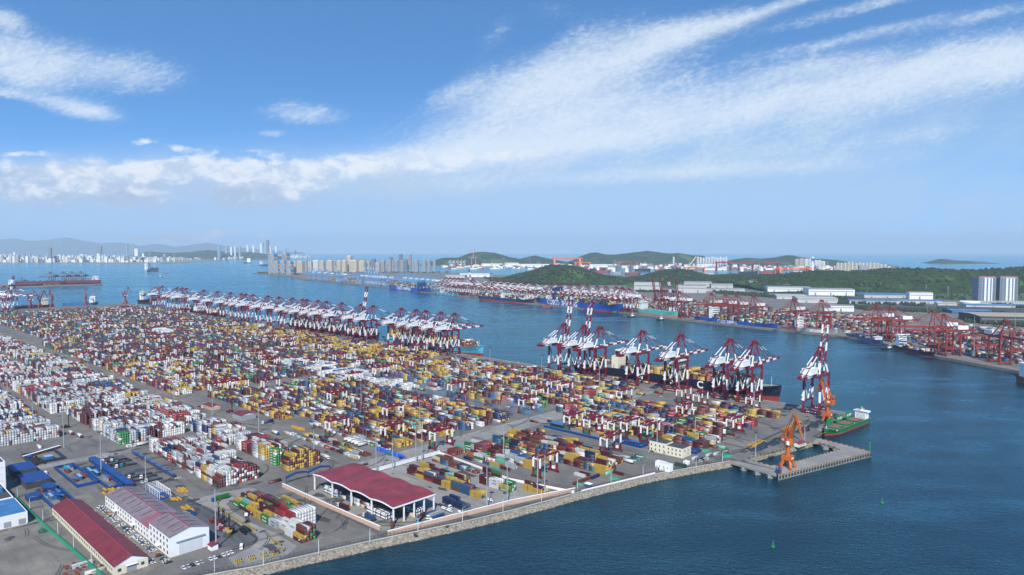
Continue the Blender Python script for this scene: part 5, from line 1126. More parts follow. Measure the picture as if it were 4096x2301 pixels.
# ------------------------------------------------------------------ lorries
TM = {}
def lorry(label, px, py, rot, cab=WHITE, load=None, loc=None, L=12.4, tank=False):
    """local +x is the driving direction"""
    t = thing('lorry', label, 'lorry', loc or G(px, py), rot, 'lorries on the terminal'); k = cab.name
    if k not in TM:
        b = MB(); b.quadbox([Vector(q) for q in ((6.8, -1.2, .8), (9.0, -1.2, .8), (9.0, 1.2, .8), (6.8, 1.2, .8), (6.8, -1.2, 3.5), (8.6, -1.15, 3.3), (8.6, 1.15, 3.3), (6.8, 1.2, 3.5))]); g = MB(); g.quadbox([Vector(q) for q in ((8.85, -1, 2.0), (8.95, -1, 2.0), (8.95, 1, 2.0), (8.85, 1, 2.0), (8.68, -1, 3.0), (8.78, -1, 3.0), (8.78, 1, 3.0), (8.68, 1, 3.0))]); g.box(7.2, 8.5, -1.23, 1.23, 2.0, 2.8)
        f = MB(); f.box(-6.2, 7.2, -.5, .5, 1.0, 1.35); f.box(-6.2, 6.0, -1.2, 1.2, 1.35, 1.5); w = MB(); w.tube((0, -1.25, 0), (0, 1.25, 0), .52, n=10)
        TM[k] = (b.mesh('cab', cab), g.mesh('window', GLASS), f.mesh('chassis', DKROOF), w.mesh('wheel', DARK))
    cb, gl, ch, wh = TM[k]
    for nm, me, l in (('cab', cb, (0, 0, 0)), ('window', gl, (0, 0, 0)), ('chassis', ch, (0, 0, 0)), ('wheel', wh, (8, 0, .52)), ('wheel', wh, (5.4, 0, .52)), ('wheel', wh, (-3, 0, .52)), ('wheel', wh, (-4.4, 0, .52)), ('wheel', wh, (-5.8, 0, .52))):
        o = bpy.data.objects.new(nm, me); COL.objects.link(o); o.parent = t; o.location = l
    if load is not None: w = t.location+Vector((0, 0, 1.52)); EXTRA.append((w, rot, L40, load))
    return t
TE = mat('teal_cab_paint', (.03, .30, .36), .35, .05, .3); MC = mat('maroon_cab_paint', (.18, .02, .03), .35, .05, .3); BC = mat('blue_cab_paint', (.02, .10, .28), .35, .05, .3)
rU = ROT; rV = ROT+R(90)
lorry('blue cabbed lorry carrying a green container on the pale road', 888, 1998, rV+R(180), BC, 8); lorry('white cabbed flatbed lorry beside the front lot', 988, 2082, rU+R(160), WHITE); lorry('white cabbed lorry carrying a maroon container under the canopy edge', 1376, 2037, rU+R(180), WHITE, 0)
lorry('white cabbed lorry carrying a blue container beside the canopy', 1480, 2078, rU+R(180), WHITE, 7); lorry('red cabbed lorry with a rust brown container at the canopy corner', 1570, 2104, rU+R(140), MC, 1); lorry('white cabbed tank lorry parked along the peach wall', 1742, 2068, rV+R(180), WHITE, 5)
lorry('white cabbed lorry with blue box along the peach wall', 1752, 2080, rV+R(180), WHITE, 7); lorry('dark cabbed lorry with maroon box facing the shore wall', 1685, 2078, rU+R(-60), TE, 0); lorry('white cabbed lorry with empty trailer right of canopy', 1775, 2028, rU, WHITE); lorry('white cabbed tank lorry close to the shore wall', 1865, 2050, rV+R(180), WHITE)
lorry('white cabbed lorry with white box on the dividing road', 1298, 1832, rU, WHITE, 4); lorry('white cabbed flatbed on the road behind the canopy', 1450, 1864, rV+R(180), WHITE); lorry('maroon cabbed lorry with white box by left stacks', 282, 1736, rU, MC, 4); lorry('maroon cabbed lorry with white box right of another by left stacks', 318, 1748, rU, MC, 4); lorry('white cabbed lorry with white box before the stacks road', 570, 1782, rV+R(180), WHITE, 4)
lorry('white cabbed lorry with navy box near the crossroads', 1075, 1692, rV+R(180), WHITE, 6); lorry('blue cabbed lorry with white box in the low container strip', 1100, 1736, rU, BC, 4); lorry('maroon cabbed lorry with white box near yellow office', 2512, 1852, rU+R(180), MC, 4); lorry('teal cabbed empty lorry at the yard end', 3120, 1661, rU, TE); lorry('blue cabbed lorry with rusty load on the shore road', 2800, 1838, rV+R(180), BC)
for i, (px, py, c) in enumerate(((2470, 1518, 3), (2525, 1556, 3), (2580, 1534, 3), (2895, 1594, 3), (2930, 1592, 3), (2560, 1580, 3), (2635, 1575, 2), (2210, 1502, 1), (1100, 1345, 3), (1340, 1365, 1), (1440, 1372, 7))): lorry('%s lorry from the left hauling a box along the crane apron' % ORD(i+1), px, py, rU+(0 if i % 2 else math.pi), [WHITE, MC, TE, BC][i % 4], c)
lorry('white cabbed lorry empty beside the pink gatehouse', 800, 1630, rU, WHITE); lorry('teal cabbed lorry with grey box by the cream huts', 1765, 1563, rV, TE, 5); lorry('maroon cabbed lorry with green box behind the blue racks', 1683, 1562, rU, MC, 9)
i = 0
for px, py in ((428, 1838), (445, 1845), (462, 1846), (480, 1842), (500, 1848), (455, 1858), (475, 1862), (500, 1866), (520, 1862), (512, 1902), (530, 1908), (552, 1908), (580, 1900), (600, 1908), (565, 1922), (620, 1922)):
    i += 1; lorry('%s parked lorry with bare trailer in the asphalt park beside the blue shed' % ORD(i), px, py, rV+R(180), [WHITE, TE, WHITE, MC][i % 4])
for k in range(5): lorry('%s white lorry in the line beside the low containers' % ORD(k+1), 1395+k*14, 1762+k*5.5, rV, WHITE, 4)
# goods train
def wagon(k):
    t = thing('goods_wagon', '%s blue open goods wagon from the front of the parked train' % ORD(k+1), 'wagon', Wd(-488+k*16.2, -711.5), ROT, 'wagons of the parked goods train'); b = MB(); b.box(-7, 7, -1.5, 1.5, 1.1, 3.6, 0); b.box(-6.7, 6.7, -1.2, 1.2, 3.62, 3.75, 1); b.box(-7.05, 7.05, -1.55, 1.55, 2.5, 2.9, 2); b.build('body', [mat('wagon_blue', (.02, .06, .16)), BLUE2, CRANE_RED], t)
    for x in (-4.5, -3, 3, 4.5): w = MB(); w.tube((x, -.9, .45), (x, .9, .45), .45); w.build('wheel', DARK, t)
for k in range(7): wagon(k)
# tank containers
def tank_mesh():
    b = MB(); b.tube((-2.8, 0, 1.3), (2.8, 0, 1.3), 1.15, n=14, m=0)
    for x in (-3, 3):
        for y in (-1.15, 1.15): b.beam((x, y, 0), (x, y, 2.5), .18, .18, 1)
        b.beam((x, -1.15, .1), (x, 1.15, .1), .18, .18, 1); b.beam((x, -1.15, 2.45), (x, 1.15, 2.45), .18, .18, 1)
    for y in (-1.15, 1.15): b.beam((-3, y, .1), (3, y, .1), .18, .18, 1); b.beam((-3, y, 2.45), (3, y, 2.45), .18, .18, 1)
    return b.mesh('tank_container', [WHITE, mat('tank_frame_navy', (.02, .04, .10), .5, .1, .4)])
TKM = tank_mesh(); kk = 0
for (u0, v0, nx, ny, nz) in ((-176, -634, 4, 3, 2), (-152, -612, 2, 4, 2), (-243, -633, 3, 2, 2), (-136, -588, 2, 1, 1), (-230, -529, 1, 2, 1), (-122, -548, 1, 1, 1)):
    for a in range(nx):
        for b_ in range(ny):
            for z_ in range(nz):
                kk += 1; o = bpy.data.objects.new('tank_container', TKM); COL.objects.link(o); o.location = Wd(u0+a*6.5, v0+b_*2.7, QZ+.06+z_*2.62); o.rotation_euler = (0, 0, ROT)
                where = {-176: 'seaward canopy corner', -152: 'canopy end facing the shore', -243: 'inner canopy corner', -136: 'open ground right of canopy', -230: 'walled yard left side', -122: 'walled yard end'}[u0]
                tag(o, 'white tank container, %s layer, column %d row %d, %s' % ('lower' if z_ == 0 else 'upper', a+1, b_+1, where), 'tank container', 'white tank containers around the canopy')
# reefer racks
def rack_mesh(m):
    b = MB(); L_, W_, H_ = 15, 2.2, 13
    for i in range(6):
        for y in (0, W_): b.beam((i*L_/5, y, 0), (i*L_/5, y, H_), .2)
    for k in range(1, 6):
        z = k*2.6; 
        for y in (0, W_): b.beam((0, y, z), (L_, y, z), .2)
    return b.mesh('reefer_rack', m)
RKL = rack_mesh(SKYBLUE); RKB = rack_mesh(BLUE2); k = 0
spots = [(1703, 1555, 0), (1715, 1588, 1), (1806, 1608, 1), (1856, 1625, 1), (1910, 1640, 1), (1968, 1655, 1), (2028, 1662, 1), (1640, 1540, 0), (1600, 1528, 0), (1570, 1512, 0), (1755, 1592, 0), (1790, 1580, 0), (1830, 1572, 0), (1975, 1610, 0), (2040, 1630, 0), (1165, 1468, 0), (1200, 1478, 0), (1235, 1483, 0), (1350, 1505, 0), (1400, 1508, 0), (1440, 1490, 0), (1500, 1510, 0), (1540, 1530, 0), (1465, 1525, 0), (2100, 1662, 0), (2150, 1655, 0)]
for px, py, bl_ in sorted(spots):
    k += 1; o = bpy.data.objects.new('reefer_rack', RKB if bl_ else RKL); COL.objects.link(o); u, v = UV(px, py); o.location = Wd(u-7, v); o.rotation_euler = (0, 0, rV-R(90) if not bl_ else rV-R(90)); tag(o, '%s open steel reefer rack, %s from the left in the reefer yard' % ('deep blue' if bl_ else 'pale blue', ORD(k)), 'rack', 'reefer racks in the middle yard')
# ------------------------------------------------------------------ orange and red portal slewing cranes
def portal_crane(label, loc, rot, slew, colour, s=1.0, luff=0.0, grp=None):
    t = thing('portal_crane', label, 'harbour crane', loc, rot, grp); t.scale = (s, s, s); MT = [colour, WHITE, DARK]
    for x in (-5.5, 5.5):
        for y in (-5, 5):
            b = MB(); b.beam((x, y, 1.6), (x*.52, y*.52, 9.5), 2.0, 2.4, 0); b.box(x-2.2, x+2.2, y-.8, y+.8, 0, 1.7, 0); b.build('leg', MT, t)
    b = MB(); b.box(-4.6, 4.6, -4.6, 4.6, 8.6, 12.4, 0); b.box(-2.5, 2.5, -4.7, -4.6, 9.5, 11.2, 1); b.build('portal', MT, t)
    b = MB(); b.tube((0, 0, 12.4), (0, 0, 22.5), 2.2, 2.0, 16); b.tube((0, 0, 22.5), (0, 0, 23.6), 3.6, 3.6, 16); b.build('column', MT, t)
    c, s_ = math.cos(slew), math.sin(slew)
    def T(x, y, z): return (x*c-y*s_, x*s_+y*c, z)
    def obox(b, x0, x1, y0, y1, z0, z1, m=0): b.quadbox([Vector(T(*q)) for q in ((x0, y0, z0), (x1, y0, z0), (x1, y1, z0), (x0, y1, z0), (x0, y0, z1), (x1, y0, z1), (x1, y1, z1), (x0, y1, z1))], m)
    b = MB(); obox(b, -7.5, 3, -3.6, 3.6, 23.7, 30.0, 0); obox(b, -5, -1, -3.75, -3.65, 26.5, 28.6, 1); obox(b, -5, -1, 3.65, 3.75, 26.5, 28.6, 1); b.build('machinery_house', MT, t)
    b = MB()
    for y in (-1.9, 1.9): b.beam(T(-1.5, y, 30), T(-1, y*.5, 41), .9, .9, 0); b.beam(T(-6, y, 30), T(-1, y*.5, 41), .7, .7, 0)
    b.build('tower_frame', MT, t)
    e = (13+luff, 52-luff*.4)
    b = MB()
    for y in (-1.7, 1.7): b.beam(T(2.5, y, 29.5), T(e[0], y*.45, e[1]), 1.1, 1.3, 0)
    for i in range(7): f = i/7+.07; b.beam(T(2.5+(e[0]-2.5)*f, -1.7*(1-.55*f), 29.5+(e[1]-29.5)*f), T(2.5+(e[0]-2.5)*(f+.1), 1.7*(1-.55*(f+.1)), 29.5+(e[1]-29.5)*(f+.1)), .4, .4, 0)
    b.build('boom', MT, t)
    b = MB(); h = (e[0]+9, e[1]-17)
    for y in (-.9, .9): b.beam(T(e[0]-5, y, e[1]+2.5), T(e[0], y, e[1]+.3), .8, .9, 0); b.beam(T(e[0], y, e[1]), T(h[0], y*.5, h[1]), .7, .9, 0); b.beam(T(e[0]-5, y, e[1]+2.5), T(e[0]+4, y*.7, e[1]-8), .35, .35, 0)
    b.build('jib', MT, t)
    b = MB()
    for y in (-.9, .9): b.beam(T(-1, y, 41), T(e[0]-5, y, e[1]+2.5), .5, .5, 0)
    b.beam(T(-1, 0, 36), T(5.5, 0, 35), .5, .7, 0); b.build('tie_rod', MT, t)
    b = MB(); obox(b, -8.5, -4.5, -2, 2, 33, 36, 0); b.beam(T(-6.5, 0, 34.5), T(-1, 0, 39), .7, .7, 0); b.build('counterweight', MT, t)
    b = MB(); b.beam(T(h[0], 0, h[1]), T(h[0], 0, h[1]-9), .2); b.build('hook_rope', MT, t)
    b = MB(); obox(b, 2.6, 5.2, -4.4, -2.2, 24.2, 27.4, 1); b.build('cab', MT, t)
portal_crane('orange slewing crane standing on the end of the jetty', G(3150, 1872), rV, R(235)-rV*0, ORANGE, 1.02); portal_crane('orange slewing crane on the corner quay beside the small green ship', G(3310, 1690), rV, R(75), ORANGE, .98, -3)
for i, (px, py, sl) in enumerate(((124, 1234, 90), (160, 1232, 120), (208, 1229, 190), (344, 1222, 170), (502, 1215, 90), (607, 1211, 95), (637, 1209, 165))): portal_crane('%s red slewing crane from the left along the far end quay' % ORD(i+1), G(px, py), ROT, R(sl), CRANE_RED, 1.25, 3 if i % 2 else -3, 'red slewing cranes of the far end quay')
for i, (px, py) in enumerate(((22, 1250), (45, 1240), (5, 1236))):
    o = dup(proto[1 if i == 0 else 0], G(px, py), ROT+R(-45), '%s quay crane cut by the left picture edge' % ('boom raised' if i == 0 else 'boom lowered nearer' if i == 1 else 'boom lowered farther'), 'quay cranes at the left edge')
# ------------------------------------------------------------------ machines, covered goods, buoys
def stacker(label, px, py, rot, c, mast_h=11):
    t = thing('reach_stacker', label, 'forklift', G(px, py), rot, 'container handlers in the dark lot'); b = MB(); b.box(-3.4, 3, -1.7, 1.7, .8, 2.6, 0); b.box(-3.8, -2, -1.8, 1.8, .9, 3.2, 0); b.build('body', c, t); b = MB(); b.box(-.8, 1, -.8, .8, 2.6, 4.4); b.build('cab', GLASS, t); b = MB()
    for y in (-.8, .8): b.beam((3.5, y, .5), (3.5, y, mast_h), .5)
    for k in range(5): b.beam((3.5, -.8, 1+k*mast_h/5.5), (3.5, .8, 1+k*mast_h/5.5), .4)
    b.box(3.7, 4.3, -3, 3, 1.2, 2.2); b.build('mast', BLACK, t)
    for x in (-2.4, 2.2):
        for y in (-1.8, 1.8): w = MB(); w.tube((x, y-.35, .8), (x, y+.35, .8), .8); w.build('wheel', DARK, t)
stacker('red container forklift with tall black mast, uppermost in the dark lot', 858, 2088, rV, CRANE_RED); stacker('red container forklift with tall black mast, middle one in the dark lot', 880, 2098, rV+.3, MAROON, 12); stacker('red container forklift with tall black mast, lowest in the dark lot', 898, 2120, rV-.2, MAROON, 12); stacker('yellow container handler with red forks in the dark lot', 922, 2132, rU+.3, YELLOW, 5)
stacker('dark tall forklift by the left white stacks', 262, 1712, rV, BLACK, 16); stacker('red forklift on the corner quay', 3222, 1723, rU, CRANE_RED, 7); stacker('maroon forklift near the shelter at the crossroads', 918, 1650, rV, MAROON, 14)
def mound(name, label, px, py, lu, lv, h, m, seed, cat='covered heap', n=9):
    u, v = UV(px, py); b = MB()
    for i in range(n+1):
        for j in range(n+1):
            a, c_ = i/n, j/n; pr = (max(0, math.sin(math.pi*a))*max(0, math.sin(math.pi*c_)))**.45; z = h*pr*(1+.35*mnoise.noise(Vector((a*4, c_*4, seed)))); b.v.append((a*lu, c_*lv, max(0, z)))
    for i in range(n):
        for j in range(n): b.f.append((i*(n+1)+j, (i+1)*(n+1)+j, (i+1)*(n+1)+j+1, i*(n+1)+j+1)); b.m.append(0)
    o = b.build(name, m, None, Wd(u, v, QZ+.05), ROT); tag(o, label, cat, 'tarpaulin covered heaps'); return o
def parts_pile(name, label, px, py, lu, lv, n, m, seed, cat='machine parts', h=1.6):
    u, v = UV(px, py); o_ = MB(); r = random.Random(seed)
    for i in range(n):
        x = r.uniform(0, lu); y = r.uniform(0, lv); a = r.choice([0, 0, 1]); l = r.uniform(3, 9) if a == 0 else r.uniform(1.5, 4)
        o_.box(x-l/2, x+l/2, y-.7, y+.7, .05*i % .4, r.uniform(.6, h), 0) if a == 0 else o_.box(x-.9, x+.9, y-l/2, y+l/2, .05, r.uniform(.6, h), 0)
    o = o_.build(name, m, None, Wd(u, v, QZ+.05), ROT); tag(o, label, cat); return o
YM = mat('machine_yellow', (.58, .32, .02), .6, .25, .5)
parts_pile('spreader_pile', 'pile of yellow lifting spreaders behind the white workshop', 392, 1960, 26, 14, 26, YM, 1); parts_pile('spreader_pile', 'yellow machine frames in the yard right of the workshop roof', 640, 1988, 18, 10, 10, YM, 2); parts_pile('spreader_pile', 'yellow spreaders with black tops right of the workshop roof', 700, 2036, 20, 9, 12, YM, 3); parts_pile('spreader_pile', 'yellow lifting frames heaped by the white gantry', 705, 1962, 12, 6, 9, YM, 4)
parts_pile('spreader_pile', 'yellow frames lying under the parked repair cranes', 2300, 1712, 40, 8, 14, YM, 5); parts_pile('spreader_pile', 'single row of yellow beams in the repair yard', 2390, 1745, 14, 3, 5, YM, 6); parts_pile('steel_pile', 'rusty brown steel tanks beside the cream building', 300, 2020, 16, 4, 6, BROWN, 7, 'steel', 4); parts_pile('steel_pile', 'rusty steel girders on the lower left yard', 240, 2275, 40, 12, 18, BROWN, 8, 'steel', 1.2); parts_pile('scrap_heap', 'heap of rusty scrap in the cluttered blue compound', 150, 1955, 22, 12, 24, BROWN, 9, 'scrap', 2.5)
parts_pile('grab_row', 'row of yellow grabs along the corner quay wall, inner half', 3000, 1785, 4, 30, 18, YM, 10); parts_pile('grab_row', 'row of yellow grabs along the corner quay wall, outer half', 3140, 1716, 4, 50, 26, YM, 11); parts_pile('truck_heap', 'yellow dump trucks parked left of the mixed rows', 1110, 1668, 20, 8, 12, YM, 12, h=3)
for i, (px, py, lu, lv, n_, m_, lab) in enumerate(((110, 1838, 30, 9, 40, DARK, 'dark machine clutter before the container walled car park'), (75, 1862, 26, 8, 30, TARP, 'dark covered clutter beside the blue sheds'), (255, 1868, 16, 5, 16, TEAL, 'teal tanks and pipes in the blue compound'), (300, 1900, 18, 6, 18, BROWN, 'rust brown goods in the blue compound'), (360, 1890, 14, 5, 14, BLUE2, 'pale blue crates in the blue compound'), (420, 1905, 12, 5, 12, BROWN, 'brown crates at the inner end of the blue compound'),
    (190, 1975, 20, 8, 26, BLUE2, 'pale blue and rusty clutter by the boundary road'), (230, 1995, 24, 7, 24, DARK, 'dark gear beside the cream building end'), (130, 1930, 16, 8, 20, CRANE_RED, 'red machine parts between the blue huts'), (735, 2050, 14, 5, 14, BLUE, 'blue boxes beside the dark asphalt lot'), (950, 2125, 10, 6, 14, BLACK, 'black frames at the end of the dark asphalt lot'), (870, 2115, 14, 5, 14, STEEL, 'grey frames along the dark lot fence'), (1170, 1712, 20, 5, 20, YM, 'yellow frames in the low container strip'), (1540, 1815, 14, 4, 14, GREEN, 'green crates by the blue tarpaulin heaps'))): parts_pile('goods_pile', lab, px, py, lu, lv, n_, m_, 30+i, 'goods', 2.6)
mound('covered_heap', 'green tarpaulin heap alone on the lower left yard', 150, 2128, 6, 5, 3.0, mat('green_tarpaulin', (.01, .09, .05), .7, .3, .6), 99)
rm = random.Random(9)
for i in range(22):
    f = i/21; px, py = 2990+f*330, 1800-f*140; mound('covered_heap', '%s dark tarpaulin covered heap from the basin end of the corner quay' % ORD(i+1), px+rm.uniform(-4, 14), py+rm.uniform(0, 8), rm.uniform(7, 13), rm.uniform(8, 14), rm.uniform(2.2, 3.8), TARP, i)
for i in range(6): mound('covered_heap', '%s blue tarpaulin covered heap from the left beside the low containers' % ORD(i+1), 1500+i*17, 1800+i*6, 7+i % 3, 6, 3.6, BTARP, 40+i)
for i in range(6): mound('covered_heap', '%s blue tarpaulin heap from the left by the crossroads strip' % ORD(i+1), 830+i*34, 1582+i*10, 9, 6, 3, BTARP, 60+i)
for lab, px, py, a, b_ in (('green netting heap behind the yellow office', 2790, 1805, 9, 12), ('green netting spread on the shore road yard', 2432, 1914, 12, 6), ('green netting heap by the rust brown containers', 2300, 1938, 7, 5), ('green netting over goods on the shore road', 2880, 1828, 8, 14)): mound('netted_heap', lab, px, py, a, b_, 1.6, GREENNET, int(px), 'netted heap')
house('small pale blue cabin among green nets by the shore', 2338, 1948, 6, 4, 3.2, BLUE2, WHITE, False, 'cabin', 'cabin'); house('blue control box at the tip of the jetty', 3103, 1893, 4, 4, 4, BLUE, BLUE2, False, 'control_box', 'cabin')
def gbox(label, px, py, c, rot=0.0): g = G(px, py); EXTRA.append((g, ROT+rot, L40, c))
for px, py, c, r_ in ((2310, 1935, 1, 90), (2345, 1922, 1, 90), (2380, 1912, 6, 90), (2436, 1893, 9, 90), (2474, 1898, 0, 0), (2780, 1835, 5, 90), (2835, 1822, 5, 90), (2865, 1818, 5, 90), (2900, 1808, 8, 90), (2320, 1905, 4, 0), (2340, 1900, 0, 0), (2560, 1830, 8, 0), (2545, 1838, 7, 0), (2530, 1845, 8, 0), (2500, 1832, 5, 0), (2850, 1790, 0, 0), (2880, 1790, 9, 0), (2135, 1690, 0, 0), (2205, 1690, 6, 0), (330, 2265, 4, 90), (380, 2290, 4, 90), (157, 1790, 4, 0), (1100, 1930, 0, 90), (1300, 1905, 0, 90), (1720, 2060, 7, 90), (980, 1590, 3, 0), (960, 1598, 1, 0)): gbox('', px, py, c, R(r_))
def buoy(label, px, py, s=1.0, m=GREEN):
    t = thing('buoy', label, 'buoy', G(px, py, 0)); b = MB(); b.tube((0, 0, -.5), (0, 0, .9*s), 1.6*s, 1.3*s, 12); b.build('float', m, t); b = MB()
    for k in range(4): a = k*math.pi/2; b.beam((1.0*s*math.cos(a), 1.0*s*math.sin(a), .9*s), (.3*s*math.cos(a), .3*s*math.sin(a), 4*s), .2*s)
    b.tube((0, 0, 2.6*s), (0, 0, 4.6*s), .55*s, .5*s, 8); b.build('tower', m, t); b = MB(); b.tube((0, 0, 4.6*s), (0, 0, 5.4*s), .3*s, .1*s, 8); b.build('lantern', DARK, t)
buoy('green navigation buoy floating off the jetty', 3528, 2012, 1.0); buoy('green navigation buoy nearest the lower picture edge', 3092, 2188, 1.0)
t = thing('beacon', 'green beacon post on the outer tip of the jetty', 'beacon', G(3478, 1806)); b = MB(); b.tube((0, 0, 0), (0, 0, 9), .8, .7, 10); b.build('post', GREEN, t); b = MB(); b.tube((0, 0, 9), (0, 0, 10.4), 1.2, .5, 10); b.build('lantern', GREEN, t)
t = thing('beacon', 'red beacon post on the near corner of the jetty', 'beacon', G(3118, 1895)); b = MB(); b.tube((0, 0, 0), (0, 0, 9), .9, .8, 10); b.build('post', CRANE_RED, t); b = MB(); b.tube((0, 0, 9), (0, 0, 10.2), 1.2, .6, 10); b.build('lantern', CRANE_RED, t)
t = thing('loading_gantry', 'white loading frame with blue deck behind the workshop', 'gantry', Wd(*UV(585, 1965)), ROT); b = MB()
for i in range(9): b.beam((i*4, 0, 0), (i*4, 0, 7), .4); b.beam((i*4, 9, 0), (i*4, 9, 7), .4); b.beam((i*4, 0, 7), (i*4, 9, 7), .3)
b.beam((0, 0, 7), (32, 0, 7), .4); b.beam((0, 9, 7), (32, 9, 7), .4); b.build('frame', WHITE, t); b = MB(); b.box(-1, 33, -1, 10, 0, 1.2); b.build('deck', BLUE, t)
t = thing('pipe_bridge', 'dark blue arched pipe bridge at the canopy yard entrance', 'bridge', Wd(*UV(1145, 1935)), ROT); b = MB(); p0 = Vector((0, 0, 5)); 
for i in range(12): a, c_ = i/12, (i+1)/12; b.beam((0, a*46, 5.5+2.2*abs(math.sin(2*math.pi*a))), (0, c_*46, 5.5+2.2*abs(math.sin(2*math.pi*c_))), 2.2, 1.4)
b.build('deck', mat('deep_blue_sheet', (.008, .05, .22)), t); b = MB(); [b.beam((0, y, 0), (0, y, 5.6), .6) for y in (0, 23, 46)]; b.build('post', DKROOF, t)
# ------------------------------------------------------------------ the far shore
def edge_y(px):
    for a, b in zip(far_q[:-1], far_q[1:]):
        if a[0] <= px <= b[0]: return a[1]+(b[1]-a[1])*(px-a[0])/(b[0]-a[0])
    return far_q[-1][1]
def far_spot(px, inland):
    p = G(px, edge_y(px)); q = G(px+12, edge_y(px+12)); d = (q-p).normalized(); n = Vector((-d.y, d.x, 0))
    return p+n*inland, math.atan2(d.y, d.x)
pr_far = make_sts('quay_crane', 'x', 'quay crane', 'maroon and white cranes across the channel', MAROON, WHITE, False, False); pr_farU = make_sts('quay_crane', 'x', 'quay crane', 'maroon and white cranes across the channel', MAROON, WHITE, True, False)
pr_org = make_sts('quay_crane', 'x', 'quay crane', 'orange red cranes across the channel', CRANE_RED, CRANE_RED, False, False); pr_orgU = make_sts('quay_crane', 'x', 'quay crane', 'orange red cranes across the channel', mat('rust_red_paint', (.22, .035, .025), .5, .1, .2), MAROON, True, False)
pr_blu = make_sts('quay_crane', 'x', 'quay crane', 'sky blue cranes across the channel', SKYBLUE, SKYBLUE, False, False); pr_bluU = make_sts('quay_crane', 'x', 'quay crane', 'sky blue cranes across the channel', SKYBLUE, mat('pale_sky_paint', (.45, .62, .78)), True, False)
pr_wht = make_sts('quay_crane', 'x', 'quay crane', 'pale cranes before the far green hill', WHITE, WHITE, False, False)
_scan()
def spread(pr, items, fmt, inland=24, sc=1.0):
    for i, it in enumerate(items):
        px, inl = it if isinstance(it, tuple) else (it, inland); p, a = far_spot(px, inl); lab = fmt % ORD(i+1); r = a+math.pi
        if i == 0: o = pr; o.location = p; o.rotation_euler = (0, 0, r); o['label'] = lab
        else: o = dup(pr, p, r, lab)
        o.scale = (sc, sc, sc)
spread(pr_far, [1778, 1795, 1810, 1826, 1842, (1925, 60), (1950, 60), (1978, 60), (2004, 60), (2030, 60), (2060, 60), (2092, 60), (2165, 64), (2200, 64), (2240, 64), (2275, 64), (2310, 64), (2350, 64), (2385, 64), (2425, 64), (2452, 60), 2480, 2506], '%s maroon and white crane from the left on the far quay, boom lowered')
spread(pr_farU, [1882, (2655, 50)], '%s maroon and white crane from the left on the far quay, boom raised')
spread(pr_orgU, [(2598, 44), (2626, 44), (2690, 44)], '%s rust red crane from the left with raised boom behind the sea green ship')
spread(pr_org, [(2805, 60), (2860, 60), (2905, 60), (2972, 60), (3160, 28), (3255, 50), (3452, 50), (3515, 40), (3662, 50), (3742, 30), (4090, 60)], '%s orange red crane from the left on the far right quay, boom lowered')
spread(pr_blu, [1230, 1252, 1275, 1302, (1352, 26), (1418, 26), (1436, 26), (1535, 26), (1560, 70), (1582, 70), (1604, 70), (1626, 70), (1648, 70), (1670, 70), (1692, 60)], '%s sky blue crane from the left on the far quay, boom lowered')
spread(pr_bluU, [1345, 1462, 1474, 1486, 1498, 1510], '%s sky blue crane from the left on the far quay, boom raised')
for i, (px, py) in enumerate(((1800, 1064), (1815, 1064), (1830, 1063), (1845, 1063), (1858, 1063))):
    o = pr_wht if i == 0 else dup(pr_wht, (0, 0, 0), 0, ''); o.location = G(px, py); o.rotation_euler = (0, 0, R(-20)); o.scale = (1.0, 1.0, 1.0); o['label'] = '%s white crane from the left in the white cluster before the far hill' % ORD(i+1)
DKR0 = mat('dull_maroon_paint', (.15, .02, .03), .6, .1, .05); pr_drk = make_sts('quay_crane', 'dark red loading crane at the root of the coal pier', 'quay crane', 'cranes on the coal pier', DKR0, DKR0, False, False, house=DKR0); pr_drk.location = G(92, 1142); pr_drk.rotation_euler = (0, 0, R(160)); pr_drk.scale = (.55, .55, .55); _scan()
for i, (px, py) in enumerate(((210, 1141), (262, 1140), (296, 1139), (330, 1138))): o = dup(pr_drk, G(px, py-3), R(160), '%s dark red unloader crane from the left on the coal pier' % ORD(i+1), 'cranes on the coal pier'); o.scale = (.95, .95, .95)
pv_ = thing('coal_conveyor', 'long dark red conveyor structure along the coal pier', 'conveyor', G(60, 1143)); p0, p1 = G(60, 1143)-G(60, 1143), G(402, 1135)-G(60, 1143); b = MB(); b.beam(p0+Vector((0, 0, 16)), p1+Vector((0, 0, 16)), 16, 18); b.build('gallery', DKR0, pv_); b = MB(); [b.beam(p0.lerp(p1, i/14), p0.lerp(p1, i/14)+Vector((0, 0, 30)), 6, 6) for i in range(1, 14)]; b.build('trestle', DKR0, pv_)
# rail gantry cranes
def gantry(name, label, x0, x1, ytop, ybase, m, cat='gantry crane', legs=.06, grp=None, th=.16, depth=None):
    g0, g1 = G(x0, ybase), G(x1, ybase); t = thing(name, label, cat, g0, math.atan2((g1-g0).y, (g1-g0).x), grp); W_ = (g1-g0).length; H = top_z((x0+x1)/2, ytop, g0.y)-QZ; dp = depth or W_*.14; lw = W_*legs
    for x in (lw/2, W_-lw/2):
        for y in (-dp, dp): b = MB(); b.beam((x, y, 0), (x, y*.5, H*(1-th)), lw, lw); b.build('leg', m, t)
        b = MB(); b.beam((x, -dp, 1.5), (x, dp, 1.5), lw*.8, 3); b.build('sill_beam', m, t)
    for y in (-dp*.5, dp*.5): b = MB(); b.box(-W_*.06, W_*1.06, y-lw*.3, y+lw*.3, H*(1-th), H); b.build('girder', m, t)
    b = MB(); b.box(W_*.4, W_*.5, -dp*.6, dp*.6, H+.02, H*1.07); b.build('trolley', m, t); return t
OR2 = mat('bright_orange_paint', (.66, .12, .015), .5, .1, .1); DKR = mat('dark_red_paint', (.26, .025, .03), .5, .1, .1)
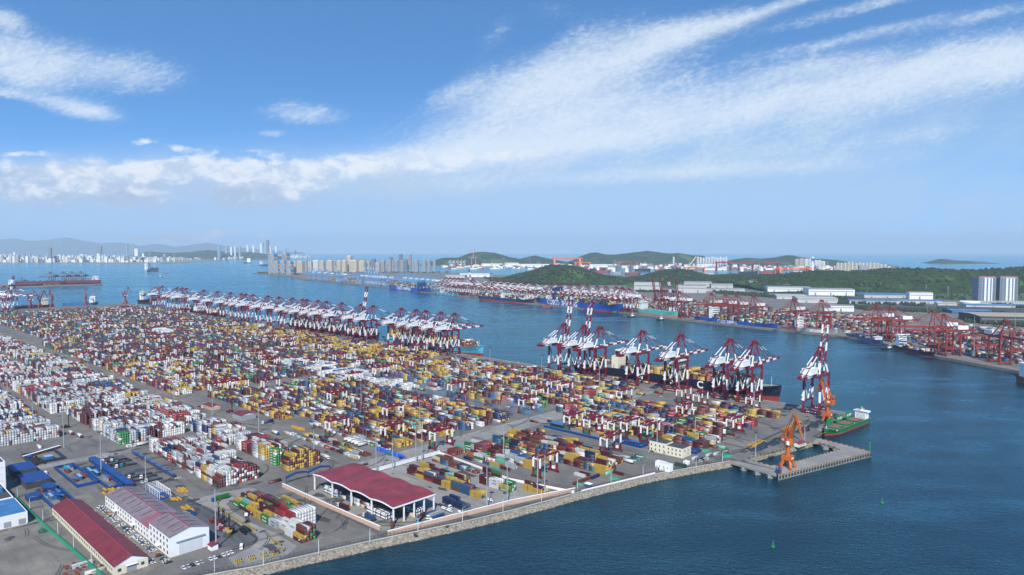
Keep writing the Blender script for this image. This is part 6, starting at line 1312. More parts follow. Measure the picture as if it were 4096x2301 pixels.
for lab, x0, x1, yt, yb, m in (('huge orange goliath crane at the shipyard left of the long hill', 2214, 2322, 1031, 1066, OR2), ('smaller orange goliath crane behind the huge one', 2300, 2360, 1049, 1068, OR2), ('low wide orange goliath crane in front of white halls', 2738, 2818, 1069, 1094, OR2), ('wide bright orange goliath crane beside the white tower', 3112, 3236, 1071, 1099, OR2), ('dark red goliath crane left of the tall apartment row', 2467, 2525, 1045, 1078, DKR), ('dark red goliath crane before the white apartments', 2864, 2924, 1047, 1084, DKR), ('dark red goliath crane right of the white apartments', 2953, 3012, 1049, 1086, DKR), ('dark red goliath crane at the foot of the far right hill', 3050, 3112, 1047, 1085, DKR)): gantry('goliath_crane', lab, x0, x1, yt, yb, m, grp='goliath cranes of the shipyard')
for i, (x0, x1, yt, yb) in enumerate(((3858, 3938, 1340, 1372), (3945, 4050, 1328, 1365), (3895, 3985, 1378, 1420), (3790, 3850, 1342, 1365), (4030, 4110, 1400, 1440))): gantry('rail_gantry', '%s orange red rail gantry from the left over far right containers' % ORD(i+1), x0, x1, yt, yb, CRANE_RED, grp='rail gantries over the far right yard', depth=9)
# far containers
rf = random.Random(77)
P_FAR2 = [28, 14, 8, 3, 9, 8, 14, 10, 3, 2, 4, 2, 4]
def far_block(px0, px1, in0, in1, pal, tmax, seed, dens=.5):
    r = random.Random(seed); px = px0
    while px < px1:
        p0, a = far_spot(px, 0); q, _ = far_spot(px+4, 0); step = max(1e-3, (q-p0).length/4); n = Vector((-math.sin(a), math.cos(a), 0)); ins = in0
        while ins < in1:
            if r.random() < dens*(.55+.9*mnoise.noise(Vector((px*.02, ins*.02, seed)))+.25):
                w = 6 if r.random() < .6 else 4; dom = pick(r, pal); hb = r.randint(2, tmax)
                for k in range(w):
                    h = max(1, hb-r.randint(0, 2)); 
                    for t_ in range(h): EXTRA.append((p0+n*(ins+k*2.6)+Vector((0, 0, t_*CH)), a, L40, dom if r.random() < .4 else pick(r, pal)))
            ins += 23
        px += 14.5/step
far_block(1720, 2160, 90, 420, P_FAR, 5, 1, .62); far_block(2160, 2560, 90, 360, P_FAR, 5, 2, .62); far_block(2560, 3100, 85, 340, P_FAR2, 5, 3, .85); far_block(3100, 3560, 75, 330, P_FAR2, 4, 4, .85); far_block(3560, 4030, 70, 380, P_FAR2, 4, 5, .85)
far_block(1230, 1720, 110, 420, P_FAR, 4, 6, .45); far_block(3450, 4030, 380, 640, [30, 14, 14, 3, 10, 8, 10, 12, 2, 2, 8, 2, 2], 4, 7, .55); far_block(2900, 3450, 330, 560, P_FAR, 4, 8, .55); far_block(2560, 3000, 340, 560, P_FAR, 4, 9, .5); far_block(2160, 2560, 360, 620, P_FAR, 4, 10, .5); far_block(3450, 4030, 660, 900, [30, 14, 10, 3, 10, 8, 12, 14, 2, 2, 6, 2, 4], 4, 11, .5)
GRASS = mat('far_grass', (.045, .085, .02), .95, .5, .02)
def fsheet(pts, m, lvl): b = MB(); b.poly([(G(*p).x, G(*p).y, QZ+.15*lvl) for p in pts][::-1]); o = b.build('far_field', m); tag(o, kind='structure')
fsheet([(2860, 1176), (3090, 1192), (3110, 1184), (2870, 1168)], GRASS, 1); fsheet([(3330, 1206), (3480, 1216), (3500, 1200), (3350, 1192)], GRASS, 1); fsheet([(3380, 1222), (3480, 1236), (3800, 1252), (4150, 1268), (4150, 1238), (3800, 1224), (3500, 1216)], mat('far_asphalt', (.05, .055, .055), .9, .4, .03), 2); fsheet([(3420, 1188), (4200, 1216), (4200, 1180), (3430, 1166)], GRASS, 1); fsheet([(2500, 1150), (2950, 1160), (2950, 1140), (2520, 1134)], GRASS, 1)
# buildings seen across the water
def stripe_mat(name, c, c2, n=.18, ang=0.0):
    if name in MATS: return MATS[name]
    m = bpy.data.materials.new(name); m.use_nodes = True; nt = m.node_tree; N, L = nt.nodes, nt.links; p = N['Principled BSDF']; p.inputs['Roughness'].default_value = .5
    tc = N.new('ShaderNodeTexCoord'); br = N.new('ShaderNodeTexBrick'); mp = N.new('ShaderNodeMapping'); mp.inputs['Rotation'].default_value = (R(90), 0, ang); sp = N.new('ShaderNodeSeparateXYZ'); cb = N.new('ShaderNodeCombineXYZ'); L.new(tc.outputs['Object'], sp.inputs[0])
    ad = N.new('ShaderNodeMath'); ad.operation = 'ADD'; L.new(sp.outputs[0], ad.inputs[0]); L.new(sp.outputs[1], ad.inputs[1]); L.new(ad.outputs[0], cb.inputs[0]); L.new(sp.outputs[2], cb.inputs[1]); L.new(cb.outputs[0], br.inputs['Vector'])
    br.offset = 0; br.inputs['Scale'].default_value = 1; br.inputs['Brick Width'].default_value = 9; br.inputs['Row Height'].default_value = 6; br.inputs['Mortar Size'].default_value = 1.9; br.inputs['Mortar Smooth'].default_value = .2
    br.inputs['Color1'].default_value = c2+(1,); br.inputs['Color2'].default_value = tuple(x*.8 for x in c2)+(1,); br.inputs['Mortar'].default_value = c+(1,); L.new(br.outputs['Color'], p.inputs['Base Color']); MATS[name] = m; return m
TW = [stripe_mat('tower_white', (.70, .70, .68), (.42, .45, .48)), stripe_mat('tower_cream', (.60, .52, .38), (.34, .29, .22)), stripe_mat('tower_grey', (.34, .36, .37), (.12, .14, .16)), stripe_mat('tower_dark', (.17, .19, .21), (.08, .09, .11)), stripe_mat('tower_tan', (.50, .42, .32), (.28, .24, .19)), stripe_mat('tower_blue', (.24, .34, .42), (.10, .16, .22))]
def band_mat():
    m = bpy.data.materials.new('tower_orange_blue'); m.use_nodes = True; nt = m.node_tree; N, L = nt.nodes, nt.links; p = N['Principled BSDF']; tc = N.new('ShaderNodeTexCoord'); w = N.new('ShaderNodeTexWave'); mp = N.new('ShaderNodeMapping'); mp.inputs['Rotation'].default_value = (0, R(35), 0); L.new(tc.outputs['Object'], mp.inputs[0]); L.new(mp.outputs[0], w.inputs['Vector']); w.inputs['Scale'].default_value = .0075; w.inputs['Distortion'].default_value = .8; w.inputs['Detail Scale'].default_value = .05
    cr = N.new('ShaderNodeValToRGB'); cr.color_ramp.interpolation = 'CONSTANT'; e = cr.color_ramp.elements; e[0].color = (.05, .24, .42, 1); e[1].position = .35; e[1].color = (.55, .58, .58, 1); k = e.new(.6); k.color = (.42, .24, .13, 1); L.new(w.outputs['Fac'], cr.inputs[0]); L.new(cr.outputs[0], p.inputs['Base Color']); return m
TBAND = band_mat()
SHADEW = mat('window_bay_grey', (.16, .17, .19), .4, .2, .05)
def tower(label, x0, x1, ytop, ybase, m, depth=None, rot=R(-14), cat='apartment tower', name='apartment_tower', grp=None, roof=None, crown=True):
    g = G((x0+x1)/2, ybase); w = (x1-x0)/FPX*g.y*.93; H = top_z((x0+x1)/2, ytop, g.y)-QZ; d = depth or max(w*.8, 18); t = thing(name, label, cat, g, rot, grp)
    b = MB(); b.box(-w/2, w/2, 0, d, 0, H); b.build('wall', m, t)
    if crown and 6 < w:
        n = max(2, round(w/13))
        for i in range(n): b = MB(); x = -w/2+(i+.5)*w/n; b.box(x-w/n*.2, x+w/n*.2, -.9, -.02, 5, H*.97); b.build('window_bay', SHADEW, t)
    if crown: b = MB(); b.box(-w*.28, w*.28, d*.25, d*.75, H+.02, H+max(3, H*.035)); b.build('roof', roof or m, t)
    return t
Z2 = lambda x, y: (1024+x/2.5156, 900+y/2.5156)
k = 0
for (a, b_, yt, yb) in ((115, 192, 282, 490), (255, 320, 282, 486), (170, 230, 365, 493), (232, 295, 365, 497), (296, 360, 370, 500)):
    k += 1; tower('%s tower with orange and blue bands from the left, %s' % (ORD(k), 'tall' if yt < 300 else 'lower'), Z2(a, 0)[0], Z2(b_, 0)[0], Z2(0, yt)[1], Z2(0, yb)[1], TBAND, rot=R(-20), grp='orange and blue banded towers')
k = 0
for (a, b_, yt, yb, mi) in ((360, 402, 370, 480, 1), (405, 470, 365, 483, 1), (472, 515, 360, 470, 2), (518, 560, 370, 470, 1), (565, 628, 358, 462, 0), (630, 683, 365, 462, 1), (705, 768, 360, 478, 1), (770, 803, 360, 470, 4), (805, 855, 362, 475, 1), (858, 908, 358, 475, 1), (908, 960, 312, 468, 1), (914, 1020, 358, 473, 1), (1025, 1095, 362, 472, 1), (1100, 1145, 370, 470, 4), (1195, 1245, 380, 475, 4)):
    k += 1; tower('%s cream apartment tower from the left in the cream row' % ORD(k), Z2(a, 0)[0], Z2(b_, 0)[0], Z2(0, yt)[1], Z2(0, yb)[1], TW[mi], grp='cream towers on the far point')
k = 0
for (a, b_, yt, yb, mi) in ((1155, 1196, 345, 470, 3), (1250, 1293, 358, 470, 2), (1297, 1318, 395, 460, 2), (1320, 1360, 355, 470, 2), (1335, 1370, 325, 462, 3), (1362, 1388, 358, 462, 2), (1390, 1425, 362, 465, 2), (1433, 1468, 298, 455, 3), (1450, 1485, 358, 478, 2), (1487, 1520, 350, 460, 3), (1527, 1560, 295, 458, 2), (1568, 1590, 372, 460, 2), (1592, 1630, 353, 470, 2), (1670, 1707, 353, 473, 2), (1723, 1755, 352, 465, 2), (1778, 1806, 360, 473, 2)):
    k += 1; tower('%s grey apartment tower from the left in the grey row' % ORD(k), Z2(a, 0)[0], Z2(b_, 0)[0], Z2(0, yt)[1], Z2(0, yb)[1], TW[mi], grp='grey towers on the far point')
for i in range(11): x = 2787+i*11.3; tower('%s white tower from the left in the white row before the hill' % ORD(i+1), x, x+9, 1031+(i*7 % 5)-2, 1066, TW[0], grp='white towers before the far hill')
tower('lone slim pale tower at the shipyard', 2691, 2698, 1029, 1062, TW[0])
for i, (a, b_, yt) in enumerate(((273, 310, 348), (316, 362, 342), (368, 408, 345), (412, 440, 342), (468, 500, 358), (503, 535, 358), (540, 576, 368))): x0 = 3072+a/2.5156; tower('%s pale tan tower from the left beside the white control tower' % ORD(i+1), x0, 3072+b_/2.5156, 900+yt/2.5156, 1072, TW[4 if i < 2 else 0], grp='tan towers beside the control tower')
for i in range(14): x = 3346+i*14.5; tower('%s cream tower from the left in the long row behind the green ridge' % ORD(i+1), x, x+12, 1052+(0 if i not in (2, 3, 4) else -2)+(i % 3)+(6 if i > 11 else 0), 1084, TW[1], grp='cream towers behind the ridge')
tower('grey slab office block before the cream row', 3438, 3475, 1062, 1088, TW[2])
for a, b_, lab in ((3912, 3981, 'left one of two tall glass office towers at the right'), (3997, 4069, 'right one of two tall glass office towers at the right')):
    t = tower(lab, a, b_, 1110, 1219, stripe_mat('glass_tower', (.16, .20, .25), (.09, .12, .16)), rot=R(-8), cat='office tower', name='office_tower'); g = G((a+b_)/2, 1219); w = (b_-a)/FPX*g.y*.93; H = top_z(a, 1110, g.y)-QZ
    b = MB(); b.box(-w*.18, w*.30, -.5, 0.0, 6, H-2); b.build('glass_strip', stripe_mat('pale_glass', (.62, .66, .68), (.36, .42, .46)), t); b = MB(); b.box(-w*.45, w*.45, 2, 20, H+.02, H+4); b.build('roof_sign', mat('sign_grey_red', (.35, .12, .10)), t)
    b = MB(); b.box(-w*.8, w*.8, -14, -.6, 0, 16); b.build('podium', TW[2], t)
def fbuild(label, x0, x1, ytop, ybase, wall, roof, depth=70, rot=R(-12), name='warehouse', cat='warehouse', drop=3):
    g = G((x0+x1)/2, ybase); w = (x1-x0)/FPX*g.y; H = max(6, top_z((x0+x1)/2, ytop, g.y)-QZ); t = thing(name, label, cat, g, rot); b = MB(); b.box(-w/2, w/2, 0, depth, 0, H); b.build('wall', wall, t); b = MB(); b.gable(-w/2-1, w/2+1, -1, depth+1, H+.05, H+drop, 0, 1); b.build('roof', [roof, wall], t)
    b = MB(); b.box(-w*.48, w*.48, -.2, -.01, H*.60, H*.72); b.build('window_band', mat('pale_window_band', (.20, .23, .25)), t); b = MB(); n = max(1, int(w/60)); [b.box(-w/2+(i+.4)*w/n, -w/2+(i+.4)*w/n+7, -.2, -.01, .1, H*.45) for i in range(n)]; b.build('dock_door', mat('dock_door_grey', (.22, .24, .26)), t); return t
PALEW = mat('weathered_white_wall', (.52, .52, .50), .7, .12, .02); GR = mat('grey_roof_sheet', (.28, .285, .29), .6, .1, .02); WR = mat('white_roof_sheet', (.48, .48, .46), .6, .06, .02); RIB = stripe_mat('ribbed_wall', (.42, .42, .39), (.30, .30, .29)); BR = mat('blue_roof_sheet', (.08, .20, .38), .5, .1, .02)
for lab, x0, x1, yt, yb, wl, rf_, dp in (('long white ribbed warehouse behind the raised red cranes', 2537, 2642, 1132, 1166, RIB, WR, 60), ('long ribbed grey warehouse right of the raised red cranes', 2706, 2822, 1143, 1172, RIB, GR, 80), ('grey roofed warehouse below the left wooded ridge', 2738, 2845, 1130, 1150, WHITE, GR, 150), ('second grey roofed warehouse below the wooded ridge', 2846, 2930, 1138, 1154, WHITE, GR, 120), ('low white hall between grey warehouses', 2820, 2975, 1156, 1166, WHITE, GR, 60), ('square grey warehouse at the middle of the ridge foot', 3002, 3108, 1128, 1152, RIB, GR, 140), ('long pale industrial hall left of the ridge foot', 3075, 3240, 1150, 1170, TW[0], GR, 140), ('long pale industrial hall right of its twin', 3240, 3412, 1158, 1182, TW[0], GR, 140),
        ('flat white roofed depot behind orange cranes', 3110, 3225, 1184, 1197, WHITE, WR, 110), ('large white roofed depot behind orange cranes', 3195, 3346, 1194, 1212, WHITE, WR, 120), ('long hall with dark blue roof before the ridge', 3405, 3585, 1203, 1215, WHITE, BR, 70), ('second long hall with dark blue roof before the ridge', 3586, 3758, 1203, 1214, WHITE, BR, 70), ('wide pale blue roofed market hall at the ridge foot', 3465, 3640, 1180, 1192, WHITE, BLUE2, 170), ('white square office block right of the pale blue hall', 3642, 3727, 1172, 1199, TW[0], WR, 50), ('grey slab office among the orange cranes', 3325, 3412, 1224, 1246, TW[0], GR, 40), ('low white hall left of the white drum', 3755, 3824, 1214, 1222, WHITE, WR, 40),
        ('blue roofed long shed at the right edge', 3815, 3960, 1244, 1256, BLUE2, BR, 80), ('beige flat roofed logistics hall at the right edge', 3935, 4180, 1268, 1298, DKROOF, mat('beige_roof', (.38, .33, .26)), 150), ('white hall near the far right rail gantries', 3930, 3980, 1314, 1326, WHITE, WR, 30), ('long blue and white shed under the twin towers', 3880, 4150, 1222, 1230, WHITE, BR, 60), ('big white shipyard hall behind the blue cranes', 1838, 1960, 1094, 1108, WHITE, GR, 120), ('smaller white shipyard hall beside the big one', 1780, 1860, 1102, 1112, WHITE, WR, 80), ('white quay hall under the left far hill', 1925, 2010, 1055, 1066, WHITE, WR, 80), ('long white shipyard shed before the green hill', 2075, 2200, 1057, 1069, WHITE, WR, 100), ('long white assembly hall beneath the long hill', 2360, 2450, 1058, 1069, WHITE, WR, 120), ('white assembly hall right of the leaning crane', 2790, 2870, 1056, 1070, WHITE, BR, 120), ('white hall behind the low orange gantry', 2820, 2905, 1072, 1082, WHITE, WR, 90), ('row of white halls at far right yard', 3170, 3300, 1086, 1094, WHITE, WR, 60), ('pale low building at the left far hill foot', 2020, 2075, 1052, 1062, WHITE, WR, 40), ('beige dock block between wooded hills', 2808, 2852, 1093, 1107, TW[1], WR, 30)):
    fbuild(lab, x0, x1, yt, yb, PALEW if wl is WHITE and yb > 1110 else wl, rf_, dp)
g = G(3879, 1220); t = thing('stadium_hall', 'white rounded drum shaped hall left of the glass towers', 'hall', g); b = MB(); w = 37/FPX*g.y; b.tube((0, 0, 0), (0, 0, 13), w*.92, w, 28); b.tube((0, 0, 13), (0, 0, 16), w, w*.9, 28); b.build('wall', WHITE, t); b = MB(); b.tube((0, 0, 16.02), (0, 0, 17), w*.8, w*.7, 28); b.build('roof', WR, t)
g = G(3250, 1086); t = thing('control_tower', 'white control tower with a ball on top', 'tower', g); H = top_z(3250, 1028, g.y)-QZ; b = MB(); b.tube((0, 0, 0), (0, 0, H*.75), 12, 9, 12); b.build('shaft', WHITE, t); b = MB(); b.tube((0, 0, H*.75), (0, 0, H*.86), 17, 17, 14); b.build('cabin', BLUE2, t); b = MB(); b.tube((0, 0, H*.86), (0, 0, H*.93), 6, 13, 12); b.tube((0, 0, H*.93), (0, 0, H), 13, 6, 12); b.build('ball', WHITE, t)
# leaning white floating crane, pink raised crane
g = G(2762, 1066); t = thing('floating_crane', 'white floating crane leaning right at the shipyard', 'crane', g); b = MB(); b.beam((-20, 0, 6), (78, 0, top_z(2790, 1027, g.y)), 7, 7); b.beam((-30, 0, 6), (-10, 0, 60), 4, 4); b.build('boom', WHITE, t); b = MB(); b.box(-60, 60, -20, 20, -6, 8); b.build('barge', GREYHULL, t)
g = G(1895, 1066); t = thing('raised_crane', 'tall pink raised boom crane before the far left hill', 'crane', g); PK = mat('pink_paint', (.55, .12, .17)); H = top_z(1898, 996, g.y); b = MB(); b.beam((-30, 0, 0), (-30, 0, H*.5), 9, 9); b.beam((30, 0, 0), (30, 0, H*.5), 9, 9); b.beam((-70, 0, H*.5), (50, 0, H*.5), 9, 9); b.build('frame', PK, t); b = MB(); b.beam((-15, 0, H*.45), (14, 0, H), 11, 11); b.build('boom', PK, t)
rs = random.Random(4); sb = MB()
for i in range(520):
    px = rs.uniform(1760, 3560); py = rs.uniform(1058, 1078) if px < 3000 else rs.uniform(1068, 1080); g = G(px, py); w = rs.uniform(8, 40); h = rs.choice([8, 12, 18, 30]); sb.box(g.x-w, g.x+w, g.y-10, g.y+10, QZ+.05, QZ+h, rs.choice([0, 0, 1, 2, 3, 4, 4]))
    if rs.random() < .22: sb.beam((g.x, g.y, QZ), (g.x+rs.uniform(-20, 20), g.y, QZ+rs.uniform(40, 85)), 5, 5, rs.choice([1, 1, 2, 5]))
tag(sb.build('shipyard_clutter', [WHITE, DKR, GREYHULL, BLUE2, CREAM, YELLOW]), kind='stuff', label='distant shipyard buildings, cranes and hull blocks reading as one mass')
for i, (x0, x1, yb, c) in enumerate(((2385, 2440, 1092, BOOT), (2360, 2420, 1084, NAVYP), (2450, 2490, 1099, GREYHULL), (2620, 2660, 1088, BOOT), (2960, 3030, 1098, NAVYP), (3040, 3100, 1096, BOOT), (2540, 2600, 1086, NAVYP), (2500, 2560, 1102, BROWN))):
    make_ship('cargo_ship', '%s hull from the left fitting out in the shipyard basin' % ORD(sorted([2385, 2360, 2450, 2620, 2960, 3040, 2540, 2500]).index(x0)+1), 'ship', (x0, yb), (x1, yb+.5), 45, 28, c, house=(-.36, 38, 24), seed=60+i, group='hulls in the shipyard basin')
# city across the bay
rcy = random.Random(21); k = 0; items = []
for i in range(205):
    px = rcy.uniform(-30, 700) if i % 3 else rcy.uniform(-30, 420); base = 1051-max(0, px-420)*.012-rcy.uniform(0, 7); hh = rcy.uniform(8, 25)*(1.2 if px < 420 else .75); 
    if rcy.random() < .12: hh *= 1.5
    items.append((px, rcy.uniform(6, 14), base-hh, base, rcy.choices([0, 2, 4, 5, 3, 1], [52, 14, 12, 10, 4, 8])[0]))
for px, w, top, base in ((400, 12, 986, 1046), (508, 5, 975, 1040), (530, 5, 974, 1040), (545, 16, 995, 1042), (198, 13, 990, 1050), (598, 9, 1006, 1046), (1050, 8, 970, 1031), (1068, 12, 961, 1031), (1044, 9, 975, 1031), (1060, 14, 990, 1031), (1104, 7, 985, 1030), (1140, 10, 995, 1029), (1153, 6, 994, 1029), (905, 8, 985, 1037), (925, 8, 988, 1037), (940, 6, 987, 1037), (958, 7, 984, 1037), (990, 9, 981, 1036), (875, 9, 985, 1038), (1014, 8, 983, 1034), (1180, 6, 1000, 1028), (1080, 9, 985, 1030)): items.append((px, w, top, base, rcy.choice([0, 2, 5, 3])))
for i in range(50): px = rcy.uniform(860, 1235); base = 1040-(px-860)*.028; items.append((px, rcy.uniform(4, 9), base-rcy.uniform(4, 12), base, rcy.choice([0, 0, 2, 1])))
items.sort()
for px, w, top, base, mi in items:
    k += 1; tower('%s skyline building from the left in the distant %s city' % (ORD(k), ['white', 'cream', 'grey', 'dark', 'tan', 'blue'][mi]), px-w/2, px+w/2, top, base, TW[mi], rot=R(rcy.uniform(-25, 10)), cat='building', name='city_building', grp='skyline of the distant city', crown=False)
cb = MB()
for i in range(1900):
    px = rcy.uniform(-40, 1240); base = rcy.uniform(1033, 1050) if px < 640 else rcy.uniform(1026, 1041-(px-640)*.016); g = G(px, base); w = rcy.uniform(12, 40); h = rcy.uniform(14, 60)*(1.7 if px < 640 and rcy.random() < .35 else 1); cb.box(g.x-w, g.x+w, g.y-12, g.y+12, QZ+.05, QZ+h, rcy.choice([0, 0, 0, 1, 2, 3]))
tag(cb.build('distant_city', [mat('far_white_wall', (.78, .78, .76), .7, .1, .01), mat('far_tan_wall', (.46, .38, .30), .7, .1, .01), mat('far_grey_wall', (.30, .33, .36), .7, .1, .01), mat('far_trees', (.03, .06, .03), .9, .3, .01)]), kind='stuff', label='low roofs of the distant city reading as one mass')
t = thing('television_mast', 'thin television mast on the city hill', 'mast', G(718, 1036)); b = MB(); b.tube((0, 0, 0), (0, 0, 330), 9, 3, 8); b.build('shaft', STEEL, t); b = MB(); b.tube((0, 0, 200), (0, 0, 225), 16, 16, 10); b.build('cabin', STEEL, t)
# trees and pylons
def blobs(name, lines, n, seed, m, label, hh=(6, 12)):
    r = random.Random(seed); b = MB()
    for i in range(n):
        ln = r.choice(lines); f = r.random(); px = ln[0]+(ln[2]-ln[0])*f; py = ln[1]+(ln[3]-ln[1])*f+r.uniform(-ln[4], ln[4]); g = G(px, py); h = r.uniform(*hh); w = h*.42; o = len(b.v)
        for z, s in ((0, .5), (.3, 1.05), (.62, .95), (.86, .6), (1.0, .1)):
            for q in range(7): a = q*2*math.pi/7+z; k_ = w*s*r.uniform(.65, 1.25); b.v.append((g.x+k_*math.cos(a), g.y+k_*math.sin(a), QZ+h*(z+r.uniform(-.06, .06))))
        for a in range(4):
            for q in range(7): b.f.append((o+a*7+q, o+a*7+(q+1) % 7, o+(a+1)*7+(q+1) % 7, o+(a+1)*7+q)); b.m.append(0)
    return tag(b.build(name, m), kind='stuff', label=label)
TREEM = mat('tree_foliage', (.022, .048, .016), .9, .5, .25)
blobs('tree_belt', [(2850, 1166, 3075, 1182, 2.5), (2860, 1172, 3100, 1190, 2), (3330, 1192, 3460, 1205, 4), (3350, 1220, 3480, 1240, 5), (3470, 1236, 3760, 1250, 5), (3740, 1240, 4100, 1268, 6), (3860, 1286, 4100, 1305, 5), (3960, 1220, 4110, 1232, 4), (2950, 1145, 3110, 1150, 2), (1930, 1112, 2060, 1122, 4), (2540, 1166, 2720, 1170, 2), (3420, 1180, 3860, 1196, 5), (3380, 1150, 4100, 1190, 9), (2560, 1140, 2950, 1150, 5), (2960, 1150, 3400, 1165, 4), (3330, 1210, 3700, 1222, 4)], 2600, 8, TREEM, 'dark tree belts between the far warehouses and yards')
blobs('shore_trees', [(1030, 1093, 1200, 1099, 1.2), (1230, 1092, 1800, 1091, 1.6)], 260, 9, TREEM, 'trees along the point below the apartment towers', (8, 14))
for i, (px, yt, yb) in enumerate(((3152, 1117, 1146), (3216, 1123, 1148), (3312, 1127, 1152), (3411, 1127, 1156), (3452, 1133, 1162), (3522, 1130, 1166), (3613, 1136, 1166), (3704, 1140, 1172), (3792, 1146, 1178), (3895, 1156, 1182))):
    g = G(px, yb); H = top_z(px, yt, g.y)-QZ; t = thing('pylon', '%s slim power pylon from the left along the ridge foot' % ORD(i+1), 'pylon', g, 0, 'power pylons along the ridge'); b = MB(); [b.beam((x*3, y*3, 0), (x*.4, y*.4, H), .6) for x in (-1, 1) for y in (-1, 1)]; b.build('frame', STEEL, t); b = MB(); [b.beam((-6, 0, H*z), (6, 0, H*z), .5) for z in (.7, .82, .94)]; b.build('cross_arm', STEEL, t)
for i, (px, yb, h) in enumerate(((3896, 1325, 46), (4060, 1310, 52), (3710, 1268, 40), (3854, 1270, 40), (3740, 1245, 36), (3378, 1328, 40), (3895, 1425, 40), (4058, 1440, 0))):
    if h: mast('%s lamp mast from the list of the far right yard' % ORD(i+1) if False else ['slim lamp mast left of the beige hall', 'slim lamp mast right of the rail gantries', 'slim lamp mast left of blue shed', 'slim lamp mast before the dark tree belt', 'slim lamp mast behind orange cranes', 'slim lamp mast behind the grey ship', 'slim lamp mast on the right hand quay'][i], px, yb, h)
# ------------------------------------------------------------------ the containers: the nearest 300 as things, the rest as one mass
def proj(w):
    d = w.y*_c-(w.z-CAM_H)*_s; return 2048+FPX*w.x/d, 1150.5-FPX*(w.y*_s+(w.z-CAM_H)*_c)/d, d
occ = {}
for bx in BOX: occ[(round(bx[0]/3), round(bx[1]/1.3), bx[2])] = 1
def has(u, v, t): return any((round(u/3)+i, round(v/1.3)+j, t) in occ for i in (-1, 0, 1) for j in (0,))
ALL = []
for i, bx in enumerate(BOX):
    u, v, t, L, c, nm, b_, q, h, nb = bx; w = Wd(u, v, QZ+.06+t*CH)
    px, py, d = proj(w); vis = 60 < px < 4040 and py < 2290
    fr = not has(u, v-2.55, t); en = not has(u+L*.5+6.3, v, t); tp = t == h-1
    s = ((L*CH*.75 if fr else 0)+(CW*CH*.7 if en else 0)+(L*CW*.3 if tp else 0))/(w.length**2) if vis else 0
    if nm == 'under the red canopy': s *= .5
    ALL.append((s, w, ROT, L, c, bx, fr))
for w, rot, L, c in EXTRA:
    px, py, d = proj(w); s = (L*CH*.8/(w.length**2)) if (60 < px < 4040 and 1500 < py < 2290) else 0
    ALL.append((s, w, rot, L, c, None, True))
order = sorted(range(len(ALL)), key=lambda i: -ALL[i][0]); indiv = set(order[:300])
CMESH = {}
def cont_mesh(L, c):
    if (L, c) in CMESH: return CMESH[(L, c)]
    b = MB(); h = L/2; w = CW/2; b.box(-h+.06, h-.06, -w+.06, w-.06, .06, CH-.08, 0)
    for x in (-1, 1):
        for y in (-1, 1): b.box(min(x*h, x*(h-.2)), max(x*h, x*(h-.2)), min(y*w, y*(w-.18)), max(y*w, y*(w-.18)), 0, CH-.03, 0)
    for y in (-1, 1):
        for z in (0, CH-.2): b.box(-h+.2, h-.2, min(y*w, y*(w-.13)), max(y*w, y*(w-.13)), z, z+.16, 0)
    for x in (-1, 1):
        for z in (0, CH-.2): b.box(min(x*h, x*(h-.12)), max(x*h, x*(h-.12)), -w+.18, w-.18, z, z+.16, 0)
    for y in (-.8, -.3, .3, .8): b.box(h-.07, h-.01, y-.035, y+.035, .2, CH-.25, 1)
    b.box(h-.065, h-.03, -.03, .03, .2, CH-.25, 2)
    n = int(L/.62)
    for i in range(n):                                                       # corrugation ribs
        x = -h+.35+(i+.5)*(L-.7)/n
        for y in (-1, 1): b.box(x-.15, x+.15, min(y*(w-.07), y*(w-.02)), max(y*(w-.07), y*(w-.02)), .18, CH-.22, 0)
    CMESH[(L, c)] = b.mesh('shipping_container', [CM[c], STEEL, DARK]); return CMESH[(L, c)]
WHT = mat('lettering_white', (.80, .80, .78), .6, .05, .5); INK = mat('lettering_dark', (.05, .07, .12), .6, .05, .5); PALEB = mat('logo_pale_blue', (.30, .55, .72), .6, .05, .5)
TXT = {'w': text_mesh('MAERSK', 1.45, bold=.03), 'g': text_mesh('EVERGREEN', 1.35, bold=.03)}; TXT['w'].materials.append(INK); TXT['g'].materials.append(WHT)
def sq(w_, h_, m): b = MB(); b.box(-w_/2, w_/2, -.02, .02, -h_/2, h_/2); return b.mesh('emblem', m)
EMB = sq(.95, 1.5, INK); EMBW = sq(1.5, 1.5, PALEB); EMBR = sq(2.2, .7, WHT)
PLACE = {'in the front lot by the striped kerb': 'front lot', A1: 'goods-train block', A2: 'canopy-side block', H1: 'walled yard', S1: 'shore yard', B1: 'ship-side yard', 'white reefers stacked before the goods train': 'lone reefer stack', 'under the red canopy': 'canopy interior', 'in the white stack behind the front yard': 'rear white block', 'in the white stack at the left edge': 'left-edge block', N1: 'mixed rows'}
WORDS = ['first', 'second', 'third', 'fourth', 'fifth', 'sixth', 'seventh', 'eighth', 'ninth', 'tenth', 'eleventh', 'twelfth', 'thirteenth', 'fourteenth', 'fifteenth', 'sixteenth', 'seventeenth', 'eighteenth', 'nineteenth', 'twentieth']
wd = lambda n: WORDS[n] if n < len(WORDS) else ORD(n+1)
CN = ['maroon', 'brown', 'red', 'yellow', 'white', 'pale grey', 'navy', 'blue', 'green', 'mint', 'orange', 'cream', 'slate']
seen = {}; ex = 0
brank = {}; rrank = {}
for i in order[:300]:
    bx = ALL[i][5]
    if bx: brank.setdefault(bx[5], set()).add(round(bx[0])); rrank.setdefault(bx[5], set()).add(round(bx[1], 1))
brank = {k_: sorted(v_, reverse=True) for k_, v_ in brank.items()}; rrank = {k_: sorted(v_) for k_, v_ in rrank.items()}
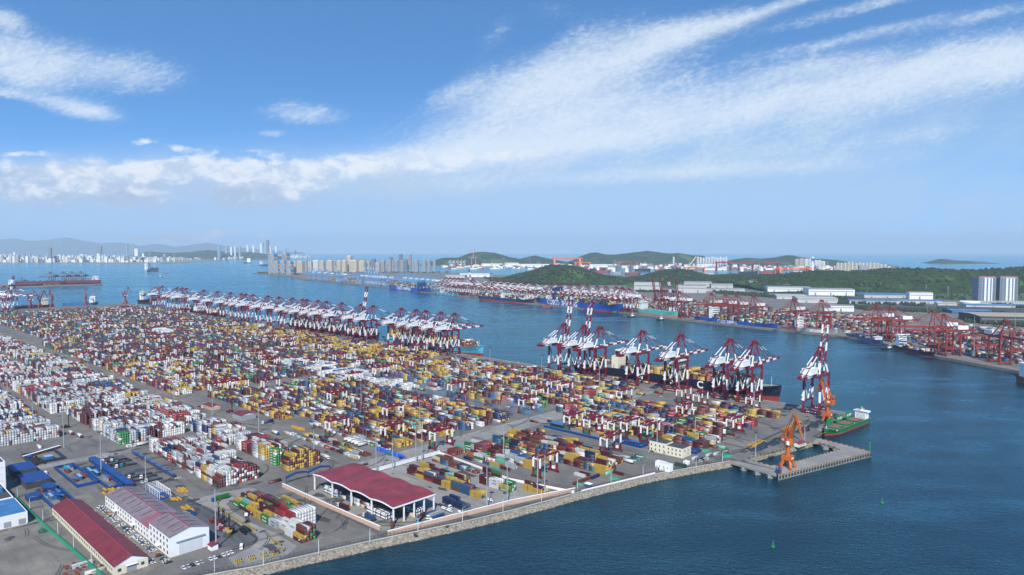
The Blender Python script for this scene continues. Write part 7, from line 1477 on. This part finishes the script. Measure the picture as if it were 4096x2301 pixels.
for i in order[:300]:
    s, w, rot, L, c, bx, fr = ALL[i]
    o = bpy.data.objects.new('shipping_container', cont_mesh(L, c)); COL.objects.link(o); o.location = w; o.rotation_euler = (0, 0, rot); o['category'] = 'container'; o['group'] = 'shipping containers of the terminal'
    if bx:
        bi = brank[bx[5]].index(round(bx[0])); ri = rrank[bx[5]].index(round(bx[1], 1))
        lab = '%s %s container, tier %d, %s row inland, %s bay from shore, %s' % (CN[c], 'short' if L < 8 else 'long', bx[2]+1, wd(ri), wd(bi), PLACE.get(bx[5], 'yard'))
    else:
        ex += 1; px, py, d = proj(w); lab = '%s long container lying alone or on a lorry, %s nearest such' % (CN[c], wd(ex-1))
    if lab in seen: print('DUPLABEL', lab)
    seen[lab] = 1; o['label'] = lab
    if fr and w.length < 640:
        y = -CW/2-.035
        if c in (4, 5, 11) and L > 8 and rnd.random() < .75:
            e = put_mesh(TXT['w'], 'lettering', None, o, (.9, y, CH*.5), (R(90), 0, 0)); e2 = put_mesh(EMBW, 'emblem', None, o, (-4.1, y, CH*.52), (0, 0, 0))
        elif c == 8 and L > 8: put_mesh(TXT['g'], 'lettering', None, o, (0, y, CH*.5), (R(90), 0, 0))
        elif c == 3: put_mesh(EMB, 'emblem', None, o, (0, y, CH*.5), (0, 0, 0))
        elif c in (0, 2) and rnd.random() < .25: put_mesh(EMBR, 'emblem', None, o, (L*.25, y, CH*.7), (0, 0, 0))
rest = [a for i, a in enumerate(ALL) if i not in indiv]
n = len(rest); loc = np.array([tuple(a[1]) for a in rest], dtype=np.float32); rt = np.array([a[2] for a in rest], dtype=np.float32); Ls = np.array([a[3] for a in rest], dtype=np.float32); cs = np.array([a[4] for a in rest], dtype=np.int32)
cor = np.array([(-.5, -.5, 0), (.5, -.5, 0), (.5, .5, 0), (-.5, .5, 0), (-.5, -.5, 1), (.5, -.5, 1), (.5, .5, 1), (-.5, .5, 1)], dtype=np.float32)
V = cor[None]*np.stack([Ls-.35, np.full(n, CW-.2, np.float32), np.full(n, CH-.24, np.float32)], 1)[:, None, :]
cr, sr = np.cos(rt)[:, None], np.sin(rt)[:, None]; X, Y = V[:, :, 0].copy(), V[:, :, 1].copy(); V[:, :, 0] = X*cr-Y*sr; V[:, :, 1] = X*sr+Y*cr; V += loc[:, None, :]
fc = np.array([(4, 5, 6, 7), (0, 1, 5, 4), (1, 2, 6, 5), (2, 3, 7, 6), (3, 0, 4, 7)], dtype=np.int32); F = (fc[None]+(np.arange(n)*8)[:, None, None]).reshape(-1, 4); mi = np.repeat(cs, 5)
verts = [V.reshape(-1, 3)]; faces = [F]; mids = [mi]
# emblems and lettering bands on the nearer of them
sel = [i for i, a in enumerate(rest) if a[6] and a[1].length < 1250 and a[4] in (3, 4, 5, 8, 2)]
ev = []; em = []
for i in sel:
    s, w, rot, L, c, bx, fr = rest[i]; d = Vector((math.cos(rot), math.sin(rot), 0)); nn = Vector((d.y, -d.x, 0)); p = w+nn*(CW/2)
    if c == 3: hw, z0, z1, m_ = .42, .65, 1.95, 13
    elif c in (4, 5):
        if rnd.random() < .4: continue
        hw, z0, z1, m_ = L*.20, 1.0, 1.65, 13
    elif c == 8: hw, z0, z1, m_ = L*.30, .9, 1.75, 14
    else: hw, z0, z1, m_ = L*.22, 1.0, 1.5, 14
    for a in ((-hw, z0), (hw, z0), (hw, z1), (-hw, z1)): q = p+d*a[0]; ev.append((q.x, q.y, w.z+a[1]))
    em.append(m_)
if em: k0 = n*8; verts.append(np.array(ev, np.float32)); faces.append((np.arange(len(em)*4).reshape(-1, 4)+k0).astype(np.int32)); mids.append(np.array(em, np.int32))
VV = np.concatenate(verts); FF = np.concatenate(faces); MI = np.concatenate(mids)
me = bpy.data.meshes.new('stacked_containers'); me.vertices.add(len(VV)); me.vertices.foreach_set('co', VV.ravel()); me.loops.add(FF.size); me.loops.foreach_set('vertex_index', FF.ravel()); me.polygons.add(len(FF)); me.polygons.foreach_set('loop_start', np.arange(len(FF), dtype=np.int32)*4)
for m_ in CM+[mat('faded_ink', (.16, .19, .24), .6, .1, .5), WHT]: me.materials.append(m_)
me.polygons.foreach_set('material_index', MI); me.update(calc_edges=True); me.validate()
o = bpy.data.objects.new('stacked_containers', me); COL.objects.link(o); tag(o, 'the many farther shipping containers of the yards and ships', kind='stuff')
print('containers', len(ALL), 'objects', len(bpy.data.objects))
for name in ('x',): pass
